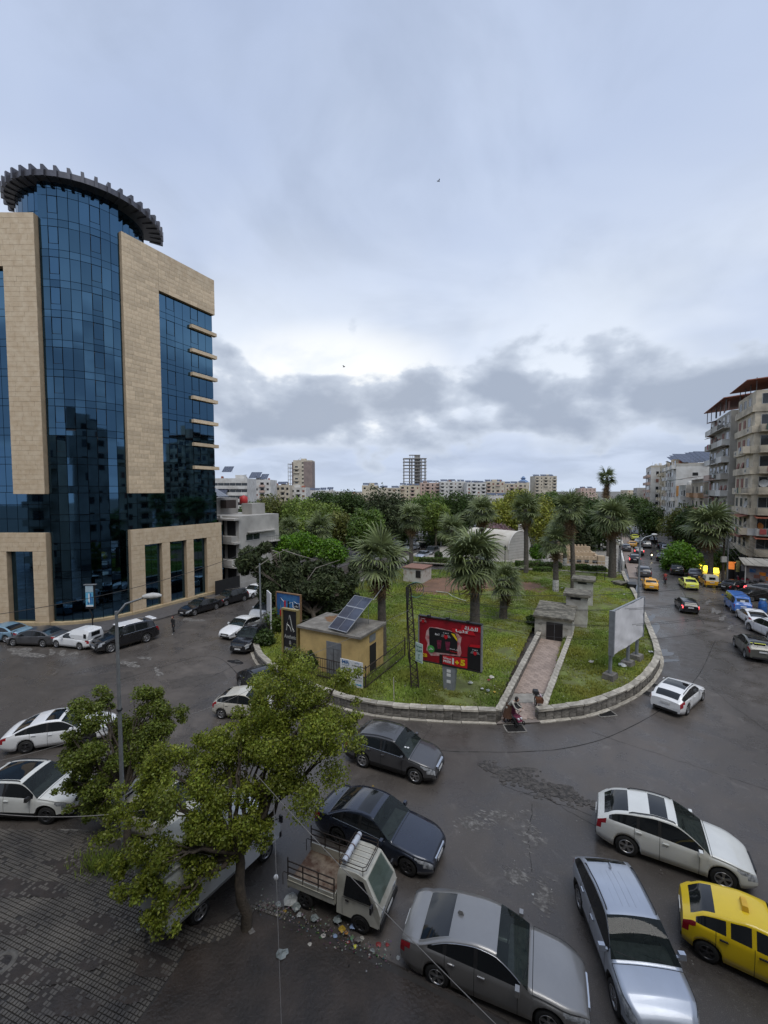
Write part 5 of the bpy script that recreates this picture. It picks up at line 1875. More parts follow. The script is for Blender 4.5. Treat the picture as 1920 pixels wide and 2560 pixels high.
B = street_block('apartment_block', 'tall narrow apartment block with patchy pink and white balconies', 95.2, 112, 19.0, 12, 27.6, F_GREY)
cl = (F_WHITE, F_PINK, F_WHITE, F_GREY, F_PINK, F_WHITE, F_WHITE, F_GREY)
for f in range(8):
    z = 3.2 + f * 3.05
    for k, a in enumerate((-6.4, -3.2, 0, 3.2, 6.4)):
        ch = random.choice('wwsd')
        B.window('y+', a, z + 1.75, 1.7, 1.6, ch, True)
    for k, a in enumerate((-4.6, 1.0, 5.9)):
        B.balcony('y+', a, z, (5.3, 5.2, 4.2)[k], 1.1, True, random.choice((cl[f], F_WHITE, F_PINK, F_GREY)), random.random() < .25)
        if random.random() < .4:
            awning(B, 'y+', a + random.uniform(-1, 1), z + 2.9, 2.2, 1.3, random.choice((M_TILE, M_SHUT)))
        if random.random() < .4:
            acunit(B, 'y+', a + random.uniform(-1.5, 1.5), z + .5)
        if random.random() < .35:
            dish(B, 'y+', a + random.uniform(-1.5, 1.5), z + 1.4, random.choice((.4, .5)))
    B.window('x-', 2.5, z + 1.7, 1.2, 1.3, random.choice('wsd'), True)
dish(B, 'y+', 3.3, 3.2 + 5 * 3.05 + 1.0, 1.35)
for f in range(7):
    laundry(B, 'y+', random.uniform(-6.5, 4), 3.2 + f * 3.05 + 1.1, random.choice((1, 2, 3)))
MB().add([(-8.6, -6.2, 31.2), (8.9, -6.2, 31.2), (8.9, 7.2, 29.9), (-8.6, 7.2, 29.9), (-8.6, -6.2, 31.05), (8.9, -6.2, 31.05), (8.9, 7.2, 29.75), (-8.6, 7.2, 29.75)], [(0, 1, 2, 3), (7, 6, 5, 4), (0, 4, 5, 1), (1, 5, 6, 2), (2, 6, 7, 3), (3, 7, 4, 0)]).build('tin_roof', M_TILE, B.t)
for x in (-8, -4, 0, 4, 8):
    MB().tube([(x, 6.7, 27.5), (x, 6.7, 29.9)], .07, 5).build('roof_post', M_RAIL, B.t)
B.grid('y+', 1, 2.6, 'wwsww', 27.3)
MB().box((0, -2, 28.9), (13, 7, 2.4)).build('roof_room', F_GREY, B.t)

S4 = street_block('apartment_block', 'low ochre building with orange balconies beyond the tall blocks', 114, 130, 18.6, 13, 15.2, F_BEIGE)
S4.grid('y+', 4, 3.4, 'bwb', 1.5, bal=facade('peach', (.50, .30, .17), (.4, .25, .15)))
S4.grid('x-', 4, 3.4, 'wbw', 1.5)
S4.roof(F_WHITE, 0, 2, 4)
awning(S4, 'y+', 0, 16.6, 15, 2.4)
S5 = street_block('apartment_block', 'low white house with green awning on its roof terrace', 131, 143, 17.6, 16, 14.0, F_WHITE)
S5.grid('y+', 4, 3.3, 'bwb', 1.0)
S5.grid('x-', 3, 3.3, 'wnw', 2.0)
S5.roof(F_WHITE, 1, 2, 5)
awning(S5, 'y+', 1, 16.4, 10, 2.8, mat('green_awning', (.05, .17, .12), .7))
S5b = street_block('apartment_block', 'white flat roofed block stepping up behind the ochre building', 120, 142, 33, 12, 21.0, F_WHITE)
S5b.grid('y+', 6, 3.3, 'wwbww', 1.0)
S5b.grid('x-', 6, 3.3, 'wnw', 1.0)
S5b.roof(F_WHITE, 2, 2, 6)
S6 = street_block('apartment_block', 'grey white block with blank end wall and wide rooftop solar arrays', 146, 170, 17.2, 21, 20.2, F_WHITE)
S6.grid('y+', 7, 3.1, 'bwbwb', 1.0)
for a, z in ((-6, 18), (3, 18.2), (5, 16), (5, 13), (-4, 9), (5, 8)):
    S6.window('x-', a, z, 1.3, .9, 'd')
MB().box((-S6.w / 2 - .06, 8.0, 13.2), (.10, 4.6, 3.0)).build('orange_panel', F_ORANGE, S6.t)
S6.roof(F_GREY, 0, 3, 7)
rnd = random.Random(3)
for k in range(3):
    S6.solar((-9 + k * 7.5, 2, 23.0 + .4 * k), 7, 6.0, -RE, rnd, R(32), 5)
S7 = street_block('apartment_block', 'cream apartment block with a stack of small balconies', 173, 195, 17.8, 18, 21.8, F_CREAM)
S7.grid('y+', 7, 3.0, 'bwbwb', .6)
S7.grid('x-', 7, 3.0, 'nnwn', .6)
S7.roof(F_CREAM, 0, 2, 8)
for k in range(3):
    S7.solar((-8 + k * 7.5, 3, 24.4), 7, 6.5, -RE, rnd, R(30), 5)
S8 = street_block('apartment_block', 'pale stepped apartment block with red parapets far up the street', 198, 222, 15.0, 18, 22.5, F_WHITE)
S8.grid('y+', 7, 3.0, 'bwbbwb', .6, bal=F_PINK)
S8.grid('x-', 7, 3.0, 'wwww', .6)
S8.roof(F_BEIGE, 3, 3, 9)
S9 = street_block('apartment_block', 'small red and white house at the far end of the right street', 228, 260, 17.5, 20, 16.5, F_WHITE)
S9.grid('y+', 5, 3.0, 'bwbwb', .6, bal=F_PINK)
S9.grid('x-', 5, 3.0, 'wbw', .6)
S9.roof(F_PINK, 2, 3, 10)
S10 = street_block('apartment_block', 'grey terraced houses closing the far end of the right street', 264, 300, 14.0, 22, 14.0, F_GREY)
S10.grid('y+', 4, 3.0, 'wbwbw', .6)
S10.grid('x-', 4, 3.0, 'wbw', .6)
S10.roof(F_GREY, 2, 2, 11)
# the photographer's own block and its neighbours, which the glass building mirrors
OWN = Block('apartment_block', 'plain apartment block from which the street is seen', (2, -8.4, 0), 62, 15, 27, 0, F_GREY)  # unseen; storeys added to its height to shade the near ground
OWN.grid('y+', 8, 3.2, 'wdwwdwwwdwwdww', 1.2, ww=1.8)
OWN.roof(F_GREY, 4, 4, 12)
NB = Block('apartment_block', 'apartment block beyond the left end of the near sidewalk', (-50, 2, 0), 22, 18, 20, R(10), F_BEIGE)
NB.grid('y+', 6, 3.2, 'bwbwb', .8)
NB.roof(F_BEIGE, 3, 2, 13)
NC = street_block('apartment_block', 'apartment block on the right corner outside the picture', 40, 78, 30, 16, 24, F_CREAM)
NC.grid('y+', 7, 3.2, 'bwbbwbbwb', .8)
NC.grid('x-', 7, 3.2, 'wbw', .8)
NC.roof(F_WHITE, 4, 3, 14)

# ------------------------------------------------------------------ old grey house past the glass building
oc = EN(0, 0)
near_c = G(600, 1472)
e_n, n_n = near_c.dot(E), near_c.dot(N)
OH = Block('grey_house', 'old grey concrete house with open loggias beside the glass building', EN(e_n + 3.9, n_n - 7, 0), 7.8, 14, 9.9, RE, F_CONC)
for f in range(3):
    for k, a in enumerate((3.4, 5.6)):
        OH.window('x-', a, 1.7 + f * 3.2, 1.6, 2.3, 'd')
        MB().box((-OH.w / 2 - .5, -a, .35 + f * 3.2), (1.2, 2.3, .9)).build('loggia_parapet', F_CONC, OH.t)
    MB().box((-OH.w / 2 - .5, -4.5, 3.1 + f * 3.2), (1.2, 5.6, .25)).build('loggia_slab', F_CONC, OH.t)
MB().box((-OH.w / 2 - .9, -4.5, 5.0), (.35, .35, 10)).build('pillar', F_CONC, OH.t)
OH.window('y-', -1.4, 6.9, 2.6, .9, 'w', True)
OH.window('y-', 2.3, 5.2, 1.9, 1.2, 'd')
MB().box((.2, -OH.d / 2 - .25, 7.6), (5.4, .5, .15)).build('canopy_slab', F_CONC, OH.t)
OH.balcony('y-', 2.3, 5.9, 2.0, .8, True, F_CONC, True, .8)
MB().box((-.5, 1.5, 11.1), (4.6, 4.5, 2.4)).build('roof_room', F_CONC, OH.t)
MB().box((1.6, -4.2, 10.7), (2.6, 2.0, 1.6)).build('roof_wall', F_CONC, OH.t)
MB().box((-1.0, -1.8, 11.4), (1.8, 1.2, 1.2)).build('rusty_tank', M_RUST, OH.t)
MB().lathe([(.01, 0), (.6, 0), (.6, 1.0), (.01, 1.3)], 10, (1.2, -2.6, 11.4)).build('red_tank', mat('red_tank', (.45, .03, .03), .5), OH.t)
OH.solar((-2.6, -1.0, 13.2), 3.0, 3.0, R(20), rnd, R(30), 3)
ln = near_c + N * .4
for i in range(1):
    t = thing('picket_fence', 'white picket fence and dark gate beside the grey house', 'fence', (ln.x, ln.y, .13), RE)
    for k in range(26):
        link('picket', um(('picket',), lambda: MB().box((0, 0, .5), (.06, .03, 1.0), taper=.8), M_FRAMEW), t, (k * .22 - .2, 0, 0))
    MB().box((2.6, .05, .75), (5.6, .03, .05)).build('fence_rail', M_FRAMEW, t)
    MB().box((-2.4, 0, .9), (4.0, .08, 1.8)).build('dark_hoarding', M_TRIM, t)

# ------------------------------------------------------------------ skyline
def sky_block(name, label, u0, u1, vt, Y, n, style, wall, side=None, roof=(1, 2), rz=0.0, dep=14, bal=None, wh=1.2, room=True):
    Y = Y * 1.48 if Y > 150 else Y * 1.4
    n += 1
    a, b = AT(u0, vt, Y), AT(u1, vt, Y)
    w = b.x - a.x
    h = a.z
    blk_ = Block(name, label, ((a.x + b.x) / 2, Y + dep / 2, 0), w, dep, h, rz, wall, group='houses along the skyline')
    fh = 3.05
    if style != 'n':
        style = style * max(1, round(w / 3.4 / len(style)))
    blk_.grid('y-', n, fh, style, h - n * fh, bal=bal, wh=wh, dep=.9)
    if side:
        blk_.grid('x+' if (u0 + u1) / 2 < 960 else 'x-', n, fh, side, h - n * fh, wh=wh)
    blk_.roof(wall, roof[0], roof[1], int(u0), room)
    return blk_
b_ = sky_block('office_block', 'white office block with long ribbon windows behind the grey house', 530, 618, 1200, 140, 6, 'n', F_WHITE, roof=(0, 3))
for f in range(6):
    z = b_.h - 2.0 - f * 3.05
    for k in range(6):
        b_.window('y-', -b_.w / 2 + (k + .5) * b_.w / 6, z, b_.w / 6 * .95, 1.25, 'w')
    MB().box((0, -b_.d / 2 - .25, z - 1.5), (b_.w, .5, 1.3)).build('parapet_band', F_WHITE, b_.t)
b_.solar((-2.5, -2, b_.h + 5.2), 4.6, 5, 0, rnd, R(35), 4)
b_.solar((-3.2, -8, b_.h - 5), 5, 5, 0, rnd, R(35), 4)
b_ = sky_block('apartment_block', 'pale apartment block with red brown balconies and a big solar roof', 620, 676, 1203, 155, 6, 'bw', F_WHITE, bal=F_PINK, roof=(0, 2))
b_.solar((-3.2, -3, b_.h + 3.4), 6, 7, 0, rnd, R(30), 5)
b_.solar((1.8, -3, b_.h + 2.6), 4, 6, 0, rnd, R(30), 4)
sky_block('apartment_block', 'beige house with antennas right of the red brown balconies', 677, 724, 1216, 165, 5, 'wwbw', F_BEIGE, roof=(1, 3))
sky_block('apartment_block', 'low grey white house below the brown tower', 725, 765, 1222, 170, 4, 'wbw', F_WHITE, roof=(0, 2))
sky_block('apartment_block', 'long low white house with solar panels right of the brown tower', 764, 832, 1229, 190, 3, 'wwwwww', F_WHITE, roof=(4, 2), room=False)
tw = sky_block('tower_block', 'unfinished brown and beige tower block on the left skyline', 733, 780, 1153, 220, 11, 'bdn', F_BEIGE, roof=(0, 1), dep=13)
MB().box((tw.w * .28, -.05, tw.h / 2), (tw.w * .45, tw.d + .12, tw.h - .3)).build('brown_wing', F_BROWN, tw.t)
MB().box((-tw.w / 2 - .5, -2, tw.h / 2 - 1), (1.6, 7, tw.h + 1)).build('lift_shaft', F_BROWN, tw.t)
for f in range(11):
    MB().box((-tw.w / 2 - 2.8, -2, tw.h - 2 - f * 3.05), (3.4, 8, .22)).build('bare_slab', F_CONC, tw.t)
for y in (-5.5, 1.5):
    MB().box((-tw.w / 2 - 4.2, y, tw.h / 2 - 1), (.35, .35, tw.h - 2)).build('bare_column', F_CONC, tw.t)
sky_block('apartment_block', 'cream house with a rooftop tank left of the dark pine', 905, 945, 1216, 215, 5, 'wnw', F_CREAM, roof=(2, 3))
sky_block('apartment_block', 'low flat cream house at the left end of the central skyline', 878, 906, 1236, 215, 3, 'nn', F_CREAM, roof=(0, 3), room=False)
sky_block('apartment_block', 'low cream house between cream house and skeleton tower', 946, 1002, 1222, 235, 4, 'wwbww', F_BEIGE, roof=(2, 2))
# bare concrete frame tower
a, b = AT(1010, 1145, 390), AT(1067, 1145, 390)
sk = thing('concrete_frame_tower', 'unfinished tower of bare concrete slabs and columns', 'building', ((a.x + b.x) / 2, 400, 0))
w = b.x - a.x
nf = 14
fhh = a.z / nf
MB().box((w * .12, 0, a.z / 2 + 1.6), (w * .24, 5, a.z + 3.2)).build('lift_core', F_CONC, sk)
for f in range(nf + 1):
    MB().box((0, 0, f * fhh), (w * 1.04, 14, .32)).build('slab', F_CONC, sk)
for x in (-.48, -.22, -.12, .30, .48):
    for y in (-6.5, 0, 6.5):
        MB().box((x * w, y, a.z / 2), (.45, .45, a.z)).build('column', F_CONC, sk)
MB().box((0, 0, a.z + 3.4), (w * .5, 8, .3)).build('top_slab', F_CONC, sk)
for x in (-.22, -.1, .1, .22):
    MB().box((x * w, -3.5, a.z + 1.7), (.4, .4, 3.2)).build('column', F_CONC, sk)
spec = [(1000, 1050, 1216, 240, 4, 'bwbw', F_CREAM, 'cream house in front of the skeleton tower', F_PINK), (1051, 1100, 1209, 250, 5, 'wbwb', F_PINK, 'reddish house right of the skeleton tower', F_PINK), (1101, 1166, 1206, 245, 5, 'bwbwbw', F_WHITE, 'white house with rows of solar panels on the central skyline', None), (1167, 1215, 1209, 235, 5, 'wbwb', F_WHITE, 'white and grey house beside the solar rows', None), (1216, 1262, 1206, 240, 5, 'bwbw', F_BEIGE, 'beige house with pink parapets on the central skyline', F_PINK), (1263, 1318, 1211, 245, 4, 'wbwbw', F_BEIGE, 'sand coloured house below the blue dome', F_PINK)]
for u0, u1, vt, Y, n, st, wl_, lab, bl_ in spec:
    sky_block('apartment_block', lab, u0, u1, vt, Y, n, st, wl_, roof=(3, 3), bal=bl_)
sky_block('apartment_block', 'beige unfinished block with open balconies on the right of the skyline', 1338, 1392, 1192, 270, 6, 'bdbwb', F_BEIGE, roof=(3, 2), rz=0)
sky_block('apartment_block', 'long low white building with solar roof above the park trees', 1220, 1322, 1243, 185, 2, 'wwnwwnw', F_WHITE, roof=(4, 1), room=False)
sky_block('apartment_block', 'distant low houses at the gap right of the skyline', 1452, 1490, 1222, 330, 3, 'wwww', F_PINK, roof=(2, 2))
sky_block('apartment_block', 'low pale canteen roof behind the street trees', 1562, 1610, 1256, 150, 2, 'wwww', F_WHITE, roof=(0, 1), room=False)
p = AT(1308, 1206, 400)
bd_ = thing('blue_dome', 'blue dome with a small turret above the roofs', 'dome', (p.x, 400, 0))
MB().box((0, 0, p.z / 2), (9, 9, p.z)).build('base', F_BEIGE, bd_)
MB().lathe([(5.0, p.z), (4.6, p.z + .8), (3.0, p.z + 2.0), (1.8, p.z + 2.6), (1.8, p.z + 3.6), (2.6, p.z + 3.8), (2.6, p.z + 4.2), (1.4, p.z + 4.4), (1.4, p.z + 5.2), (.05, p.z + 6)], 14).build('dome', mat('dome_blue', (.13, .21, .36), .5, .1), bd_)
M_DIST = [F_WHITE, F_GREY, F_BEIGE, F_CREAM]
rnd = random.Random(11)
for k in range(22):
    Y = rnd.uniform(460, 600)
    u = -200 + k * 105 + rnd.uniform(-20, 20)
    x = (u - 960) / FPX * Y
    h = rnd.uniform(9, 14)
    bb = Block('apartment_block', 'far pale flat roofed house beyond the trees', (x, Y, 0), rnd.uniform(18, 30), 14, h, rnd.uniform(-.3, .3), rnd.choice(M_DIST), group='far houses beyond the trees')
    bb.grid('y-', 3, 3, 'wwwww', h - 9.2)
# ------------------------------------------------------------------ vegetation
def fast_mesh(name, V, k, mt, tint=None, smooth=False):
    """V: (n, k, 3) array of n faces with k corners each"""
    n = V.shape[0]
    me = bpy.data.meshes.new(name)
    me.vertices.add(n * k)
    me.vertices.foreach_set('co', V.reshape(-1).astype(np.float32))
    me.loops.add(n * k)
    me.loops.foreach_set('vertex_index', np.arange(n * k, dtype=np.int32))
    me.polygons.add(n)
    me.polygons.foreach_set('loop_start', np.arange(0, n * k, k, dtype=np.int32))
    try:
        me.polygons.foreach_set('loop_total', np.full(n, k, dtype=np.int32))
    except Exception:
        pass
    if tint is not None:
        at = me.color_attributes.new('tint', 'FLOAT_COLOR', 'POINT')
        c = np.ones((n, k, 4), np.float32)
        c[:, :, :3] = tint[:, None, :]
        at.data.foreach_set('color', c.reshape(-1))
    me.update(calc_edges=True)
    me.validate()
    me.materials.append(mt)
    return me
def leaf_mat(name, col, rough=.5, back=.35):
    m = bpy.data.materials.new(name)
    m.use_nodes = True
    t = m.node_tree
    b = t.nodes['Principled BSDF']
    b.inputs['Base Color'].default_value = (*col, 1)
    b.inputs['Roughness'].default_value = rough
    b.inputs['Specular IOR Level'].default_value = .35
    by_attr(m)
    tr = t.nodes.new('ShaderNodeBsdfTranslucent')
    t.links.new(b.inputs['Base Color'].links[0].from_socket, tr.inputs['Color'])
    mx = t.nodes.new('ShaderNodeMixShader')
    mx.inputs[0].default_value = back
    t.links.new(b.outputs[0], mx.inputs[1])
    t.links.new(tr.outputs[0], mx.inputs[2])
    t.links.new(mx.outputs[0], t.nodes['Material Output'].inputs[0])
    return m
L_STREET = leaf_mat('street_leaf', (.235, .285, .045), .40, .4)
L_DARK = leaf_mat('dark_leaf', (.062, .105, .028))
L_MID = leaf_mat('mid_leaf', (.10, .165, .034))
L_LIGHT = leaf_mat('light_leaf', (.17, .24, .05))
L_OLIVE = leaf_mat('olive_leaf', (.16, .18, .052))
L_YELL = leaf_mat('yellow_green_leaf', (.25, .275, .046))
L_BRIGHT = leaf_mat('citrus_leaf', (.11, .23, .022), .4)
L_PINE = leaf_mat('pine_needle', (.052, .072, .030), .7, .2)
L_PURPLE = leaf_mat('blossom', (.32, .22, .26), .7)
L_PALM = leaf_mat('palm_leaf', (.18, .22, .10), .5, .25)
L_PALMD = leaf_mat('dead_palm_leaf', (.25, .17, .095), .8, .2)
L_GRASS = leaf_mat('grass_blade', (.225, .30, .064), .7, .35)
L_STREET2 = leaf_mat('street_leaf_dark', (.15, .195, .036), .42, .38)
M_BARK = mat('bark', (.085, .068, .05), .9, col2=(.045, .036, .028), scale=6, bump=.8, bscale=25)
M_PALMT = mat('palm_trunk', (.13, .115, .095), .95, col2=(.07, .06, .05), scale=5, bump=.9, bscale=20)
M_LIME = mat('limewash', (.50, .49, .46), .9, .2, 5)
NR = np.random.default_rng(5)
def leaves(clusters, n, size, rng, elong=1.7, shell=.55, up=.35, curl=.25):
    """clusters: (x,y,z,rx,ry,rz); returns (n,4,3) leaf quads and tints"""
    C = np.array(clusters, float)
    wgt = (C[:, 3] * C[:, 4] * C[:, 5]) ** (2 / 3)
    idx = rng.choice(len(C), n, p=wgt / wgt.sum())
    d = rng.normal(size=(n, 3))
    d /= np.linalg.norm(d, axis=1)[:, None]
    r = shell + (1 - shell) * rng.random(n) ** .6
    r *= 1 + .10 * rng.normal(size=n)
    P = C[idx, :3] + d * C[idx, 3:] * r[:, None]
    nrm = d * .6 + rng.normal(size=(n, 3)) * .7
    nrm[:, 2] += up
    nrm /= np.linalg.norm(nrm, axis=1)[:, None]
    a = np.cross(nrm, rng.normal(size=(n, 3)))
    a /= np.linalg.norm(a, axis=1)[:, None] + 1e-9
    b = np.cross(nrm, a)
    s = size * (.6 + .8 * rng.random(n))[:, None]
    V = np.stack([P - a * s * elong * .5, P - b * s * .5 - nrm * s * curl * .3, P + a * s * elong * .5 - nrm * s * curl, P + b * s * .5 - nrm * s * curl * .3], 1)
    cl = .8 + .4 * rng.random(len(C))[idx]
    t = (.5 + .95 * rng.random(n) ** 1.3) * cl
    warm = 1 + .22 * (rng.random(n) - .4)
    T = np.stack([t * warm, t, t * .9], 1)
    return V, T
def limb(mb, a, b, r0, r1, wob=.12, n=5, rnd=random):
    a, b = Vector(a), Vector(b)
    L = (b - a).length
    pts = [a.lerp(b, i / n) + (Vector((rnd.uniform(-1, 1), rnd.uniform(-1, 1), rnd.uniform(-.5, .5))) * wob * L * math.sin(PI * i / n) * .5) for i in range(n + 1)]
    mb.tube(pts, [r0 + (r1 - r0) * i / n for i in range(n + 1)], 7)
    return pts
def tree(name, label, base, clusters, n, size, lm, tr=.2, group=None, fork=.4, up=.35, elong=1.7, shell=.5, cat='tree', seed=1, height=None):
    """clusters are in world coordinates"""
    rnd = random.Random(seed)
    rng = np.random.default_rng(seed)
    b = Vector(base)
    t = thing(name, label, cat, b, 0, group)
    V, T = leaves(clusters, n, size, rng, elong, shell, up)
    V = V - np.array(b)[None, None, :]
    link('crown', fast_mesh('crown', V, 4, lm, T), t)
    mb = MB()
    cen = Vector((sum(c[0] for c in clusters) / len(clusters), sum(c[1] for c in clusters) / len(clusters), sum(c[2] for c in clusters) / len(clusters))) - b
    top = Vector((cen.x * .35, cen.y * .35, cen.z * fork + .2))
    limb(mb, (0, 0, -.1), top, tr, tr * .75, .08, 5, rnd)
    for c in clusters[::max(1, len(clusters) // 24)]:
        e = Vector(c[:3]) - b
        m = top.lerp(e, .5) + Vector((0, 0, .2))
        limb(mb, top - Vector((0, 0, .15)), m, tr * .5, tr * .28, .2, 4, rnd)
        limb(mb, m, e, tr * .28, tr * .08, .25, 4, rnd)
        for k in range(2):
            q = e + Vector((rnd.uniform(-.7, .7) * c[3], rnd.uniform(-.7, .7) * c[4], rnd.uniform(-.3, .7) * c[5]))
            limb(mb, m, q, tr * .16, tr * .04, .25, 3, rnd)
    mb.build('trunk', M_BARK, t)
    return t
def blobs(u, v, Y, ru, rv, k, seed, sub=.52):
    """k foliage lobes spread over an ellipsoid centred behind pixel (u,v) at depth Y"""
    rnd = random.Random(seed)
    c = AT(u, v, Y)
    rx, rz = ru * Y / FPX, rv * Y / FPX
    ry = (rx + rz) * .5
    out = []
    for i in range(k):
        for _ in range(20):
            d = Vector((rnd.uniform(-1, 1), rnd.uniform(-1, 1), rnd.uniform(-1, 1)))
            if d.length < 1:
                break
        s = sub * rnd.uniform(.7, 1.25)
        d *= (1 - sub * .8)
        out.append((c.x + d.x * rx * 1.15, c.y + d.y * ry, c.z + d.z * rz * 1.15, rx * s, ry * s, rz * s))
    return out
PARK = [  # pixel of crown, depth, radii in pixels, leaf, words
 (688, 1278, 100, 42, 40, L_OLIVE, 'olive brown tree at the left end of the park wood'),
 (645, 1285, 118, 32, 24, L_MID, 'small green tree behind the citrus trees'),
 (742, 1290, 96, 38, 40, L_LIGHT, 'light green tree left of the tall dark trees'),
 (792, 1300, 88, 52, 48, L_LIGHT, 'broad light green tree with bare trunks below'),
 (835, 1262, 112, 55, 30, L_DARK, 'dark round tree top above the light green trees'),
 (882, 1270, 108, 34, 36, L_DARK, 'dark tree between the light green tree and the pine'),
 (918, 1310, 82, 30, 46, L_MID, 'green tree left of the tall dark pine'),
 (960, 1272, 92, 44, 58, L_PINE, 'tall dark pointed pine below the skeleton tower'),
 (1008, 1300, 100, 32, 45, L_DARK, 'dark tree behind the left palms'),
 (1062, 1262, 108, 62, 28, L_MID, 'wide green tree below the skyline'),
 (1090, 1292, 94, 30, 34, L_LIGHT, 'pale green bushy tree between the palms'),
 (1110, 1330, 100, 60, 30, L_DARK, 'dark undergrowth tree behind the far parked cars'),
 (1160, 1275, 104, 38, 40, L_DARK, 'dark tree left of the tall middle palm'),
 (1250, 1285, 98, 46, 34, L_YELL, 'yellow green tree behind the middle palms'),
 (1292, 1262, 108, 44, 30, L_YELL, 'yellow green tree top below the low white building'),
 (1345, 1290, 92, 48, 56, L_YELL, 'tall yellow green tree right of the middle palm'),
 (1372, 1252, 118, 36, 24, L_MID, 'green tree below the unfinished beige block'),
 (1402, 1275, 104, 42, 40, L_DARK, 'dark tree left of the right palms'),
 (1462, 1285, 98, 46, 52, L_DARK, 'dark broad tree behind the right palms'),
 (1500, 1310, 92, 36, 60, L_DARK, 'dark tree behind the thick right palm'),
 (1440, 1340, 86, 34, 40, L_PINE, 'dark shady tree behind the sand fort'),
 (1555, 1262, 128, 46, 24, L_DARK, 'dark tree at the far end of the park'),
 (905, 1338, 78, 34, 40, L_MID, 'full green tree just left of the far palm'),
 (640, 1312, 92, 40, 40, L_MID, 'full green tree behind the grey house'),
 (765, 1322, 82, 52, 34, L_LIGHT, 'broad light green tree above the citrus trees'),
 (850, 1318, 84, 40, 36, L_OLIVE, 'olive green tree beside the orange kiosk'),
 (1590, 1268, 150, 36, 22, L_MID, 'grey green tree below the cream apartment block'),
]
for k, (u, v, Y, ru, rv, lm, lab) in enumerate(PARK):
    cl_ = blobs(u, v + rv * .12, Y, ru * 1.3, rv * 1.3, 14, 40 + k)
    b = AT(u, v, Y)
    tree('park_tree', lab, (b.x, b.y, .4), cl_, 7000, .30, lm, .28, 'trees of the park wood', .45, seed=100 + k)
for k in range(25):
    u = 630 + k * 39
    Y = 118 + (k * 37) % 40
    b = AT(u, 1282 + (k * 13) % 22, Y)
    lm = (L_DARK, L_MID, L_DARK, L_OLIVE, L_PINE)[k % 5]
    tree('park_tree', 'dense green tree in the back row of the park wood', (b.x, b.y, .4), blobs(u, 1282 + (k * 13) % 22, Y, 40, 38, 9, 500 + k, .6), 3600, .36, lm, .25, 'back row trees of the park wood', .4, seed=600 + k)
for k, (u, v, Y, ru, rv, lm, nl, sz, lab, grp) in enumerate([
 (704, 1374, 64, 46, 36, L_BRIGHT, 6500, .22, 'bright green citrus tree at the grey house corner', 'citrus trees'),
 (770, 1364, 66, 56, 40, L_BRIGHT, 8000, .22, 'bright green citrus tree behind the pine', 'citrus trees'),
 (842, 1382, 62, 50, 36, L_BRIGHT, 6500, .22, 'bright green citrus tree right of the pine top', 'citrus trees'),
 (1252, 1340, 86, 40, 34, L_PURPLE, 4200, .22, 'mauve flowering tree behind the white vault', None),
 (1345, 1382, 74, 22, 22, L_BRIGHT, 1800, .20, 'small bright tree beside the white vault', None),
 (1698, 1398, 70, 56, 50, L_BRIGHT, 6500, .26, 'round bright green street tree by the parked cars', 'street trees'),
 (1640, 1302, 104, 46, 42, L_DARK, 4500, .30, 'dark street tree over the far parked cars', 'street trees'),
 (1690, 1318, 92, 42, 56, L_OLIVE, 4500, .28, 'brown green street tree before the ochre building', 'street trees'),
 (1725, 1330, 84, 34, 54, L_DARK, 4000, .26, 'dark street tree left of the street palm', 'street trees'),
 (1600, 1292, 118, 32, 30, L_DARK, 3500, .3, 'dark street tree farthest up the right street', 'street trees'),
 (1812, 1405, 70, 34, 42, L_DARK, 3500, .24, 'dark bushy tree behind the street palm', 'street trees'),
]):
    cl_ = blobs(u, v, Y, ru, rv, 10, 140 + k)
    b = AT(u, v, Y)
    tree('flowering_tree' if 'mauve' in lab else 'citrus_tree' if 'citrus' in lab else 'street_tree', lab, (b.x, b.y, .1 if u > 1560 else .4), cl_, nl, sz, lm, .2, grp, .4, seed=200 + k)
# the big leaning pine behind the billboards
pb = G(800, 1600, TURF_Z)
pc = []
for (u, v, Y, ru, rv) in [(640, 1398, 42, 46, 34), (690, 1430, 42, 55, 45), (740, 1455, 41, 60, 55), (800, 1440, 42, 60, 55), (850, 1455, 43, 45, 55), (700, 1490, 40, 50, 45), (770, 1510, 40, 55, 40), (600, 1420, 43, 22, 24), (830, 1500, 42, 50, 45), (660, 1460, 41, 40, 30), (665, 1370, 44, 24, 22), (880, 1440, 44, 24, 40), (740, 1530, 39, 50, 30), (830, 1535, 40, 50, 34), (790, 1475, 39, 60, 50), (720, 1400, 43, 40, 30), (870, 1520, 43, 34, 44)]:
    pc += blobs(u, v, Y, ru, rv, 6, u, .5)
tree('pine_tree', 'big dark spreading pine behind the yellow hut', pb, pc, 52000, .17, L_PINE, .26, None, .45, up=.1, elong=3.0, shell=.2, seed=31)
dead = MB()
for (u0, v0, u1, v1, u2, v2) in [(681, 1376, 698, 1381, 700, 1402), (705, 1374, 740, 1386, 790, 1400), (640, 1420, 690, 1385, 720, 1372), (755, 1470, 790, 1420, 850, 1400)]:
    dead.tube([AT(u0, v0, 40.5), AT(u1, v1, 40.2), AT(u2, v2, 40.4)], [.05, .04, .02], 5)
dead.v = [(x - pb.x, y - pb.y, z - pb.z) for x, y, z in dead.v]
dead.build('bare_branch', mat('bare_wood', (.26, .24, .21), .9, .2), bpy.data.objects['pine_tree'])

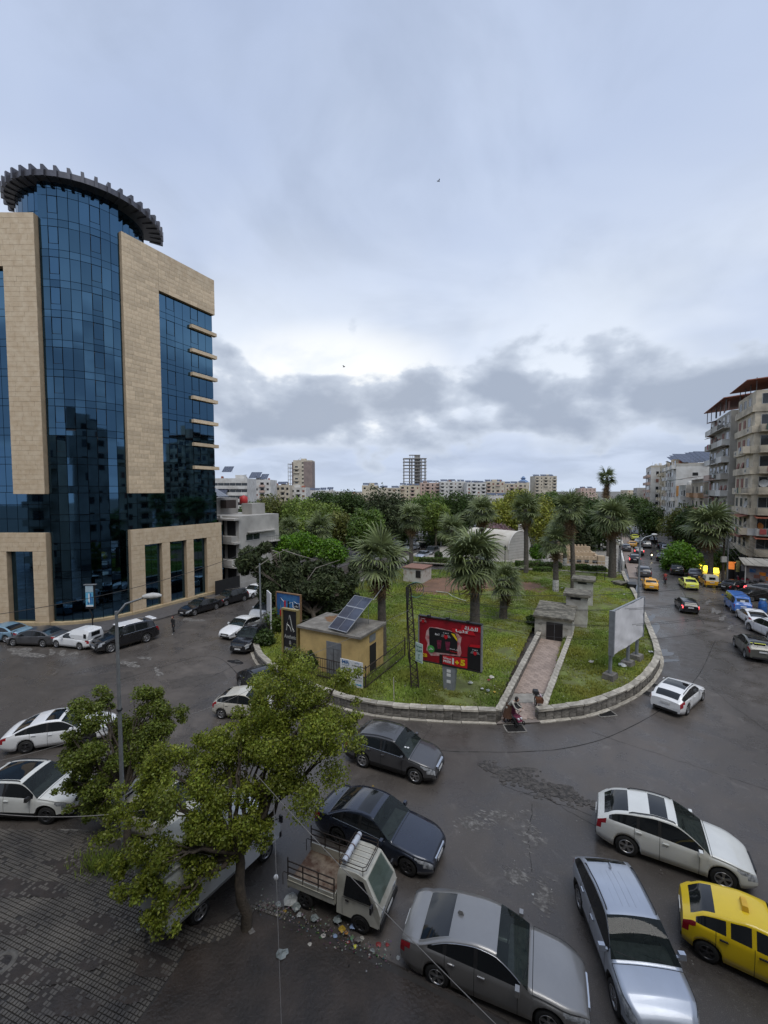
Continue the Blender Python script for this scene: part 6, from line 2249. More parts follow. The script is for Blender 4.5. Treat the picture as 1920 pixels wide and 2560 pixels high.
# shrubs near the signs
for k, (u, v, Y, ru, rv, lm, lab) in enumerate([
 (672, 1590, 35, 34, 34, L_DARK, 'dark shrub left of the black signboard'),
 (700, 1560, 38, 40, 40, L_MID, 'tall shrub behind the black signboard'),
 (775, 1660, 30, 34, 42, L_DARK, 'dark shrub against the yellow hut wall'),
 (772, 1545, 44, 26, 18, L_LIGHT, 'pale green bush behind the yellow hut'),
 (1335, 1552, 40, 22, 14, L_DARK, 'dark shrub left of the bunker'),
 (1446, 1570, 41, 14, 12, L_DARK, 'small shrub between the bunker walls')]):
    cl_ = blobs(u, v, Y, ru, rv, 6, 340 + k, .6)
    b = AT(u, v, Y)
    tree('shrub', lab, (b.x, b.y, TURF_Z), cl_, 2600, .13, lm, .05, 'shrubs on the lawn', .3, cat='shrub', seed=300 + k)
# clipped hedges behind the lawn
def hedge(label, u0, u1, vb, h, d, k, ball=False):
    a, b = G(u0, vb, .47), G(u1, vb, .47)
    L = (b - a).length
    m = (a + b) / 2
    rng = np.random.default_rng(k)
    t = thing('hedge', label, 'hedge', m, math.atan2(b.y - a.y, b.x - a.x), 'clipped hedges behind the lawn')
    n = int(L * 420) + 500
    P = rng.random((n, 3)) - .5
    ax = rng.integers(0, 3, n)
    sgn = np.sign(rng.random(n) - .5) * .5
    for i in range(3):
        P[ax == i, i] = sgn[ax == i]
    if ball:
        P /= np.linalg.norm(P, axis=1)[:, None] * 2
    P = P * np.array([L, d, h]) + np.array([0, 0, h / 2]) + rng.normal(size=(n, 3)) * .05
    nr_ = rng.normal(size=(n, 3))
    a_ = np.cross(nr_, rng.normal(size=(n, 3)))
    a_ /= np.linalg.norm(a_, axis=1)[:, None]
    b_ = np.cross(nr_, a_)
    b_ /= np.linalg.norm(b_, axis=1)[:, None]
    s = .11
    V = np.stack([P - a_ * s, P - b_ * s * .6, P + a_ * s, P + b_ * s * .6], 1)
    tt = .6 + .7 * rng.random(n)
    link('foliage', fast_mesh('foliage', V, 4, L_MID if k % 2 else L_DARK, np.stack([tt, tt, tt], 1)), t)
    (MB().ball((0, 0, h / 2), h * .42, 8) if ball else MB().box((0, 0, h / 2), (L * .95, d * .8, h * .85))).build('inner_twigs', M_BARK, t)
hedge('long low hedge left of the middle palm', 1050, 1125, 1406, .8, 1.0, 1)
hedge('round clipped bush beside the parked silver saloon', 1086, 1106, 1402, 1.7, 1.6, 2, True)
hedge('dark hedge behind the large middle palm', 1292, 1352, 1417, .9, 1.6, 3)
hedge('dark hedge in front of the sand fort', 1352, 1400, 1420, .9, 1.4, 4)
hedge('short hedge between palms before the fort', 1433, 1470, 1424, .8, 1.4, 5)
hedge('hedge strip at the right end before the fort', 1470, 1510, 1427, .7, 1.2, 6)
hedge('low square hedge in the bed behind the lawn', 1335, 1376, 1428, .6, 1.0, 7)

# ------------------------------------------------------------------ palms
def frond_mesh(seed, droop, lm, seg=19, rad=1.1, stem=.85):
    rng = np.random.default_rng(seed)
    Q, T = [], []
    def strip(pts, w0, w1, tone):
        pts = np.array(pts)
        k = len(pts) - 1
        for i in range(k):
            t = pts[i + 1] - pts[i]
            s = np.cross(t, [0, 0, 1.0])
            s /= np.linalg.norm(s) + 1e-9
            wa, wb = w0 + (w1 - w0) * i / k, w0 + (w1 - w0) * (i + 1) / k
            Q.append([pts[i] - s * wa, pts[i + 1] - s * wb, pts[i + 1] + s * wb, pts[i] + s * wa])
            T.append(tone)
    sag = droop * .25
    hub = np.array([stem, 0, -sag * .5])
    strip([[0, 0, 0], [stem * .5, 0, -sag * .1], hub], .035, .022, (.9, .95, .7))
    for i in range(seg):
        a = R(-118 + 236 * i / (seg - 1)) + rng.normal() * .04
        l = rad * (.72 + .28 * math.cos(a * .6)) * rng.uniform(.85, 1.1)
        d = np.array([math.cos(a), math.sin(a), .12])
        dr = droop * rng.uniform(.6, 1.5)
        p1 = hub + d * l * .5 + [0, 0, -.06 * dr]
        p2 = hub + d * l * .85 + [0, 0, -.22 * dr]
        p3 = hub + d * l * 1.05 + [0, 0, -.55 * dr]
        tn = rng.uniform(.55, 1.3)
        strip([hub, p1, p2, p3], .075, .012, (tn, tn, tn * rng.uniform(.8, 1.1)))
    return fast_mesh('frond', np.array(Q), 4, lm, np.array(T))
FR = [frond_mesh(k, (.35, .6, .85, 1.0)[k % 4], L_PALM) for k in range(8)]
FRD = [frond_mesh(20 + k, 1.3, L_PALMD, 13, .85) for k in range(4)]
def palm(label, base, top_z, rad, tr=.28, nf=36, dead=14, lean=(0, 0), lime=False, seed=0, skirt=1.3, group='fan palms of the park'):
    rnd = random.Random(seed)
    t = thing('palm_tree', label, 'palm', base, 0, group)
    h = top_z - base.z
    prof, pts = [], []
    k = max(8, int(h / .22))
    mb = MB()
    rs = []
    for i in range(k + 1):
        f = i / k
        pts.append((lean[0] * f * f, lean[1] * f * f, h * f - .05))
        rs.append(tr * (1.15 - .35 * f) * (1.0 + (.05 if i % 2 else -.03)))
    mb.tube(pts, rs, 9)
    mb.build('trunk', M_PALMT, t)
    if lime:
        MB().lathe([(tr * 1.16, 0), (tr * 1.14, 1.5)], 12).build('limewash_band', M_LIME, t)
    c = Vector((lean[0], lean[1], h))
    ga = 2.39996
    for i in range(nf):
        f = i / nf
        el = R(80) - R(125) * f ** .85
        az = i * ga + rnd.uniform(-.2, .2)
        o = link('frond', rnd.choice(FR[:4] if f < .4 else FR), t, c + Vector((0, 0, .15 - .5 * f)))
        o.rotation_euler = (rnd.uniform(-.5, .5), -el + rnd.uniform(-.2, .2), az)
        s = rad / 1.95 * rnd.uniform(.72, 1.15)
        o.scale = (s, s, s)
    for i in range(dead):
        az = i * ga + rnd.uniform(-.3, .3)
        o = link('dead_frond', rnd.choice(FRD), t, c + Vector((0, 0, -.35 - rnd.random() * .9 * skirt)))
        o.rotation_euler = (rnd.uniform(-.5, .5), R(58) + rnd.uniform(0, .5), az)
        s = rad / 2.2 * rnd.uniform(.7, 1.0)
        o.scale = (s, s, s)
    return t
def palm_px(label, ub, vb, uc, vc, rpx, zb=TURF_Z, **k):
    b = G(ub, vb, zb)
    c = AT(uc, vc, b.y)
    return palm(label, b, c.z, rpx * 1.1 * b.y / FPX, lean=(c.x - b.x, 0), **k)
palm_px('fan palm behind the yellow hut', 955, 1636, 952, 1398, 76, seed=1, dead=16, tr=.33)
palm_px('largest fan palm behind the red billboard', 1187, 1592, 1187, 1392, 84, seed=2, tr=.42, dead=18, nf=42)
palm_px('short fan palm right of the largest palm', 1258, 1545, 1264, 1448, 50, seed=3, tr=.36, nf=36)
palm_px('fan palm left of the far street', 1028, 1412, 1028, 1292, 38, seed=4, tr=.35, dead=18)
palm_px('fan palm left of the largest palm, half hidden', 1130, 1430, 1130, 1322, 42, seed=5, tr=.33)
palm_px('fan palm in front of the mauve flowering tree', 1206, 1415, 1205, 1275, 40, seed=6, tr=.33, dead=20)
palm_px('tall fan palm standing before the white vault', 1315, 1433, 1313, 1272, 42, seed=7, tr=.34, dead=20)
palm_px('short fan palm with limewashed trunk', 1389, 1478, 1388, 1352, 42, seed=8, tr=.33, lime=True)
palm_px('tall slim fan palm with brown skirt', 1432, 1482, 1424, 1272, 44, seed=9, tr=.27, dead=26, skirt=2.2)
palm_px('fan palm hidden behind the slim palm', 1412, 1416, 1405, 1312, 36, seed=10, tr=.30, lime=True)
palm_px('thick trunked fan palm beside the right street', 1530, 1443, 1530, 1292, 54, seed=11, tr=.50, dead=22)
palm_px('tallest slender palm far behind, with thin crown', 1520, 1390, 1517, 1192, 27, seed=12, tr=.28, nf=26, dead=26, skirt=3.0)
palm_px('fan palm on the shop side of the street', 1775, 1452, 1775, 1312, 56, .12, seed=13, tr=.34, dead=20, group='palms of the street')
palm_px('short palm clump left of the bare trunks', 720, 1420, 722, 1322, 34, seed=14, tr=.3, nf=40, dead=4, group='low palms of the park wood')
palm_px('short palm clump right of the bare trunks', 800, 1420, 798, 1318, 36, seed=15, tr=.3, nf=40, dead=4, group='low palms of the park wood')

# ------------------------------------------------------------------ grass and weeds
def scatter(poly, n, rng, far=75.0, power=1.5):
    xs = [p[0] for p in poly]
    ys = [p[1] for p in poly]
    out = []
    px = np.array([(p[0], p[1]) for p in poly])
    while len(out) < n:
        m = 40000
        X = rng.uniform(min(xs), max(xs), m)
        Y = rng.uniform(min(ys), max(ys), m)
        keep = rng.random(m) < (24.0 / np.maximum(Y, 24)) ** power
        X, Y = X[keep], Y[keep]
        ins = np.zeros(len(X), bool)
        j = len(px) - 1
        for i in range(len(px)):
            a, b = px[i], px[j]
            cnd = ((a[1] > Y) != (b[1] > Y)) & (X < (b[0] - a[0]) * (Y - a[1]) / (b[1] - a[1] + 1e-12) + a[0])
            ins ^= cnd
            j = i
        out += list(zip(X[ins], Y[ins]))
    return np.array(out[:n])
def value_noise(X, Y, s, rng):
    g = rng.random((64, 64))
    x, y = (X / s) % 63, (Y / s) % 63
    i, j = x.astype(int), y.astype(int)
    f, h = x - i, y - j
    f, h = f * f * (3 - 2 * f), h * h * (3 - 2 * h)
    return g[i, j] * (1 - f) * (1 - h) + g[i + 1, j] * f * (1 - h) + g[i, j + 1] * (1 - f) * h + g[i + 1, j + 1] * f * h
rng = np.random.default_rng(9)
P = scatter(turf_poly, 84000, rng)
bare_px = [(1150, 1461, 110, 17), (1300, 1468, 64, 12), (1085, 1478, 54, 9)]
ok = np.ones(len(P), bool)
for cu, cv, ru, rv in bare_px:
    U = 960 + FPX * P[:, 0] / P[:, 1]
    Vv = 1226 + FPX * (CAM_H - TURF_Z) / P[:, 1]
    ok &= ((U - cu) / ru) ** 2 + ((Vv - cv) / rv) ** 2 > rng.uniform(.6, 1.2, len(P))
P = P[ok]
nb_ = 4
n = len(P)
dens = value_noise(P[:, 0] + 50, P[:, 1] + 50, 2.6, rng) * .6 + value_noise(P[:, 0] + 50, P[:, 1] + 50, .8, rng) * .4
keep = dens > rng.uniform(.20, .42, n)
P, dens = P[keep], dens[keep]
n = len(P)
hh = (.06 + .34 * dens ** 2.4)
az = rng.uniform(0, 2 * PI, (n, nb_))
le_ = rng.uniform(.5, 1.2, (n, nb_)) * hh[:, None]
wd_ = rng.uniform(.014, .03, (n, nb_)) * (1 + np.minimum(P[:, 1] / 30, 2))[:, None] * .8
base = np.repeat(P[:, None, :], nb_, 1) + rng.normal(size=(n, nb_, 2)) * .06
ox, oy = np.cos(az), np.sin(az)
tip = base + np.stack([ox, oy], 2) * le_[:, :, None] * .7
z0 = np.full((n, nb_), TURF_Z - .01)
a = np.concatenate([base + np.stack([-oy, ox], 2) * wd_[:, :, None], z0[:, :, None]], 2)
b = np.concatenate([base - np.stack([-oy, ox], 2) * wd_[:, :, None], z0[:, :, None]], 2)
c = np.concatenate([tip, (z0 + le_)[:, :, None]], 2)
V = np.stack([a, b, c], 2).reshape(-1, 3, 3)
tn = (.55 + .75 * value_noise(P[:, 0], P[:, 1] + 9, 3.5, rng))
yl = value_noise(P[:, 0] + 20, P[:, 1], 2.2, rng)
T = np.stack([tn * (.85 + .5 * yl), tn, tn * .8], 1)
T = np.repeat(T[:, None, :], nb_, 1).reshape(-1, 3) * rng.uniform(.75, 1.25, (n * nb_, 1))
stuff(link('grass', fast_mesh('grass', V, 3, L_GRASS, T)), 'rough green grass covering the park lawn', 'grass')
# daisies and yellow weeds
P = scatter(turf_poly, 1500, rng)
k = len(P)
s = rng.uniform(.02, .045, k)
ang = rng.uniform(0, 6.28, k)
zz = TURF_Z + rng.uniform(.08, .3, k)
V = np.stack([np.stack([P[:, 0] + np.cos(ang + q) * s, P[:, 1] + np.sin(ang + q) * s, zz + .02 * np.sin(q * 2)], 1) for q in (0, 1.57, 3.14, 4.71)], 1)
T = np.where(rng.random((k, 1)) < .55, np.array([[1.0, 1.0, .95]]), np.array([[.9, .75, .08]]))
stuff(link('wild_flowers', fast_mesh('wild_flowers', V, 4, leaf_mat('petal', (.6, .6, .6), .7, .3), T)), 'white and yellow wild flowers dotted over the lawn', 'flowers')
# weeds in the hedge bed and the planter
P = scatter([(p.x, p.y) for p in lw], 5000, rng, power=.1)
k = len(P)
ang = rng.uniform(0, 6.28, k)
s = rng.uniform(.05, .09, k)
hgt = rng.uniform(.1, .3, k)
V = np.stack([np.stack([P[:, 0] - np.sin(ang) * s, P[:, 1] + np.cos(ang) * s, np.full(k, .46)], 1), np.stack([P[:, 0] + np.sin(ang) * s, P[:, 1] - np.cos(ang) * s, np.full(k, .46)], 1), np.stack([P[:, 0] + np.cos(ang) * .1, P[:, 1] + np.sin(ang) * .1, .46 + hgt], 1)], 1)
tt = rng.uniform(.5, .9, k)
stuff(link('bed_grass', fast_mesh('bed_grass', V, 3, L_GRASS, np.stack([tt, tt, tt * .8], 1))), 'short grass in the bed behind the far kerb', 'grass')

# ------------------------------------------------------------------ the two street trees in the foreground
def px_clusters(lst):
    out = []
    for u, v, Y, r in lst:
        c = AT(u, v, Y)
        q = r * Y / FPX
        rr2 = random.Random(int(u * 7 + v))
        for _ in range(7):
            d = Vector((rr2.gauss(0, .5), rr2.gauss(0, .5), rr2.gauss(0, .42)))
            f = rr2.uniform(.34, .56)
            out.append((c.x + d.x * q, c.y + d.y * q, c.z + d.z * q, q * f, q * f, q * f * .75))
    return out
tA = G(616, 2322, .1)
CA = px_clusters([(680, 1700, 14.5, 75), (760, 1740, 14.2, 80), (840, 1770, 14.0, 75), (880, 1800, 13.8, 40), (650, 1778, 14.6, 52), (700, 1830, 13.6, 95), (800, 1860, 13.4, 90), (610, 1875, 13.6, 72), (770, 1940, 13.0, 75), (680, 1960, 13.0, 70), (500, 1862, 14.0, 56), (450, 1880, 13.6, 70), (540, 1920, 13.2, 85), (470, 1980, 12.8, 75), (390, 1920, 13.6, 60), (560, 2020, 12.6, 75), (640, 2080, 12.4, 50), (480, 2080, 12.2, 70), (420, 2160, 11.8, 70), (360, 2200, 11.6, 55), (330, 2240, 11.4, 40), (520, 2160, 12.0, 50), (420, 2260, 11.3, 48), (600, 1920, 13.8, 70), (860, 1700, 14.4, 40), (700, 1660, 14.8, 36), (380, 2040, 12.6, 50), (340, 1980, 13.2, 55), (310, 2060, 12.6, 50), (350, 2130, 12, 55), (290, 2180, 11.8, 36), (450, 2120, 12.2, 60), (530, 2090, 12.4, 55), (390, 2290, 11.2, 40), (470, 2220, 11.6, 55), (580, 2110, 12.3, 50), (400, 1980, 13, 60), (640, 2010, 12.8, 60), (720, 1900, 13.4, 80), (570, 1880, 14, 56), (780, 1800, 13.8, 70), (680, 1790, 14.4, 60), (600, 1830, 14.0, 46), (560, 1850, 13.8, 40), (640, 1850, 13.6, 60)])
tree('street_tree', 'leafy street tree in the foreground over the box truck', tA, CA, 100000, .051, L_STREET, .18, 'foreground street trees', .50, seed=71, shell=.15)
tB = G(322, 2128, .1)
CB = px_clusters([(235, 1790, 16.8, 55), (250, 1860, 16.4, 65), (200, 1900, 16.3, 45), (290, 1920, 16.0, 70), (225, 1980, 15.8, 60), (190, 1850, 16.6, 40), (380, 1760, 17.2, 50), (430, 1790, 17.2, 40), (360, 1820, 16.8, 60), (215, 2030, 15.6, 32), (330, 1870, 16.4, 60), (180, 1960, 16, 34), (260, 1755, 17, 30)])
tree('street_tree', 'smaller darker street tree beside the lamp post', tB, CB, 46000, .055, L_STREET2, .14, 'foreground street trees', .55, seed=72, shell=.15)
# weeds at the tree pit
rng = np.random.default_rng(12)
c0 = G(265, 2160, .1)
k = 800
P = np.stack([c0.x + rng.normal(size=k) * .5, c0.y + rng.normal(size=k) * .24], 1)
ang = rng.uniform(0, 6.28, k)
s = rng.uniform(.012, .03, k)
hgt = rng.uniform(.08, .32, k)
V = np.stack([np.stack([P[:, 0] - np.sin(ang) * s, P[:, 1] + np.cos(ang) * s, np.full(k, .1)], 1), np.stack([P[:, 0] + np.sin(ang) * s, P[:, 1] - np.cos(ang) * s, np.full(k, .1)], 1), np.stack([P[:, 0] + np.cos(ang) * .12, P[:, 1] + np.sin(ang) * .12, .1 + hgt], 1)], 1)
tt = rng.uniform(.5, 1.0, k)
stuff(link('weeds', fast_mesh('weeds', V, 3, L_GRASS, np.stack([tt, tt, tt * .8], 1))), 'weeds in the pit of the small street tree', 'weeds')
# ------------------------------------------------------------------ things in the park
RN = math.atan2(N.y, N.x)
RX = (PI / 2, 0, 0)                          # stands lettering upright, facing local -y
M_GALV = mat('galvanised', (.27, .285, .30), .45, .12, 5, metal=.4)
M_POST = mat('grey_post', (.20, .215, .235), .55, .12, 4)
M_BLACKP = mat('black_print', (.012, .012, .014), .4, 0)
M_WHITEP = mat('white_print', (.66, .67, .68), .5, .04, 3)
M_REDP = mat('red_print', (.36, .012, .022), .4, col2=(.16, .008, .016), scale=.55, lo=.3, hi=.7)
M_REDB = mat('bright_red_print', (.50, .012, .02), .4, 0)
M_YELP = mat('yellow_print', (.70, .52, .015), .4, 0)
M_GREENP = mat('green_print', (.07, .32, .07), .4, 0)
M_BLUEP = mat('blue_print', (.03, .12, .30), .4, 0)
M_GLOWP = mat('pale_glow_print', (.55, .40, .39), .4, col2=(.42, .10, .11), scale=3, lo=.35, hi=.6)
M_GOLD = mat('gold_frame', (.36, .28, .10), .4, col2=(.26, .21, .09), scale=3, metal=.3)
# yellow hut
hc = Vector((-1.65, 27.9, 0))
ctr = hc - N * 2.55 + E * 1.7
HUT = Block('yellow_hut', 'small yellow electric hut with solar panels on its flat roof', (ctr.x, ctr.y, .4), 5.1, 3.4, 3.0, RN, F_YELLOW, cat='hut')
t = HUT.t
M_SLAB = mat('hut_slab', (.24, .225, .20), .9, col2=(.13, .12, .105), scale=1.5, bump=.4)
MB().box((0, 0, 3.08), (5.45, 3.75, .16)).build('roof_slab', M_SLAB, t)
rf_ = MB()
for k in range(26):
    pass
rf_.add([(math.cos(2 * PI * k / 26) * 1.1 * (1 + .15 * math.sin(3 * k)) - .9, math.sin(2 * PI * k / 26) * .75 * (1 + .2 * math.sin(5 * k)) + .75, 3.168) for k in range(26)], [tuple(range(26))])
rf_.build('rusty_stain', mat('leaf_litter', (.22, .13, .06), .95, col2=(.14, .075, .04), scale=4), t)
MB().box((.45, -1.72, 1.25), (1.25, .05, 2.3)).build('metal_door', mat('grey_door', (.20, .21, .22), .55, col2=(.12, .12, .125), scale=3), t)
for k in range(6):
    MB().box((.45, -1.755, 1.98 + k * .075), (1.2, .02, .05)).build('door_louvre', M_POST, t)
MB().box((.45, -1.753, 1.05), (.02, .02, 1.7)).build('door_seam', M_SEAM, t)
MB().box((1.35, -1.72, 1.15), (.26, .04, .22)).build('meter_box', M_DARK, t)
MB().box((2.56, .10, 1.05), (.04, .9, 2.0)).build('doorway', M_DARK, t)
MB().box((2.565, .05, 2.52), (.03, .85, .5)).build('vent_grille', M_POST, t)
pvt = thing('solar_panel_array', 'three tilted solar panels on legs on the yellow hut roof', 'solar panel', (-3.25, 28.7, 3.62), math.atan2(.8, .6))
tl_ = R(31)
pm = MB().box((0, 0, 0), (1.08, 1.74, .04)).mesh('panel')
pm.materials.append(M_PV)
fm = MB()
for x, y, a, b in ((0, .86, 1.12, .04), (0, -.86, 1.12, .04), (.54, 0, .05, 1.72), (-.54, 0, .05, 1.72), (0, 0, 1.08, .015)):
    fm.box((x, y, .012), (a, b, .05))
fm = fm.mesh('panel_frame')
fm.materials.append(M_PVF)
for k in range(3):
    d = .56 + k * 1.12
    o = link('solar_panel', pm, pvt, (d * math.cos(tl_), 0, d * math.sin(tl_) + .08))
    o.rotation_euler[1] = -tl_
    link('panel_frame', fm, o)
for y in (-.6, .6):
    lg = MB()
    lg.tube([(0, y, .02), (3.3 * math.cos(tl_), y, 3.3 * math.sin(tl_))], .025, 4)
    lg.tube([(2.7, y, -.05), (2.7, y, 1.6)], .025, 4)
    lg.tube([(1.2, y, -.05), (1.2, y, .75)], .025, 4)
    lg.build('support', M_GALV, pvt)
MB().tube([(2.9, -.9, 1.75), (4.2, -.9, 2.6)], .03, 5).build('boom', M_GALV, pvt)
# iron fence round the hut
fc = Vector((-1.2, 26.7, .44))
ft = thing('iron_fence', 'rusty iron bar fence round the yellow hut', 'fence', fc)
barm = MB().box((0, 0, .72), (.025, .025, 1.44)).mesh('bar')
barm.materials.append(M_RUST)
for d, L in ((-N, 5.2), (E, 6.0)):
    n = int(L / .19)
    for k in range(n + 1):
        link('bar', barm, ft, d * (k * .19))
    rz = math.atan2(d.y, d.x)
    for z in (.18, .8, 1.42):
        MB().box(d * (L / 2) + Vector((0, 0, z)), (L, .04, .05), rz).build('rail', M_RUST, ft)
for p in (Vector((0, 0, 0)), E * 6.0, -N * 5.2):
    MB().box(p + Vector((0, 0, .8)), (.09, .09, 1.6)).build('post', M_RUST, ft)
# two-panel white signboard on the fence
sc_ = fc - N * 1.0 - E * .12
st_ = thing('signboard', 'white two panel signboard with black and blue lettering on the fence', 'sign', (sc_.x, sc_.y, .5), RN)
for k, x in enumerate((-.44, .44)):
    MB().box((x, 0, .88), (.86, .04, 1.72)).build('panel', M_WHITEP, st_)
y = -.028
text('MR', M_BLUEP, st_, (-.44, y, 1.56), .55, .25, RX, bold=.01)
MB().box((-.44, y - .004, 1.55), (.62, .006, .02)).build('logo_stroke', M_BLUEP, st_)
MB().box((-.44, y, 1.36), (.60, .008, .035)).build('small_print', mat('grey_print', (.2, .28, .33), .5, 0), st_)
text('داود', M_BLACKP, st_, (-.44, y, 1.13), .72, .28, RX, ar=True, bold=.02)
text('لمواد', M_BLACKP, st_, (-.44, y, .80), .72, .24, RX, ar=True, bold=.02)
text('الاسنان', M_BLACKP, st_, (-.44, y, .46), .72, .26, RX, ar=True, bold=.02)
text('DR. MUSTAFA DAWWD', M_BLACKP, st_, (.44, y, 1.44), .74, .07, RX, bold=.015)
ar_ = MB().tube([(.30 + .16 * math.cos(a) + .14, y, 1.56 + .10 * math.sin(a)) for a in [PI * q / 8 for q in range(9)]], .012, 4)
ar_.build('logo_arc', M_BLUEP, st_)
text('الدكتور', M_BLACKP, st_, (.44, y, 1.18), .40, .15, RX, ar=True, bold=.01)
text('مصطفى داود', M_BLACKP, st_, (.44, y, .96), .74, .20, RX, ar=True, bold=.01)
text('طب و تجميل الاسنان', M_BLACKP, st_, (.44, y, .70), .74, .15, RX, ar=True)
text('زراعة و تقويم', M_BLACKP, st_, (.44, y, .50), .70, .14, RX, ar=True)
aw_ = MB().box((.52, y, .22), (.36, .01, .08))
aw_.add([(.70, y - .005, .12), (.82, y - .005, .22), (.70, y - .005, .32)], [(0, 1, 2)])
aw_.build('arrow', mat('sky_blue_print', (.08, .32, .52), .4, 0), st_)
for x in (-.7, .7):
    MB().box((x, .05, .5), (.05, .05, 1.2)).build('leg', M_RUST, st_)
# black signboard with gold frame
bs = thing('signboard', 'tall black signboard in a gold frame with a big silver letter A', 'sign', (-7.0, 31, .46), RN)
MB().box((0, 0, 2.15), (1.34, .10, 3.6)).build('panel', M_BLACKP, bs)
for x in (-.72, .72):
    MB().box((x, 0, 2.15), (.12, .28, 3.9)).build('frame_side', M_GOLD, bs)
for z in (.26, 4.04):
    MB().box((0, 0, z), (1.32, .28, .12)).build('frame_rail', M_GOLD, bs)
M_SILV = mat('silver_letter', (.45, .46, .44), .35, .1, metal=.5)
y = -.065
la = MB()
la.tube([(-.34, y, 2.45), (-.28, y, 2.95), (-.02, y, 3.62)], .045, 6)
la.tube([(-.02, y, 3.62), (.20, y, 2.75), (.34, y, 2.40), (.42, y, 2.5)], .045, 6)
la.tube([(-.24, y, 2.9), (.0, y, 2.72), (.12, y, 2.4)], .03, 5)
la.build('letter_mark', M_SILV, bs)
text('Aesthetic', M_SILV, bs, (0, y, 1.98), 1.12, .28, RX, bold=.01, depth=.02)
text('&', M_SILV, bs, (0, y, 1.55), .22, .28, RX, bold=.01, depth=.02)
text('BEAUTY', M_SILV, bs, (0, y, 1.02), 1.05, .26, RX, bold=.01, depth=.02)
for x in (-.6, .6):
    MB().box((x, .1, .1), (.1, .1, .6)).build('leg', M_GOLD, bs)
# blue poster billboard with white return panel
bb_ = thing('billboard', 'blue poster billboard with brown frame behind the black signboard', 'billboard', (-8.5, 37, .46), RN)
MB().box((0, 0, 2.6), (2.7, .12, 2.3)).build('panel', mat('blue_poster', (.02, .07, .25), .4, col2=(.06, .22, .42), scale=.5, lo=.3, hi=.6), bb_)
for z in (1.42, 3.78):
    MB().box((0, -.02, z), (2.8, .2, .08)).build('frame_rail', mat('brown_frame', (.22, .13, .07), .7), bb_)
for x in (-1.38, 1.38):
    MB().box((x, -.02, 2.6), (.08, .2, 2.4)).build('frame_side', MATS['brown_frame'], bb_)
y = -.07
for q, mt_ in (([(-.9, 2.2), (-.88, 3.3), (-.5, 3.0)], M_WHITEP), ([(.1, 2.9), (.5, 3.05), (.62, 2.0)], M_WHITEP), ([(.66, 2.55), (.64, 3.15), (1.0, 2.98), (1.24, 3.05), (1.24, 2.35), (.66, 2.55)], M_WHITEP)):
    MB().tube([(a, y, b) for a, b in q], .022, 4).build('poster_stroke', mt_, bb_)
for x, mt_ in ((-.38, M_REDB), (.02, M_BLACKP)):
    MB().box((x, y, 2.5), (.17, .02, 1.2)).build('poster_bottle', mt_, bb_)
MB().box((-.8, y, 1.9), (.35, .02, .7)).build('poster_carton', M_REDB, bb_)
MB().box((.94, y + .01, 2.72), (.5, .02, .40)).build('poster_logo_field', M_BLACKP, bb_)
text('سوالف', M_WHITEP, bb_, (.94, y - .02, 2.72), .42, .20, RX, ar=True, bold=.01)
MB().box((1.0, y, 2.1), (.30, .01, .05)).build('small_print', M_WHITEP, bb_)
for x in (-1.1, 1.1):
    MB().box((x, .15, .7), (.1, .1, 1.4)).build('leg', M_RUST, bb_)
wp_ = thing('hoarding', 'plain white sheet hoarding beside the blue billboard', 'hoarding', (-10.45, 37.7, .46), R(118))
MB().box((0, 0, 1.9), (1.5, .1, 3.7)).build('sheet', M_WHITEP, wp_)
for x in (-.6, .6):
    MB().box((x, .1, .6), (.08, .08, 1.2)).build('leg', M_RUST, wp_)
# red drinks billboard on a single post
rb_ = thing('billboard', 'red drinks billboard on a tapered grey post on the lawn', 'billboard', (4.22, 26.7, .46), RN)
W_, H_ = 4.15, 2.95
zc_ = 1.62 + H_ / 2
MB().box((0, .05, zc_), (W_, .14, H_)).build('panel', M_REDP, rb_)
for z in (zc_ - H_ / 2 - .03, zc_ + H_ / 2 + .03):
    MB().box((0, .03, z), (W_ + .14, .24, .07)).build('frame_rail', M_TRIM, rb_)
for x in (-W_ / 2 - .04, W_ / 2 + .04):
    MB().box((x, .03, zc_), (.08, .24, H_)).build('frame_side', M_GALV, rb_)
def P2(fx, fz):
    return (-W_ / 2 + fx * W_, zc_ + H_ / 2 - fz * H_)
def poly(name, pts, mt_, y):
    vs = [(P2(a, b)[0], y, P2(a, b)[1]) for a, b in pts]
    o = MB()
    n = len(vs)
    o.add(vs + [(x, yy + .012, z) for x, yy, z in vs], [tuple(range(n)), tuple(reversed(range(n, 2 * n)))] + [(i, n + i, n + (i + 1) % n, (i + 1) % n) for i in range(n)])
    return o.build(name, mt_, rb_)
y = -.03
gl = [(.12, .32), (.17, .22), (.3, .20), (.5, .22), (.62, .25), (.70, .33), (.68, .5), (.70, .68), (.66, .80), (.4, .82), (.2, .86), (.12, .76), (.14, .6), (.10, .48)]
poly('poster_glow', gl, M_GLOWP, y)
poly('poster_pack', [(.165, .25), (.19, .22), (.50, .23), (.60, .27), (.635, .38), (.635, .72), (.25, .76), (.20, .72), (.175, .6)], M_BLACKP, y - .02)
poly('poster_can', [(.80, .52), (.83, .46), (.99, .44), (.995, .99), (.79, .99)], M_BLACKP, y - .02)
poly('poster_can_lid', [(.82, .50), (.84, .45), (.99, .43), (.99, .49)], M_REDB, y - .03)
poly('poster_banner', [(.70, .06), (.995, .05), (.995, .16), (.69, .17)], M_REDB, y - .02)
poly('poster_banner', [(.55, .16), (.88, .15), (.92, .245), (.55, .245)], M_REDB, y - .035)
poly('poster_price_field', [(.40, .80), (.795, .765), (.795, .985), (.40, .985)], M_REDB, y - .035)
poly('poster_shadow', [(.345, .79), (.80, .74), (.80, .99), (.345, .985)], M_BLACKP, y - .025)
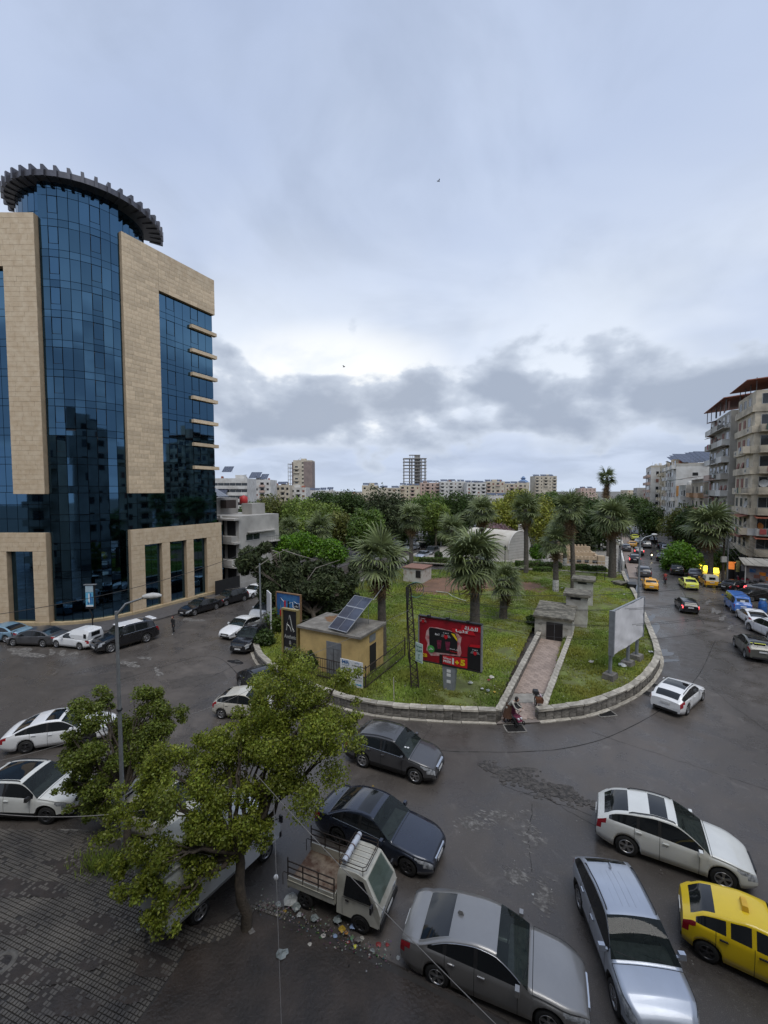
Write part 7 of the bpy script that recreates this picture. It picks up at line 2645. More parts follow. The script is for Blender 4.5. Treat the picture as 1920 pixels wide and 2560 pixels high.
poly('poster_corner_tag', [(.535, .28), (.585, .28), (.632, .38), (.632, .43)], M_YELP, y - .035)
def rt(s, fx, fz, w, h, mt_, ar=False, bold=.02):
    x, z = P2(fx, fz)
    text(s, mt_, rb_, (x, y - .052, z), w, h, RX, ar=ar, bold=bold)
rt('للشلة', .85, .105, .85, .24, M_WHITEP, True, .03)
rt('كلها', .71, .20, .85, .22, M_WHITEP, True, .03)
rt('مجانا', .475, .845, .50, .17, M_WHITEP, True, .02)
rt('FREE', .475, .915, .52, .15, M_WHITEP, False, .03)
rt('1', .57, .885, .12, .40, M_WHITEP, False, .04)
rt('+', .635, .895, .26, .24, M_YELP, False, .06)
rt('5', .725, .88, .32, .40, M_YELP, False, .05)
rt('B2B', .085, .87, .46, .22, M_YELP, False, .02)
rt('6x1', .305, .345, .30, .15, M_WHITEP, False, .02)
bd2 = MB()
x, z = P2(.205, .70)
bd2.add([(x + .235 * math.cos(2 * PI * k / 32) * (1 + .06 * (k % 2)), y - .05, z + .235 * math.sin(2 * PI * k / 32) * (1 + .06 * (k % 2))) for k in range(32)], [tuple(range(32))])
bd2.build('green_badge', M_GREENP, rb_)
text('حلال', M_WHITEP, rb_, (x, y - .06, z), .30, .16, RX, ar=True, bold=.02)
def emblem(fx, fz, s):
    x, z = P2(fx, fz)
    e = MB()
    e.add([(x - .10 * s, y - .05, z + .10 * s), (x + .10 * s, y - .05, z + .10 * s), (x + .12 * s, y - .05, z - .04 * s), (x, y - .05, z - .15 * s), (x - .12 * s, y - .05, z - .04 * s)], [(4, 3, 2, 1, 0)])
    e.build('emblem_shield', M_REDB, rb_)
    w = MB()
    for sd in (-1, 1):
        for q in range(4):
            a = R(20 + 26 * q)
            w.add([(x + sd * .13 * s, y - .052, z - .04 * s), (x + sd * (.14 + .17 * math.cos(a)) * s, y - .052, z + (-.10 + .24 * math.sin(a)) * s), (x + sd * (.14 + .15 * math.cos(a + .2)) * s, y - .052, z + (-.10 + .22 * math.sin(a + .2)) * s)], [(0, 1, 2), (2, 1, 0)])
    w.build('emblem_wings', M_WHITEP, rb_)
    text('T N T', M_WHITEP, rb_, (x, y - .055, z + .20 * s), .34 * s, .06 * s, RX, bold=.02)
emblem(.065, .105, .9)
emblem(.45, .37, 1.15)
emblem(.915, .62, 1.0)
for fx in (.33, .47):
    poly('poster_glass', [(fx - .03, .48), (fx + .05, .47), (fx + .035, .66), (fx - .015, .67)], mat('cola_print', (.16, .02, .05), .4, .4, 6), y - .04)
for fx in (.60,):
    rt('كل المتعة', fx - .02, .62, .55, .09, M_WHITEP, True, .01)
    rt('الطاقة', fx - .02, .67, .5, .09, M_REDB, True, .01)
po = MB()
po.add([(-.33, -.05, -.1), (.33, -.05, -.1), (.33, .35, -.1), (-.33, .35, -.1), (-.46, -.05, 1.6), (.46, -.05, 1.6), (.46, .35, 1.6), (-.46, .35, 1.6)], [(0, 1, 5, 4), (1, 2, 6, 5), (2, 3, 7, 6), (3, 0, 4, 7), (4, 5, 6, 7)])
po.build('post', M_POST, rb_)
for z in (1.25, .98, .55):
    MB().box((.0, -.056, z), (.27, .01, .20)).build('pasted_bill', M_WHITEP, rb_)
for x in (-1.3, 0, 1.35):
    fl_ = MB()
    fl_.tube([(x, .1, zc_ + H_ / 2), (x, -.1, zc_ + H_ / 2 + .35)], .018, 4)
    fl_.box((x - .08, -.12, zc_ + H_ / 2 + .12), (.2, .18, .14))
    fl_.build('floodlight', M_TRIM, rb_)
# lattice mast with pharmacy sign and cables
lm_ = thing('lattice_mast', 'rusty black lattice mast with coiled cables beside the red billboard', 'mast', (2.03, 26.75, .44))
lx, lh = -.46, 6.75
def lp(s, z):
    f = z / lh
    return Vector((lx * f + s * (.24 - .10 * f), 0, z))
for s in (-1, 1):
    MB().tube([lp(s, 0), lp(s, lh)], .05, 5).build('leg', M_RUST, lm_)
nb2 = 26
for k in range(nb2):
    z0, z1 = lh * k / nb2, lh * (k + 1) / nb2
    s = 1 if k % 2 else -1
    MB().tube([lp(s, z0), lp(-s, z1)], .028, 4).build('brace', M_RUST, lm_)
    MB().tube([lp(-1, z1), lp(1, z1)], .016, 4).build('rung', M_RUST, lm_)
cb = MB()
for q in range(5):
    r = .22 + .06 * q
    cb.tube([lp(-1, lh - 1.2 - q * .3) + Vector((-.05, -.05, 0))] + [lp(0, lh) + Vector((r * math.cos(a) + .1 + .1 * q, -.06 - .02 * q, r * math.sin(a) * .7)) for a in [PI - PI * 1.25 * j / 10 for j in range(11)]], .018, 4)
cb.tube([lp(-1, lh - .1), lp(-1, 3) + Vector((-.12, -.05, 0)), lp(-1, 1.8) + Vector((-.05, -.05, 0))], .03, 5)
cb.build('cable_coil', M_BLACKP, lm_)
MB().tube([lp(1, lh - .2)] + [lp(1, lh) + Vector((.5 * math.cos(a) + .35, -.1, .5 * math.sin(a) - .15)) for a in [PI * .8 - PI * 1.5 * j / 10 for j in range(11)]], .016, 4).build('green_cable', mat('green_cable', (.08, .25, .22), .5), lm_)
ps_ = thing('signboard', 'small pale green sign with dark Arabic lettering on the lattice mast', 'sign', (2.25, 26.45, 2.4), R(-48))
MB().box((0, 0, .6), (.62, .03, 1.25)).build('panel', mat('mint_print', (.50, .62, .57), .45, .04), ps_)
M_DGREEN = mat('dark_green_print', (.01, .10, .08), .4, 0)
text('صيدلية', M_DGREEN, ps_, (0, -.02, 1.02), .52, .2, RX, ar=True, bold=.01)
text('القزاز', M_DGREEN, ps_, (0, -.02, .74), .52, .22, RX, ar=True, bold=.01)
cup = MB().tube([(0, -.02, .25), (0, -.02, .48)], .015, 4).tube([(-.1, -.02, .52), (0, -.02, .44), (.1, -.02, .52)], .015, 4).tube([(-.08, -.02, .24), (.08, -.02, .24)], .015, 4)
cup.build('cup_symbol', M_DGREEN, ps_)
MB().box((0, -.018, .06), (.5, .006, .03)).build('small_print', M_DGREEN, ps_)
MB().box((-.1, .06, .6), (.04, .08, 1.0)).build('bracket', M_RUST, ps_)
# blank billboard seen from behind
a_, b_2 = Vector((15.55, 28.1, 0)), Vector((19.8, 31.8, 0))
dr_ = (b_2 - a_).normalized()
wb_ = thing('billboard', 'blank white fabric billboard on grey posts at the right of the lawn', 'billboard', ((a_.x + b_2.x) / 2, (a_.y + b_2.y) / 2, .46), math.atan2(dr_.y, dr_.x))
Lb = (b_2 - a_).length
rng = np.random.default_rng(2)
cl_ = MB()
nx, nz = 26, 16
vs, fs = [], []
for i in range(nx + 1):
    for j in range(nz + 1):
        fx, fz = i / nx, j / nz
        yy = -.10 + .035 * math.sin(fx * 9 + fz * 6) * math.sin(PI * fx) + .02 * math.sin(fz * 23 + fx * 14) * (1 - fz) + .012 * rng.normal()
        vs.append((-Lb / 2 + fx * Lb, yy, 1.75 + fz * 3.02))
for i in range(nx):
    for j in range(nz):
        p = i * (nz + 1) + j
        fs.append((p, p + nz + 1, p + nz + 2, p + 1))
cl_.add(vs, fs, True)
cl_.build('fabric', mat('white_fabric', (.70, .70, .72), .7, col2=(.60, .60, .62), scale=.8), wb_)
MB().box((0, .08, 3.25), (Lb - .05, .16, 3.0)).build('panel', M_GALV, wb_)
for x in (-Lb / 2 - .09, Lb / 2 + .05):
    MB().box((x, .02, 3.25), (.15, .34, 3.1)).build('frame_side', M_POST, wb_)
for x in (-Lb / 2 + .15, .6, Lb / 2 - .4):
    MB().tube([(x, .15, -.1), (x, .15, 1.8)], .12, 10).build('post', M_POST, wb_)
    MB().box((x, .15, .15), (.95, .75, .45), taper=.9).build('footing', M_WALLST, wb_)
# bunker entrances
M_BUNK = mat('bunker_plaster', (.55, .535, .49), .9, col2=(.30, .28, .24), scale=1.1, detail=10, bump=.3)
M_MOSS = mat('mossy_roof', (.20, .185, .15), .95, col2=(.085, .08, .065), scale=2.2, detail=10, bump=.8, bscale=9, lo=.42, hi=.58)
p = G(1382, 1600, .1)
bc = p + E * 2.1
BK = Block('bunker_entrance', 'low white bunker entrance with black door at the end of the path', (bc.x, bc.y, .05), 3.1, 4.2, 2.0, RN, M_BUNK, cat='bunker')
rm = MB()
rm.add([(-1.7, -2.35, 2.0), (1.7, -2.35, 2.0), (1.7, 2.3, 2.25), (-1.7, 2.3, 2.25), (-1.7, -2.35, 2.16), (1.7, -2.35, 2.16), (1.7, 2.3, 2.42), (-1.7, 2.3, 2.42)], [(3, 2, 1, 0), (4, 5, 6, 7), (0, 1, 5, 4), (1, 2, 6, 5), (2, 3, 7, 6), (3, 0, 4, 7)])
rm.build('roof', M_MOSS, BK.t)
MB().box((.12, -2.12, .82), (1.35, .05, 1.62)).build('door', M_BLACKP, BK.t)
MB().box((.12, -2.15, .82), (.02, .02, 1.6)).build('door_gap', M_POST, BK.t)
for x, z, s in ((-1.1, 1.3, .16), (-1.15, .7, .12), (1.1, 1.2, .14)):
    MB().tube([(x - s, -2.11, z), (x - s * .2, -2.11, z + .05), (x + s * .3, -2.11, z - .04), (x + s, -2.11, z + .06)], .012, 4).build('graffiti', M_BLACKP, BK.t)
for u, v, w, d, h, lab in ((1440, 1566, 1.85, 2.0, 2.95, 'white concrete vent shaft right behind the bunker entrance'), (1457, 1512, 1.95, 2.0, 2.75, 'white concrete vent shaft farthest from the path')):
    p = G(u, v, .46) + E * (d / 2)
    S_ = Block('vent_shaft', lab, (p.x, p.y, .4), w, d, h, RN, M_BUNK, cat='bunker')
    MB().box((0, 0, h + .14), (w + .5, d + .5, .24)).build('roof', M_MOSS, S_.t)
    MB().box((-.1, -d / 2 - .01, h - .22), (.9, .04, .2)).build('slit', M_DARK, S_.t)
    MB().box((w / 2 + .01, 0, h - .22), (.04, .9, .2)).build('slit', M_DARK, S_.t)
# white shed
p = G(1046, 1456, .46)
SH = Block('white_shed', 'small white shed with peeling paint and a dark barred window', (p.x, p.y + 1.6, .4), 3.0, 3.2, 2.0, RN, mat('peeling_white', (.50, .48, .44), .9, col2=(.30, .22, .16), scale=1.6, detail=9, lo=.3, hi=.5), cat='shed')
MB().box((0, 0, 2.06), (3.3, 3.5, .12)).build('roof', mat('red_roof', (.22, .12, .09), .9), SH.t)
MB().box((.8, -1.62, 1.25), (.75, .05, 1.0)).build('window', M_DARK, SH.t)
for k in range(4):
    MB().box((.55 + k * .17, -1.65, 1.25), (.02, .02, 1.0)).build('window_bar', M_RUST, SH.t)
# white vault hall
p = G(1292, 1400, .43)
vd = Vector((.6, -.8, 0))
vc_ = p - vd * 4.0 + Vector((0, 2.6, 0))
vt = thing('vaulted_hall', 'white barrel vaulted hall with stone end wall behind the lawn', 'building', (vc_.x, vc_.y, .43), math.atan2(vd.y, vd.x))
vm = MB()
n = 18
Lv, Rv, zb = 11.0, 3.3, 2.0
vs = []
for x in (-Lv / 2, Lv / 2):
    vs.append((x, -Rv, 0))
    for k in range(n + 1):
        a = PI - PI * k / n
        vs.append((x, Rv * math.cos(a), zb + Rv * .98 * math.sin(a)))
    vs.append((x, Rv, 0))
m = n + 3
vm.add(vs, [(i, i + 1, m + i + 1, m + i) for i in range(m - 1)], True)
vm.build('vault', mat('vault_plaster', (.56, .53, .47), .8, col2=(.47, .43, .36), scale=.4), vt)
ew = MB()
ew.add([(Lv / 2 + .02, y, z) for x, y, z in vs[m:]], [tuple(reversed(range(m)))])
ew.build('end_wall', mat('vault_stone', (.43, .42, .40), .8, .1, .8), vt)
for k in range(9):
    z = .3 + k * .52
    hw_ = Rv if z < zb else math.sqrt(max(0, Rv * Rv - ((z - zb) / .98) ** 2))
    MB().box((Lv / 2 + .03, 0, z), (.03, hw_ * 2 - .1, .03)).build('stone_joint', M_CONC, vt)
cp = MB()
cp.tube([(Lv / 2, Rv * 1.02 * math.cos(PI - PI * k / n), zb + Rv * 1.0 * math.sin(PI - PI * k / n)) for k in range(n + 1)], .12, 5)
cp.build('arch_rim', F_WHITE, vt)
MB().box((Lv / 2 - .5, 1.2, zb + Rv + .5), (.8, .8, 1.3)).build('bellcote', F_WHITE, vt)
# sand coloured model fort
p0, p1 = G(1408, 1408, .43), G(1502, 1412, .43)
fdir = (p1 - p0).normalized()
Lf = (p1 - p0).length
fo_ = thing('model_fort', 'sand coloured miniature fort with battlements behind the lawn', 'model fort', p0 + (p1 - p0) / 2 + Vector((-fdir.y, fdir.x, 0)) * 6, math.atan2(fdir.y, fdir.x))
M_SAND = mat('sand_stone', (.50, .40, .28), .9, col2=(.38, .29, .20), scale=1.2, bump=.3)
Df = 12
for y_, h_ in ((-6, 1.1), (6, 2.6), (-3.4, .95), (-1.2, 1.5), (1.2, 1.3), (3.4, 2.0)):
    MB().box((0, y_, h_ / 2), (Lf, .9 if abs(y_) < 5 else .5, h_)).build('wall', M_SAND, fo_)
    if abs(y_) > 5 or y_ in (-1.2, 3.4):
        for k in range(int(Lf / .62)):
            link('merlon', um(('merlon',), lambda: MB().box((0, 0, .17), (.34, .4, .34)), M_SAND), fo_, (-Lf / 2 + .3 + k * .62, y_, h_ - .01))
for x_ in (-Lf / 2, Lf / 2):
    MB().box((x_, 0, .6), (.5, Df - .6, 1.2)).build('wall', M_SAND, fo_)
    MB().box((x_, -6, .8), (1.1, 1.1, 1.6)).build('tower', M_SAND, fo_)
MB().box((0, 0, .35), (Lf - .6, Df - .6, .7)).build('courtyard', M_SAND, fo_)
for k in range(5):
    MB().box((-Lf / 2 + 1.3 + k * 1.25, -6.27, .55), (.7, .04, .5)).build('gate_opening', M_DARK, fo_)
# railing round the fort
rl_ = thing('white_railing', 'thin white railing in front of the model fort', 'railing', G(1330, 1412, .43))
ra_, rb2 = G(1330, 1412, .43), G(1520, 1417, .43)
for z in (.35, .9):
    MB().tube([Vector((0, 0, z)), rb2 - ra_ + Vector((0, 0, z))], .03, 4).build('rail', M_FRAMEW, rl_)
for k in range(13):
    MB().tube([(rb2 - ra_) * (k / 12), (rb2 - ra_) * (k / 12) + Vector((0, 0, .95))], .03, 4).build('post', M_FRAMEW, rl_)
ww_ = thing('white_wall', 'long white wall along the park pavement', 'wall', br + E * 3 + Vector((-.3, 0, 0)), RE)
MB().box((7, 0, .9), (14, .25, 1.5)).build('wall', F_WHITE, ww_)
# red-roofed kiosk among the trees
p = G(878, 1356, .43)
KK = Block('kiosk', 'small kiosk with an orange tiled roof under the park trees', (p.x, p.y, .4), 4.5, 4, 2.4, 0, F_GREY, cat='kiosk')
MB().lathe([(3.6, 2.4), (.2, 3.4)], 4, (0, 0, 0), False).build('tiled_roof', mat('orange_tile', (.42, .13, .06), .8, .2, 6), KK.t)
KK.grid('y-', 1, 2.4, 'dd', 0)
# swing frame, slab and bin at the right end of the lawn
p = G(1502, 1452, .46)
sf = thing('metal_frame', 'bare dark metal frame standing on the lawn', 'frame', p, .1)
MB().tube([(-.6, 0, 0), (-.6, 0, 1.5), (.6, 0, 1.5), (.6, 0, 0)], .05, 5).build('hoop', M_TRIM, sf)
MB().tube([(-.6, .5, 0), (-.6, 0, 1.3)], .035, 5).build('brace', M_TRIM, sf)
p = G(1550, 1462, .46)
sl = thing('broken_slab', 'broken concrete slab by the end of the park wall', 'slab', p, .3)
MB().box((0, 0, .35), (1.6, 1.6, .18)).build('slab', M_MOSS, sl)
MB().box((-.4, 0, .14), (.5, 1.2, .3)).build('support', M_CONC, sl)
p = G(1578, 1478)
bn_ = thing('rubbish_bin', 'black open rubbish container at the street edge', 'bin', p, RE)
MB().add([(-.7, -.4, .15), (.7, -.4, .15), (.7, .4, .15), (-.7, .4, .15), (-.9, -.55, 1.1), (.9, -.55, 1.1), (.9, .55, 1.1), (-.9, .55, 1.1)], [(3, 2, 1, 0), (0, 1, 5, 4), (1, 2, 6, 5), (2, 3, 7, 6), (3, 0, 4, 7), (4, 5, 6, 7)]).build('body', M_BLACKP, bn_)
MB().box((0, .5, 1.2), (1.9, .1, .25)).build('lid', M_BLACKP, bn_)
for x in (-.6, .6):
    MB().lathe([(.01, -.04), (.09, -.04), (.09, .04), (.01, .04)], 8, (x, -.35, .09), axis='y').build('wheel', M_TYRE, bn_)

# ------------------------------------------------------------------ poles and wires
def lamp_post(label, base, h, arm, head=.9, r=.09, group=None):
    t = thing('lamp_post', label, 'lamp post', base, 0, group)
    MB().tube([(0, 0, 0), (0, 0, h * .35), (0, 0, h)], [r * 1.25, r, r * .7], 10).build('pole', M_GALV, t)
    a = Vector(arm)
    MB().tube([(0, 0, h - .15), a * .35 + Vector((0, 0, h + .25)), a + Vector((0, 0, h + .45))], [.05, .045, .035], 6).build('arm', M_GALV, t)
    d = a.normalized()
    hd = MB()
    c = a + Vector((0, 0, h + .48))
    secs = []
    for f, w, hh_ in ((-.1, .05, .05), (.1, .14, .09), (.45, .17, .12), (.8, .14, .09), (1.0, .05, .04)):
        o = c + d * f * head
        s = Vector((-d.y, d.x, 0))
        secs.append([o + s * w, o + s * w * .6 + Vector((0, 0, hh_)), o - s * w * .6 + Vector((0, 0, hh_)), o - s * w, o - s * w * .6 - Vector((0, 0, hh_ * .7)), o + s * w * .6 - Vector((0, 0, hh_ * .7))])
    vs = [v for q in secs for v in q]
    hd.add(vs, [(i * 6 + j, i * 6 + (j + 1) % 6, i * 6 + 6 + (j + 1) % 6, i * 6 + 6 + j) for i in range(4) for j in range(6)], True)
    hd.add(secs[0], [tuple(range(6))])
    hd.add(secs[-1], [tuple(reversed(range(6)))])
    hd.build('lamp_head', M_FRAMEW, t)
    return t
b0_ = G(310, 2114, .1)
tp = AT(289, 1528, b0_.y)
hd_ = AT(352, 1497, b0_.y)
lamp_post('grey street lamp post rising through the small foreground tree', b0_, tp.z - .1, (hd_.x - b0_.x, .2, 0), .6, .075)
for zz in (2.0, 5.2):
    MB().lathe([(.095, 0), (.095, .06)], 10, (0, 0, zz)).build('strap', M_TRIM, bpy.data.objects['lamp_post'])
lamp_post('street lamp post behind the blank white billboard', Vector((23.9, 39, .46)), 8.3, (1.3, .3, 0), .55, .10)
sp_ = thing('steel_pole', 'thin grey steel pole rising into the pine beside the blue billboard', 'pole', G(653, 1583, .4))
MB().tube([(0, 0, 0), (-.05, 0, 6.4)], [.09, .07], 8).build('pole', M_GALV, sp_)
lamp_post('lamp post at the park pavement of the right street', G(1550, 1440, .1), 7.2, (1.2, .2, 0), .6, .1)
for u, v, vt_, Y, lab in ((861, 1372, 1297, 92, 'slim pole left of the orange kiosk'), (972, 1372, 1305, 90, 'park lamp right of the orange kiosk'), (725, 1372, 1310, 95, 'park lamp above the citrus trees'), (1103, 1372, 1285, 96, 'park lamp above the far parked cars')):
    q = AT(u, vt_, Y)
    lamp_post(lab, Vector((q.x, Y, .4)), q.z - .9, (.9, 0, 0), .6, .09, 'lamps of the park wood')
sg = thing('lantern_post', 'old lantern post beside the white vault', 'lantern', G(1262, 1420, .43))
MB().tube([(0, 0, 0), (0, 0, 2.9)], .06, 6).build('pole', M_TRIM, sg)
MB().lathe([(.05, 2.9), (.22, 3.1), (.26, 3.5), (.05, 3.8)], 6).build('lantern', M_TRIM, sg)
rs_ = thing('road_sign', 'round grey road sign seen from behind by the silver saloon', 'sign', G(1043, 1402, .1))
MB().tube([(0, 0, 0), (0, 0, 3.2)], .05, 6).build('pole', M_GALV, rs_)
MB().lathe([(.01, -.03), (.42, -.03), (.42, .03), (.01, .03)], 14, (0, 0, 3.1), axis='y').build('disc', M_POST, rs_)
up_ = thing('utility_pole', 'wooden utility pole with a meter box before the shops', 'pole', G(1806, 1456, .1))
MB().tube([(0, 0, 0), (.05, 0, 9.5)], [.16, .11], 8).build('pole', M_BARK, up_)
MB().box((-.1, -.22, 3.4), (.7, .25, .8)).build('meter_box', M_AC, up_)
MB().tube([(.9, .3, 0), (.85, .3, 8.0)], [.12, .09], 8).build('side_pole', M_GALV, up_)
MB().box((0, 0, 8.8), (1.8, .1, .12)).build('crossarm', M_BARK, up_)
pk = thing('marker_stake', 'pale wooden stake on the lawn edge', 'stake', G(985, 1756, .46))
MB().tube([(0, 0, -.1), (-.03, 0, 1.55)], .03, 5).build('stake', mat('pale_wood', (.42, .39, .33), .8), pk)
M_WIRE = mat('wire', (.02, .02, .021), .6, 0)
M_WIREL = mat('pale_wire', (.22, .21, .20), .6, 0)
def wire(label, a, b, sag, r=.014, mt_=None, n=22, group='overhead wires'):
    a, b = Vector(a), Vector(b)
    pts = [a.lerp(b, i / n) - Vector((0, 0, sag * 4 * (i / n) * (1 - i / n))) for i in range(n + 1)]
    o = MB()
    o.tube([p - a for p in pts], r, 4)
    ob = o.build('wire', mt_ or M_WIRE, None, a)
    return tag(ob, label, 'wire', group)
top = Vector((1.57, 26.7, 7.0))
for k in range(6):
    e = AT(2040, 1425 + k * 14, 31 + k)
    wire(('topmost', 'second', 'third', 'fourth', 'fifth', 'lowest')[k] + ' of six black wires strung from the lattice mast across the street', top - Vector((0, 0, .22 * k)), e, 1.0 + .28 * k + (.5 if k % 2 else 0), .013)
wire('black cable strung in front of the glass building to the pine', AT(-160, 1556, 27), AT(640, 1372, 40), .9, .022)
wire('pale cable hanging low over the left pavers', AT(-120, 2020, 13.2), AT(560, 1975, 15.2), .62, .014, M_WIREL)
wire('pale cable running diagonally over the small pickup truck', AT(640, 1935, 12.5), AT(1320, 2640, 7.0), .12, .010, M_WIREL)
wire('thin vertical string hanging down beside the truck', AT(684, 1990, 9.0), AT(708, 2700, 6.0), .0, .005, M_WIREL)
wire('pale wire from the black signboard up to the mast', AT(722, 1657, 27.6), AT(1022, 1525, 26.5), .15, .012, M_WIREL)
wire('thin wire from the tree across the left street', AT(480, 1785, 17), AT(720, 1660, 27), .3, .010, M_WIREL)
wire('thin wire crossing low at the left edge', AT(-60, 1915, 15), AT(330, 1800, 17), .15, .008, M_WIREL)
wire('thin wire from pine to hut roof', AT(720, 1560, 33), AT(935, 1490, 31), .2, .010, M_WIREL)
up0 = up_.location + Vector((0, 0, 8.6))
for k in range(9):
    e = AT(1960, 1385 + k * 16, 50 + 1.5 * k)
    wire(('topmost', 'second', 'third', 'fourth', 'fifth', 'sixth', 'seventh', 'eighth', 'lowest')[k] + ' of nine wires slanting from the utility pole to the shops', up0 - Vector((0, 0, .45 * k)), e, .5 + .12 * k, .02, M_WIREL if k % 2 else M_WIRE)
for k in range(3):
    wire(('highest', 'middle', 'lowest')[k] + ' of three wires running up the street from the utility pole', up0 - Vector((0, 0, .3 * k)), EN(150, 18.5, 8.6 - .3 * k), 1.0, .02)
tp_ = thing('string_bag', 'small white plastic bag caught on the hanging string', 'bag', AT(690, 2194, 8.15))
MB().ball((0, 0, 0), .05, 6, (1, .8, 1.3)).build('bag', M_WHITEP, tp_)

# banner post before the glass building
p = G(232, 1567, .13)
bp_ = thing('banner_post', 'tall blue poster banner on a black post by the glass corner', 'banner', p, .1)
MB().tube([(0, 0, 0), (-.02, 0, 1.2), (-.25, 0, 1.75)], .05, 6).build('post', M_BLACKP, bp_)
MB().box((-.12, 0, 2.95), (.86, .14, 2.35)).build('case', M_BLACKP, bp_)
MB().box((-.16, -.075, 3.75), (.70, .02, .62)).build('poster_top', mat('pale_blue_print', (.35, .46, .52), .4, .05), bp_)
MB().box((-.16, -.075, 2.72), (.70, .02, 1.38)).build('poster', mat('cyan_print', (.10, .36, .56), .4, col2=(.16, .44, .60), scale=1.5), bp_)
for x, z, w, h_ in ((-.05, 2.8, .12, 1.05), (.10, 2.65, .10, .7), (-.28, 2.35, .14, .25)):
    MB().box((x, -.09, z), (w, .012, h_)).build('poster_tower', M_BLUEP, bp_)
MB().box((-.2, -.09, 2.85), (.12, .012, .9)).build('poster_tower', M_WHITEP, bp_)
MB().box((-.16, -.09, 2.10), (.62, .012, .16)).build('poster_strip', M_WHITEP, bp_)
MB().box((-.1, 0, 4.16), (1.1, .3, .06)).build('cap', M_GALV, bp_)

# ------------------------------------------------------------------ shops on the right street
M_LIT = mat('lit_yellow_sign', (1.0, .72, .05), .4, 0, emit=2.4)
M_LITO = mat('lit_shop', (1.0, .30, .06), .4, col2=(.5, .08, .02), scale=3, emit=.35)
for u, v, w, h_, Y, lab in ((1748, 1416, .75, 1.0, 70, 'upright lit yellow shop lamp under the trees'), (1764, 1421, .65, .9, 69, 'tilted lit yellow shop lamp under the trees'), (1783, 1426, 1.6, .85, 68, 'widest lit yellow shop sign under the trees')):
    c = AT(u, v, Y)
    t = thing('shop_lamp', lab, 'lamp', (c.x, c.y, .1), RE - PI / 2, 'lit yellow shop signs')
    o = MB().box((0, 0, c.z - .1), (w, .2, h_), taper=.85)
    o.build('glow_panel', M_LIT, t)
    MB().tube([(0, .12, 0), (0, .12, c.z)], .05, 5).build('post', M_TRIM, t)
for u, v, w, h_, Y, mt_, lab in ((1832, 1414, 1.3, 1.1, 62, M_LITO, 'glowing orange shop window'), (1846, 1416, .6, 1.6, 61, mat('shop_poster', (.30, .28, .10), .5, .5, 4), 'tall olive poster beside the orange shop window'), (1866, 1420, 1.2, .9, 60, mat('shop_notice', (.33, .31, .30), .6, .3, 5), 'pale notices on the shop front')):
    c = AT(u, v, Y)
    t = thing('shop_window', lab, 'shop window', (c.x, c.y, .1), RE - PI / 2)
    MB().box((0, 0, c.z - .1), (w, .15, h_)).build('panel', mt_, t)
    for x in (-w / 2 - .06, w / 2 + .06):
        MB().box((x, 0, c.z / 2), (.12, .22, c.z + h_ / 2 - .1)).build('jamb', M_TRIM, t)
    MB().box((0, 0, (c.z - h_ / 2) / 2 - .05), (w, .2, c.z - h_ / 2 - .1)).build('sill', M_TRIM, t)
p = G(1900, 1462, .12)
kt = thing('shop_stall', 'grey shop stall with a pale canopy and posters at the right edge', 'stall', p + E * 1.5, RE - PI / 2)
MB().box((.6, 0, 1.4), (4.2, 2.4, 2.8)).build('body', mat('stall_print', (.30, .27, .25), .6, col2=(.14, .12, .16), scale=1.2, detail=8), kt)
MB().add([(-1.9, -1.9, 2.75), (3.1, -1.9, 2.75), (3.1, 1.2, 3.4), (-1.9, 1.2, 3.4), (-1.9, -1.9, 2.65), (3.1, -1.9, 2.65), (3.1, 1.2, 3.3), (-1.9, 1.2, 3.3)], [(0, 1, 2, 3), (7, 6, 5, 4), (0, 4, 5, 1), (3, 7, 4, 0), (1, 5, 6, 2)]).build('canopy', F_GREY, kt)
MB().box((-1.7, -1.7, 1.35), (.12, .12, 2.7)).build('post', F_WHITE, kt)
for k, (x, z, c_) in enumerate(((-.8, 1.9, M_BLUEP), (.3, 1.5, M_ORANGE), (1.3, 1.8, M_WHITEP), (-.3, 1.1, M_SHUT), (1.0, .9, M_ORANGE))):
    MB().box((x, -1.215, z), (.7, .03, .5)).build('poster', c_, kt)
p = G(1906, 1532, .0)
br_2 = thing('blue_barrel', 'blue plastic barrel beside the white coupe', 'barrel', p)
MB().lathe([(.01, 0), (.36, 0), (.38, .1), (.40, .5), (.38, 1.1), (.28, 1.25), (.26, 1.45), (.01, 1.45)], 14).build('drum', P_BLUE, br_2)
MB().lathe([(.31, 1.44), (.31, 1.56), (.01, 1.58)], 12).build('lid', P_LBLUE, br_2)
# ------------------------------------------------------------------ people, bikes, litter, birds
M_SKIN = mat('skin', (.36, .21, .145), .6, .05)
M_HAIR = mat('hair', (.02, .015, .012), .7, 0)
def cloth(name, col):
    return mat('cloth_' + name, col, .9, .12, 20)
def skin_mesh(J, bones, root=0):
    """J: name -> (x, y, z, radius); bones: pairs of names; grown with a Skin modifier"""
    names = list(J)
    me = bpy.data.meshes.new('body')
    me.from_pydata([J[k][:3] for k in names], [(names.index(a), names.index(b)) for a, b in bones], [])
    o = bpy.data.objects.new('tmp', me)
    o.modifiers.new('s', 'SKIN')
    for i, k in enumerate(names):
        sv = me.skin_vertices[0].data[i]
        r = J[k][3]
        sv.radius = (r, r) if not isinstance(r, tuple) else r
        sv.use_root = i == root
    sb_ = o.modifiers.new('d', 'SUBSURF')
    sb_.levels = sb_.render_levels = 1
    out = evaluated(o)
    bpy.data.objects.remove(o)
    bpy.data.meshes.remove(me)
    for p in out.polygons:
        p.use_smooth = True
    return out
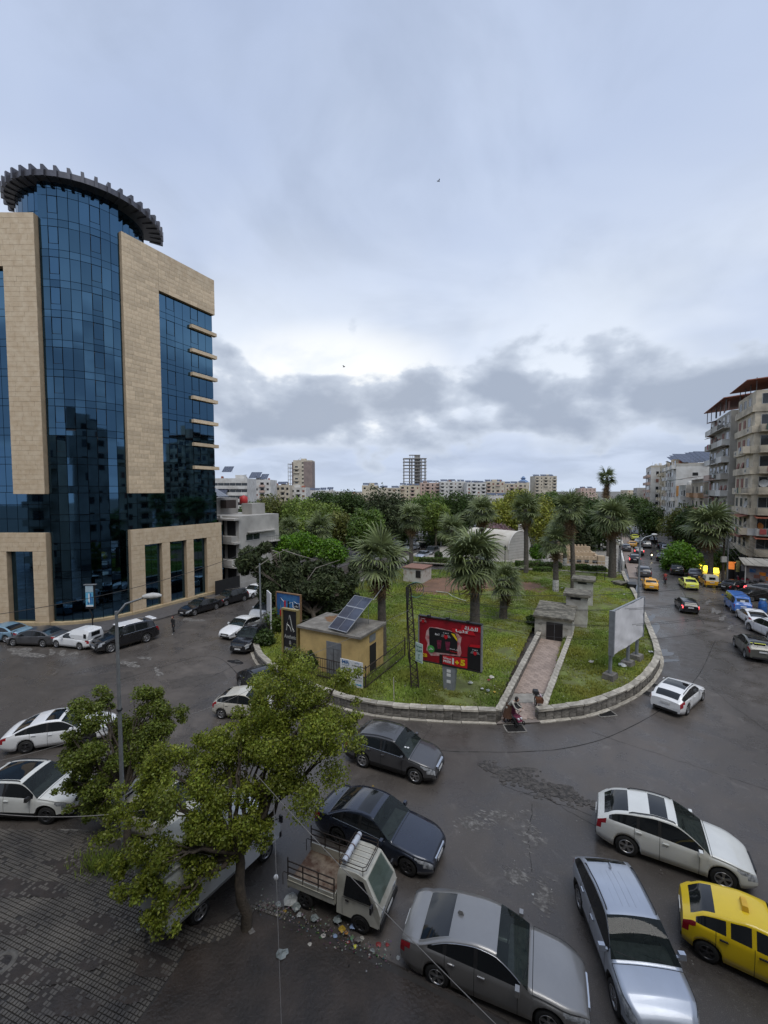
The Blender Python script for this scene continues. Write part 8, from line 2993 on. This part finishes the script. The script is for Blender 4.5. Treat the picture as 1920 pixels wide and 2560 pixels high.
def person(label, loc, rz, top, legs, shoes, hairm, pose='walk', skirt=None, helmet=None, h=1.68, scale=1.0, group=None):
    """one continuous body; pose: walk, push (bent forward), ride, stand"""
    s = h / 1.70
    t = thing('person', label, 'person', loc, rz, group)
    bend = {'walk': .04, 'push': .42, 'ride': .12, 'stand': 0}[pose]
    hz = {'ride': .80}.get(pose, .92)
    J = {'pelvis': (0, 0, hz, (.135, .115)), 'waist': (bend * .35, 0, hz + .20, (.125, .10)), 'chest': (bend * .8, 0, hz + .40 - bend * .12, (.155, .115)), 'neck': (bend * 1.15, 0, hz + .57 - bend * .25, .055), 'head': (bend * 1.25 + .02, 0, hz + .66 - bend * .28, .085), 'crown': (bend * 1.3, 0, hz + .76 - bend * .30, .08)}
    B = [('pelvis', 'waist'), ('waist', 'chest'), ('chest', 'neck'), ('neck', 'head'), ('head', 'crown')]
    cx_, cz_ = J['chest'][0], J['chest'][2]
    for sd, q in ((1, 'l'), (-1, 'r')):
        J['sh' + q] = (cx_ + .01, sd * .185, cz_ + .07, .062)
        if pose == 'push':
            el, wr_ = (cx_ + .20, sd * .23, cz_ - .18, .045), (cx_ + .42, sd * .20, cz_ - .24, .034)
        elif pose == 'ride':
            el, wr_ = (cx_ + .20, sd * .26, cz_ - .17, .045), (cx_ + .46, sd * .28, cz_ - .16, .034)
        elif pose == 'walk':
            el, wr_ = (cx_ + sd * .06, sd * .235, cz_ - .20, .045), (cx_ + .10 + sd * .08, sd * .22, cz_ - .40 + (.15 if sd < 0 else 0), .033)
        else:
            el, wr_ = (cx_ - .03, sd * .24, cz_ - .20, .045), (cx_ + .05, sd * .24, cz_ - .44, .033)
        J['el' + q], J['wr' + q] = el, wr_
        hv = Vector(wr_[:3]) - Vector(el[:3])
        hv = hv.normalized() * .09
        J['ha' + q] = (wr_[0] + hv.x, wr_[1] + hv.y, wr_[2] + hv.z, .036)
        B += [('chest', 'sh' + q), ('sh' + q, 'el' + q), ('el' + q, 'wr' + q), ('wr' + q, 'ha' + q)]
        st = {'walk': .20, 'push': .16, 'stand': .02, 'ride': 0}[pose] * sd
        if pose == 'ride':
            kn, an, to = (.36, sd * .17, hz - .08, .07), (.26, sd * .17, hz - .46, .045), (.40, sd * .17, hz - .50, .04)
        else:
            kn, an, to = (st * .55 + .03, sd * .095, .50, .07), (st * .95 - .02, sd * .095, .085, .045), (st * .95 + .13, sd * .10, .035, .036)
        J['hip' + q], J['kn' + q], J['an' + q], J['to' + q] = (0, sd * .095, hz - .06, .10), kn, an, to
        B += [('pelvis', 'hip' + q), ('hip' + q, 'kn' + q), ('kn' + q, 'an' + q), ('an' + q, 'to' + q)]
    J = {k: (v[0] * s, v[1] * s, v[2] * s, tuple(r * s for r in v[3]) if isinstance(v[3], tuple) else v[3] * s) for k, v in J.items()}
    me = skin_mesh(J, B)
    for m in (M_SKIN, top, legs, shoes):
        me.materials.append(m)
    hd, wl_, wr2 = Vector(J['head'][:3]), Vector(J['hal'][:3]), Vector(J['har'][:3])
    nk = J['neck'][2]
    for p in me.polygons:
        c = p.center
        if c.z > nk + .01 or (c - wl_).length < .07 * s or (c - wr2).length < .07 * s:
            i = 0
        elif c.z < .10 * s and pose != 'ride':
            i = 3
        elif c.z < J['pelvis'][2] - .02 and abs(c.y) < .19 * s:
            i = 2
        else:
            i = 1
        p.material_index = i
    link('body', me, t)
    cr = Vector(J['crown'][:3])
    f = MB()
    f.ball(hd + Vector((.012, 0, .035)) * s, .105 * s, 8, (1, .82, 1.18))
    hobj = MB()
    hobj.ball(hd + Vector((-.018, 0, .065)) * s, (.115 if not helmet else .14) * s, 8, (1, .9, 1.0 if not skirt else 1.25))
    f.tube([hd + Vector((.10, 0, .03)) * s, hd + Vector((.125, 0, .0)) * s], .016 * s, 5)
    f.build('face', M_SKIN, t)
    hobj.build('helmet' if helmet else 'hair', helmet or hairm, t)
    if skirt:
        sk_ = MB()
        z1 = J['waist'][2]
        prof = [(.15, z1), (.19, J['pelvis'][2] - .05), (.22, .62), (.27, .32 * s)]
        sk_.lathe([(r * s, z) for r, z in prof], 12)
        sk_.v = [(x + (.35 * bend if z > .8 else 0) * .5, y * .85, z) for x, y, z in sk_.v]
        sk_.build('long_skirt', skirt, t)
    return t
C_BLACK, C_WHITE, C_BROWN, C_GREY, C_RED, C_BLUE, C_DRED = cloth('black', (.02, .02, .022)), cloth('white', (.50, .50, .48)), cloth('brown', (.10, .05, .03)), cloth('grey', (.36, .35, .31)), cloth('red', (.30, .05, .04)), cloth('jeans', (.06, .08, .13)), cloth('maroon', (.07, .018, .022))
p = G(434, 1585)
person('person in black with a dark red headscarf walking across the left street', p, R(-105), C_BLACK, C_BLACK, C_WHITE, C_DRED, 'walk')
p = G(1268, 1806, .06)
person('person in a pale jacket and long brown coat bending over a pushchair', p, R(-38), C_GREY, C_BROWN, C_BLACK, M_HAIR, 'push', skirt=C_BROWN, h=1.72)
# pushchair
p = G(1290, 1808, .06)
st2 = thing('pushchair', 'black pushchair with a pink seat at the path entrance', 'pushchair', p, R(-62))
fr = MB()
for s in (-1, 1):
    fr.tube([(-.45, s * .22, 1.02), (-.30, s * .24, .80), (.30, s * .25, .12)], .014, 5)
    fr.tube([(-.32, s * .25, .12), (.05, s * .25, .62), (.18, s * .24, .75)], .014, 5)
fr.tube([(-.45, -.22, 1.02), (-.50, 0, 1.04), (-.45, .22, 1.02)], .018, 5)
fr.build('frame', M_TRIM, st2)
for x, s in ((.32, -1), (.32, 1), (-.32, -1), (-.32, 1)):
    MB().lathe([(.07, -.02), (.11, -.02), (.11, .02), (.07, .02), (.07, -.02)], 12, (x, s * .27, .11), axis='y').build('wheel', M_TYRE, st2)
MB().add([(-.2, -.2, .48), (.22, -.2, .44), (.22, .2, .44), (-.2, .2, .48), (-.36, -.2, .92), (-.36, .2, .92), (.34, -.18, .24), (.34, .18, .24)], [(0, 1, 2, 3), (4, 0, 3, 5), (1, 6, 7, 2)]).build('seat', mat('pink_cloth', (.13, .012, .04), .8, .2, 14), st2)
hd3 = MB()
vs, fs = [], []
for i in range(7):
    a = R(15 + 24 * i)
    for y_ in (-.24, 0, .24):
        vs.append((-.12 + .34 * math.cos(a), y_, .86 + .26 * math.sin(a) + (.03 if y_ == 0 else 0)))
for i in range(6):
    for j in range(2):
        fs.append((i * 3 + j, i * 3 + 3 + j, i * 3 + 4 + j, i * 3 + 1 + j))
hd3.add(vs, fs, True)
hd3.build('hood', C_BLACK, st2)
for s in (-1, 1):
    MB().box((.24, s * .10, .40), (.20, .09, .07)).build('shoe_rest', M_WHITEP, st2)
MB().box((-.02, 0, .22), (.45, .40, .18)).build('basket', M_TRIM, st2)
# bicycles and motorbikes
def two_wheeler(name, label, loc, rz, body, motor=True, cat='motorcycle', group=None, lit=None, extra=None):
    t = thing(name, label, cat, loc, rz, group)
    r, wbm = (.30, 1.25) if motor else (.31, 1.02)
    for x in (-wbm / 2, wbm / 2):
        w = MB().lathe([(r * .78, -.045 if motor else -.02), (r, -.03 if motor else -.015), (r, .03 if motor else .015), (r * .78, .045 if motor else .02), (r * .78, -.02)], 16, (0, 0, 0), axis='y').build('wheel', M_TYRE, t, (x, 0, r))
        sp = MB()
        for k in range(6):
            a = PI * k / 3
            sp.tube([(0, 0, 0), (r * .8 * math.cos(a), 0, r * .8 * math.sin(a))], .008 if not motor else .02, 3)
        sp.build('spokes', M_RIM, w)
    if motor:
        MB().add([(-.75, -.12, .55), (.1, -.13, .52), (.1, .13, .52), (-.75, .12, .55), (-.80, -.11, .80), (.05, -.14, .74), (.05, .14, .74), (-.80, .11, .80)], [(3, 2, 1, 0), (4, 5, 6, 7), (0, 1, 5, 4), (1, 2, 6, 5), (2, 3, 7, 6), (3, 0, 4, 7)]).build('body', body, t)
        MB().box((-.32, 0, .84), (.72, .24, .10), taper=.85).build('seat', M_TRIM, t)
        MB().add([(.32, -.18, .35), (.32, .18, .35), (.50, -.12, .95), (.50, .12, .95), (.42, -.18, .35), (.42, .18, .35), (.56, -.1, .95), (.56, .1, .95)], [(0, 2, 3, 1), (4, 5, 7, 6), (2, 6, 7, 3), (0, 4, 6, 2), (1, 3, 7, 5)]).build('leg_shield', body, t)
        MB().box((.15, 0, .36), (.55, .30, .06)).build('footboard', M_TRIM, t)
        MB().box((-.1, 0, .42), (.45, .22, .26)).build('engine', M_POST, t)
    else:
        f = MB()
        f.tube([(-wbm / 2, 0, r), (-.12, 0, .30), (.36, 0, .78), (-.20, 0, .72), (-.12, 0, .30)], .018, 5)
        f.tube([(-.20, 0, .72), (-wbm / 2, 0, r)], .014, 5)
        f.build('frame', body, t)
        MB().box((-.22, 0, .80), (.26, .16, .06), taper=.8).build('saddle', M_TRIM, t)
    MB().tube([(wbm / 2, 0, r), (wbm / 2 - .22, 0, 1.0)], .025, 5).build('fork', M_GALV, t)
    MB().tube([(wbm / 2 - .36, -.30, 1.04), (wbm / 2 - .22, -.1, 1.02), (wbm / 2 - .22, .1, 1.02), (wbm / 2 - .36, .30, 1.04)], .016, 5).build('handlebar', M_TRIM, t)
    if motor:
        MB().box((wbm / 2 - .06, 0, .92), (.10, .18, .16), taper=.8).build('headlight', lit or M_LAMP, t)
        MB().box((-.84, 0, .74), (.04, .14, .08)).build('taillight', M_TAIL, t)
    return t
p = G(1348, 1784, .08)
bk = two_wheeler('bicycle', 'bicycle with a brown basket and pink striped cloth at the path entrance', p + Vector((0, .35, 0)), R(-98), M_TRIM, False, 'bicycle')
MB().add([(.42, -.17, .78), (.72, -.17, .80), (.72, .17, .80), (.42, .17, .78), (.38, -.21, 1.05), (.78, -.21, 1.05), (.78, .21, 1.05), (.38, .21, 1.05)], [(3, 2, 1, 0), (0, 1, 5, 4), (1, 2, 6, 5), (2, 3, 7, 6), (3, 0, 4, 7)]).build('basket', mat('wicker', (.17, .075, .04), .8, .3, 18), bk)
MB().box((-.45, 0, .95), (.40, .34, .20), taper=.85).build('rear_bag', M_TRIM, bk)
ck_ = thing('striped_cloth', 'pink and white striped cloth hanging beside the bicycle', 'cloth', p + Vector((.22, .38, 0)), R(-98))
for k in range(7):
    MB().box((-.18 + k * .085, .0, .62), (.083, .05, .62 + .05 * (k % 2))).build('stripe', mat('pink_stripe', (.42, .03, .18), .8) if k % 2 == 0 else M_WHITEP, ck_)
MB().box((.07, .02, .15), (.12, .06, .30)).build('tail', M_WHITEP, ck_)
hd_a = RE
p = G(1664, 1459)
two_wheeler('motorcycle', 'motorcycle ridden up the right street by the person in red', p + E * .6, RE, P_RED, True)
person('person in a red shirt riding a motorcycle up the street', p + E * .45, RE, C_RED, C_BLUE, C_BLACK, M_HAIR, 'ride')
p = G(1629, 1399)
two_wheeler('motorcycle', 'white scooter with lit headlamp coming down the street', p + E * .6, RE + PI, P_WHITE, True, lit=mat('lit_headlamp', (1, .85, .5), .3, 0, emit=5.0))
person('person in dark clothes riding the white scooter', p + E * .75, RE + PI, C_BLACK, C_BLUE, C_BLACK, M_HAIR, 'ride')
p = G(50, 1606)
two_wheeler('motorcycle', 'dark scooter parked between the blue and grey saloons', p, R(200), P_BLACK, True)
for u, v, rz, tp2, lg, hm, lab in ((1831, 1447, 100, C_WHITE, C_GREY, None, 'person in a white printed shirt walking on the shop pavement'), (1862, 1452, -150, C_BLACK, C_BLACK, M_WHITEP, 'person in black with a white helmet by the shops'), (1870, 1456, -120, C_BLACK, C_BLUE, M_WHITEP, 'second person in black with a white helmet by the shops')):
    person(lab, G(u, v, .12), R(rz), tp2, lg, C_BLACK, M_HAIR, 'stand', helmet=hm)
two_wheeler('motorcycle', 'red motorcycle standing by the helmeted people', G(1855, 1458, .12), R(120), P_RED, True)
for k, (u, v) in enumerate(((1878, 1470), (1890, 1468), (1905, 1466))):
    two_wheeler('motorcycle', ('dark motorcycle before the stall, nearest the helmeted people', 'dark motorcycle before the stall, middle of three', 'dark motorcycle before the stall, last of three')[k], G(u, v, .0), R(70), P_BLACK, True, group='motorcycles before the stall')

# litter
def crumple(r, seed, flat_=.6):
    rnd = random.Random(seed)
    m = MB()
    m.ball((0, 0, r * flat_ * .6), r, 6)
    m.v = [(x * rnd.uniform(.6, 1.3), y * rnd.uniform(.6, 1.3), max(.0, z * flat_ * rnd.uniform(.5, 1.3))) for x, y, z in m.v]
    m.sm = [False] * len(m.f)
    return m
LM = dict(white=mat('plastic_white', (.42, .44, .44), .5, .15, 9), clear=mat('plastic_clear', (.22, .25, .25), .35, .3, 9), yellow=mat('plastic_yellow', (.38, .25, .03), .5, .2), orange=mat('plastic_orange', (.32, .14, .02), .5, .2), red=mat('plastic_red', (.26, .04, .04), .5, .2), blue=mat('plastic_blue', (.25, .33, .50), .5, .2), lime=mat('plastic_lime', (.60, .58, .06), .5, .1), green=mat('plastic_green', (.10, .24, .12), .5, .1), grey=mat('litter_grey', (.16, .15, .14), .8, .3), pale=mat('litter_paper', (.45, .43, .39), .8, .2))
NEARL = [(728, 2250, .26, 'white', 'big white plastic sack behind the pickup truck wheel'), (695, 2262, .12, 'clear', 'clear bag left of the big white sack'), (712, 2278, .07, 'yellow', 'yellow scrap below the big white sack'), (740, 2268, .18, 'clear', 'clear plastic bag by the truck rear wheel'), (748, 2288, .10, 'white', 'torn white paper by the gutter'), (786, 2296, .15, 'clear', 'clear bottle bag under the truck'), (845, 2300, .16, 'clear', 'grey plastic bag under the truck cab'), (855, 2322, .13, 'yellow', 'yellow plastic bag near the front wheel'), (866, 2332, .08, 'orange', 'orange corner of a bag near the front wheel'), (882, 2316, .11, 'blue', 'pale blue bag near the front wheel'), (838, 2340, .08, 'blue', 'pale blue scrap on the dirt'), (808, 2340, .09, 'pale', 'white paper scrap on the dirt'), (880, 2345, .07, 'green', 'green striped wrapper'), (895, 2350, .10, 'grey', 'grey bag beside the green wrapper'), (905, 2346, .09, 'pale', 'pale crumpled bag by the kerb'), (870, 2356, .06, 'red', 'red wrapper beside the pale bag'), (888, 2366, .08, 'lime', 'bright lime yellow packet on the dirt'), (946, 2362, .09, 'red', 'red wrapper left of the grey saloon'), (968, 2362, .07, 'red', 'second red wrapper left of the grey saloon'), (930, 2378, .10, 'clear', 'silvery wrapper left of the grey saloon'), (995, 2395, .08, 'white', 'white cup by the saloon rear wheel'), (706, 2385, .20, 'clear', 'large grey plastic bag lying on the dirt'), (775, 2360, .07, 'pale', 'small pale stone like scrap on the dirt'), (255, 2092, .12, 'white', 'white paper beside the tree pit kerb'), (345, 2325, .09, 'white', 'white plastic cup on the pavers'), (660, 2262, .10, 'grey', 'grey rag beside the tree trunk'), (628, 2330, .12, 'grey', 'dull stone at the foot of the tree'), (1332, 2236, .05, 'white', 'white scrap on the asphalt by the silver car'), (932, 1965, .05, 'yellow', 'yellow scrap on the asphalt')]
for k, (u, v, r, c_, lab) in enumerate(NEARL):
    o = crumple(r * .85, k, .35).build('litter', LM[c_], None, G(u, v, .11 if v > 2240 and u < 900 else .005))
    tag(o, lab, 'litter', 'litter in the gutter')
LAWN = [(1176, 1707, .16, 'white', 'round white tub on the lawn'), (1228, 1693, .18, 'pale', 'white crumpled papers on the lawn'), (1222, 1700, .10, 'red', 'pinkish scrap on the lawn'), (1205, 1722, .10, 'white', 'white scrap near the low wall'), (1220, 1726, .14, 'clear', 'pale bag near the low wall'), (1236, 1730, .09, 'yellow', 'yellow wrapper near the low wall'), (1556, 1664, .28, 'white', 'white plastic sheet under the blank billboard'), (1628, 1630, .16, 'white', 'white bag beside the right wall'), (1478, 1655, .2, 'pale', 'pale flat stone on the right lawn'), (1405, 1470, .14, 'white', 'white bag near the limewashed palm'), (1560, 1486, .12, 'white', 'white scrap at the right wall')]
for k, (u, v, r, c_, lab) in enumerate(LAWN):
    o = crumple(r, 100 + k, .5).build('litter', LM[c_], None, G(u, v, TURF_Z + .12))
    tag(o, lab, 'litter', 'litter on the lawn')
hs = MB()
hs.tube([G(u, v, TURF_Z + .15) for u, v in ((1090, 1478), (1120, 1482), (1130, 1490), (1150, 1498), (1165, 1502))], .05, 5)
o = hs.build('hose', mat('pale_hose', (.45, .48, .38), .6), None)
tag(o, 'pale hose lying across the lawn behind the billboard', 'hose')
rng = np.random.default_rng(21)
k = 420
f_ = rng.random(k)
U, Vv = 640 + 330 * f_ + rng.normal(size=k) * 26, 2250 + 150 * f_ + rng.normal(size=k) * 16
pts = np.array([G(a, b, .118)[:] for a, b in zip(U, Vv)])
s = rng.uniform(.008, .035, k)
an = rng.uniform(0, 6.28, k)
V = np.stack([pts + np.stack([np.cos(an + q) * s, np.sin(an + q) * s, .01 + .015 * rng.random(k)], 1) for q in (0, 1.4, 3.1, 4.5)], 1)
T = np.clip(rng.normal(.55, .35, (k, 1)) + rng.normal(0, .12, (k, 3)), .05, 1.6)
stuff(link('gutter_litter', fast_mesh('gutter_litter', V, 4, leaf_mat('scraps', (.30, .29, .27), .7, .1), T)), 'small scraps of litter strewn along the kerb', 'litter')
k = 500
U, Vv = rng.uniform(0, 1920, k), rng.uniform(1620, 2420, k)
pts = np.array([G(a, b, .008)[:] for a, b in zip(U, Vv)])
s = rng.uniform(.006, .022, k)
V = np.stack([pts + np.stack([np.cos(q) * s, np.sin(q) * s, 0 * s], 1) for q in (0, 1.4, 3.1, 4.5)], 1)
T = np.clip(rng.normal(.9, .3, (k, 1)) * np.ones((1, 3)), .2, 1.5)
stuff(link('street_litter', fast_mesh('street_litter', V, 4, MATS.get('x') or leaf_mat('specks', (.30, .29, .27), .7, .1), T)), 'tiny pale specks of litter on the asphalt', 'litter')
# manhole ring at the left edge
p = G(4, 2408, .125)
mh = thing('manhole_cover', 'pale concrete manhole ring among the pavers at the left edge', 'manhole', (p.x, p.y, .11))
MB().lathe([(.22, 0), (.36, 0), (.36, .025), (.22, .025), (.22, 0)], 20).build('ring', M_WALLST, mh)
MB().lathe([(.01, .012), (.22, .012)], 20).build('cover', M_IRON, mh)
# birds
for k, (u, v, Y, rz, lab) in enumerate(((1097, 453, 42, .4, 'small dark bird high in the sky'), (860, 917, 40, -.5, 'small dark bird low in the bright cloud gap'))):
    c = AT(u, v, Y)
    t = thing('bird', lab, 'bird', c, rz, 'birds in the sky')
    MB().ball((0, 0, 0), .045, 6, (2.4, 1, 1)).build('body', M_BLACKP, t)
    for s in (1, -1):
        MB().add([(.05, 0, .01), (-.05, 0, .01), (-.06, s * .12, .09), (.03, s * .14, .10), (-.08, s * .28, .05)], [(0, 3, 2, 1), (3, 4, 2), (1, 2, 3, 0), (2, 4, 3)]).build('wing', M_BLACKP, t)
    MB().add([(-.08, 0, 0), (-.2, .04, 0), (-.2, -.04, 0)], [(0, 1, 2), (2, 1, 0)]).build('tail', M_BLACKP, t)
bpy.data.scenes.remove(SCRATCH)
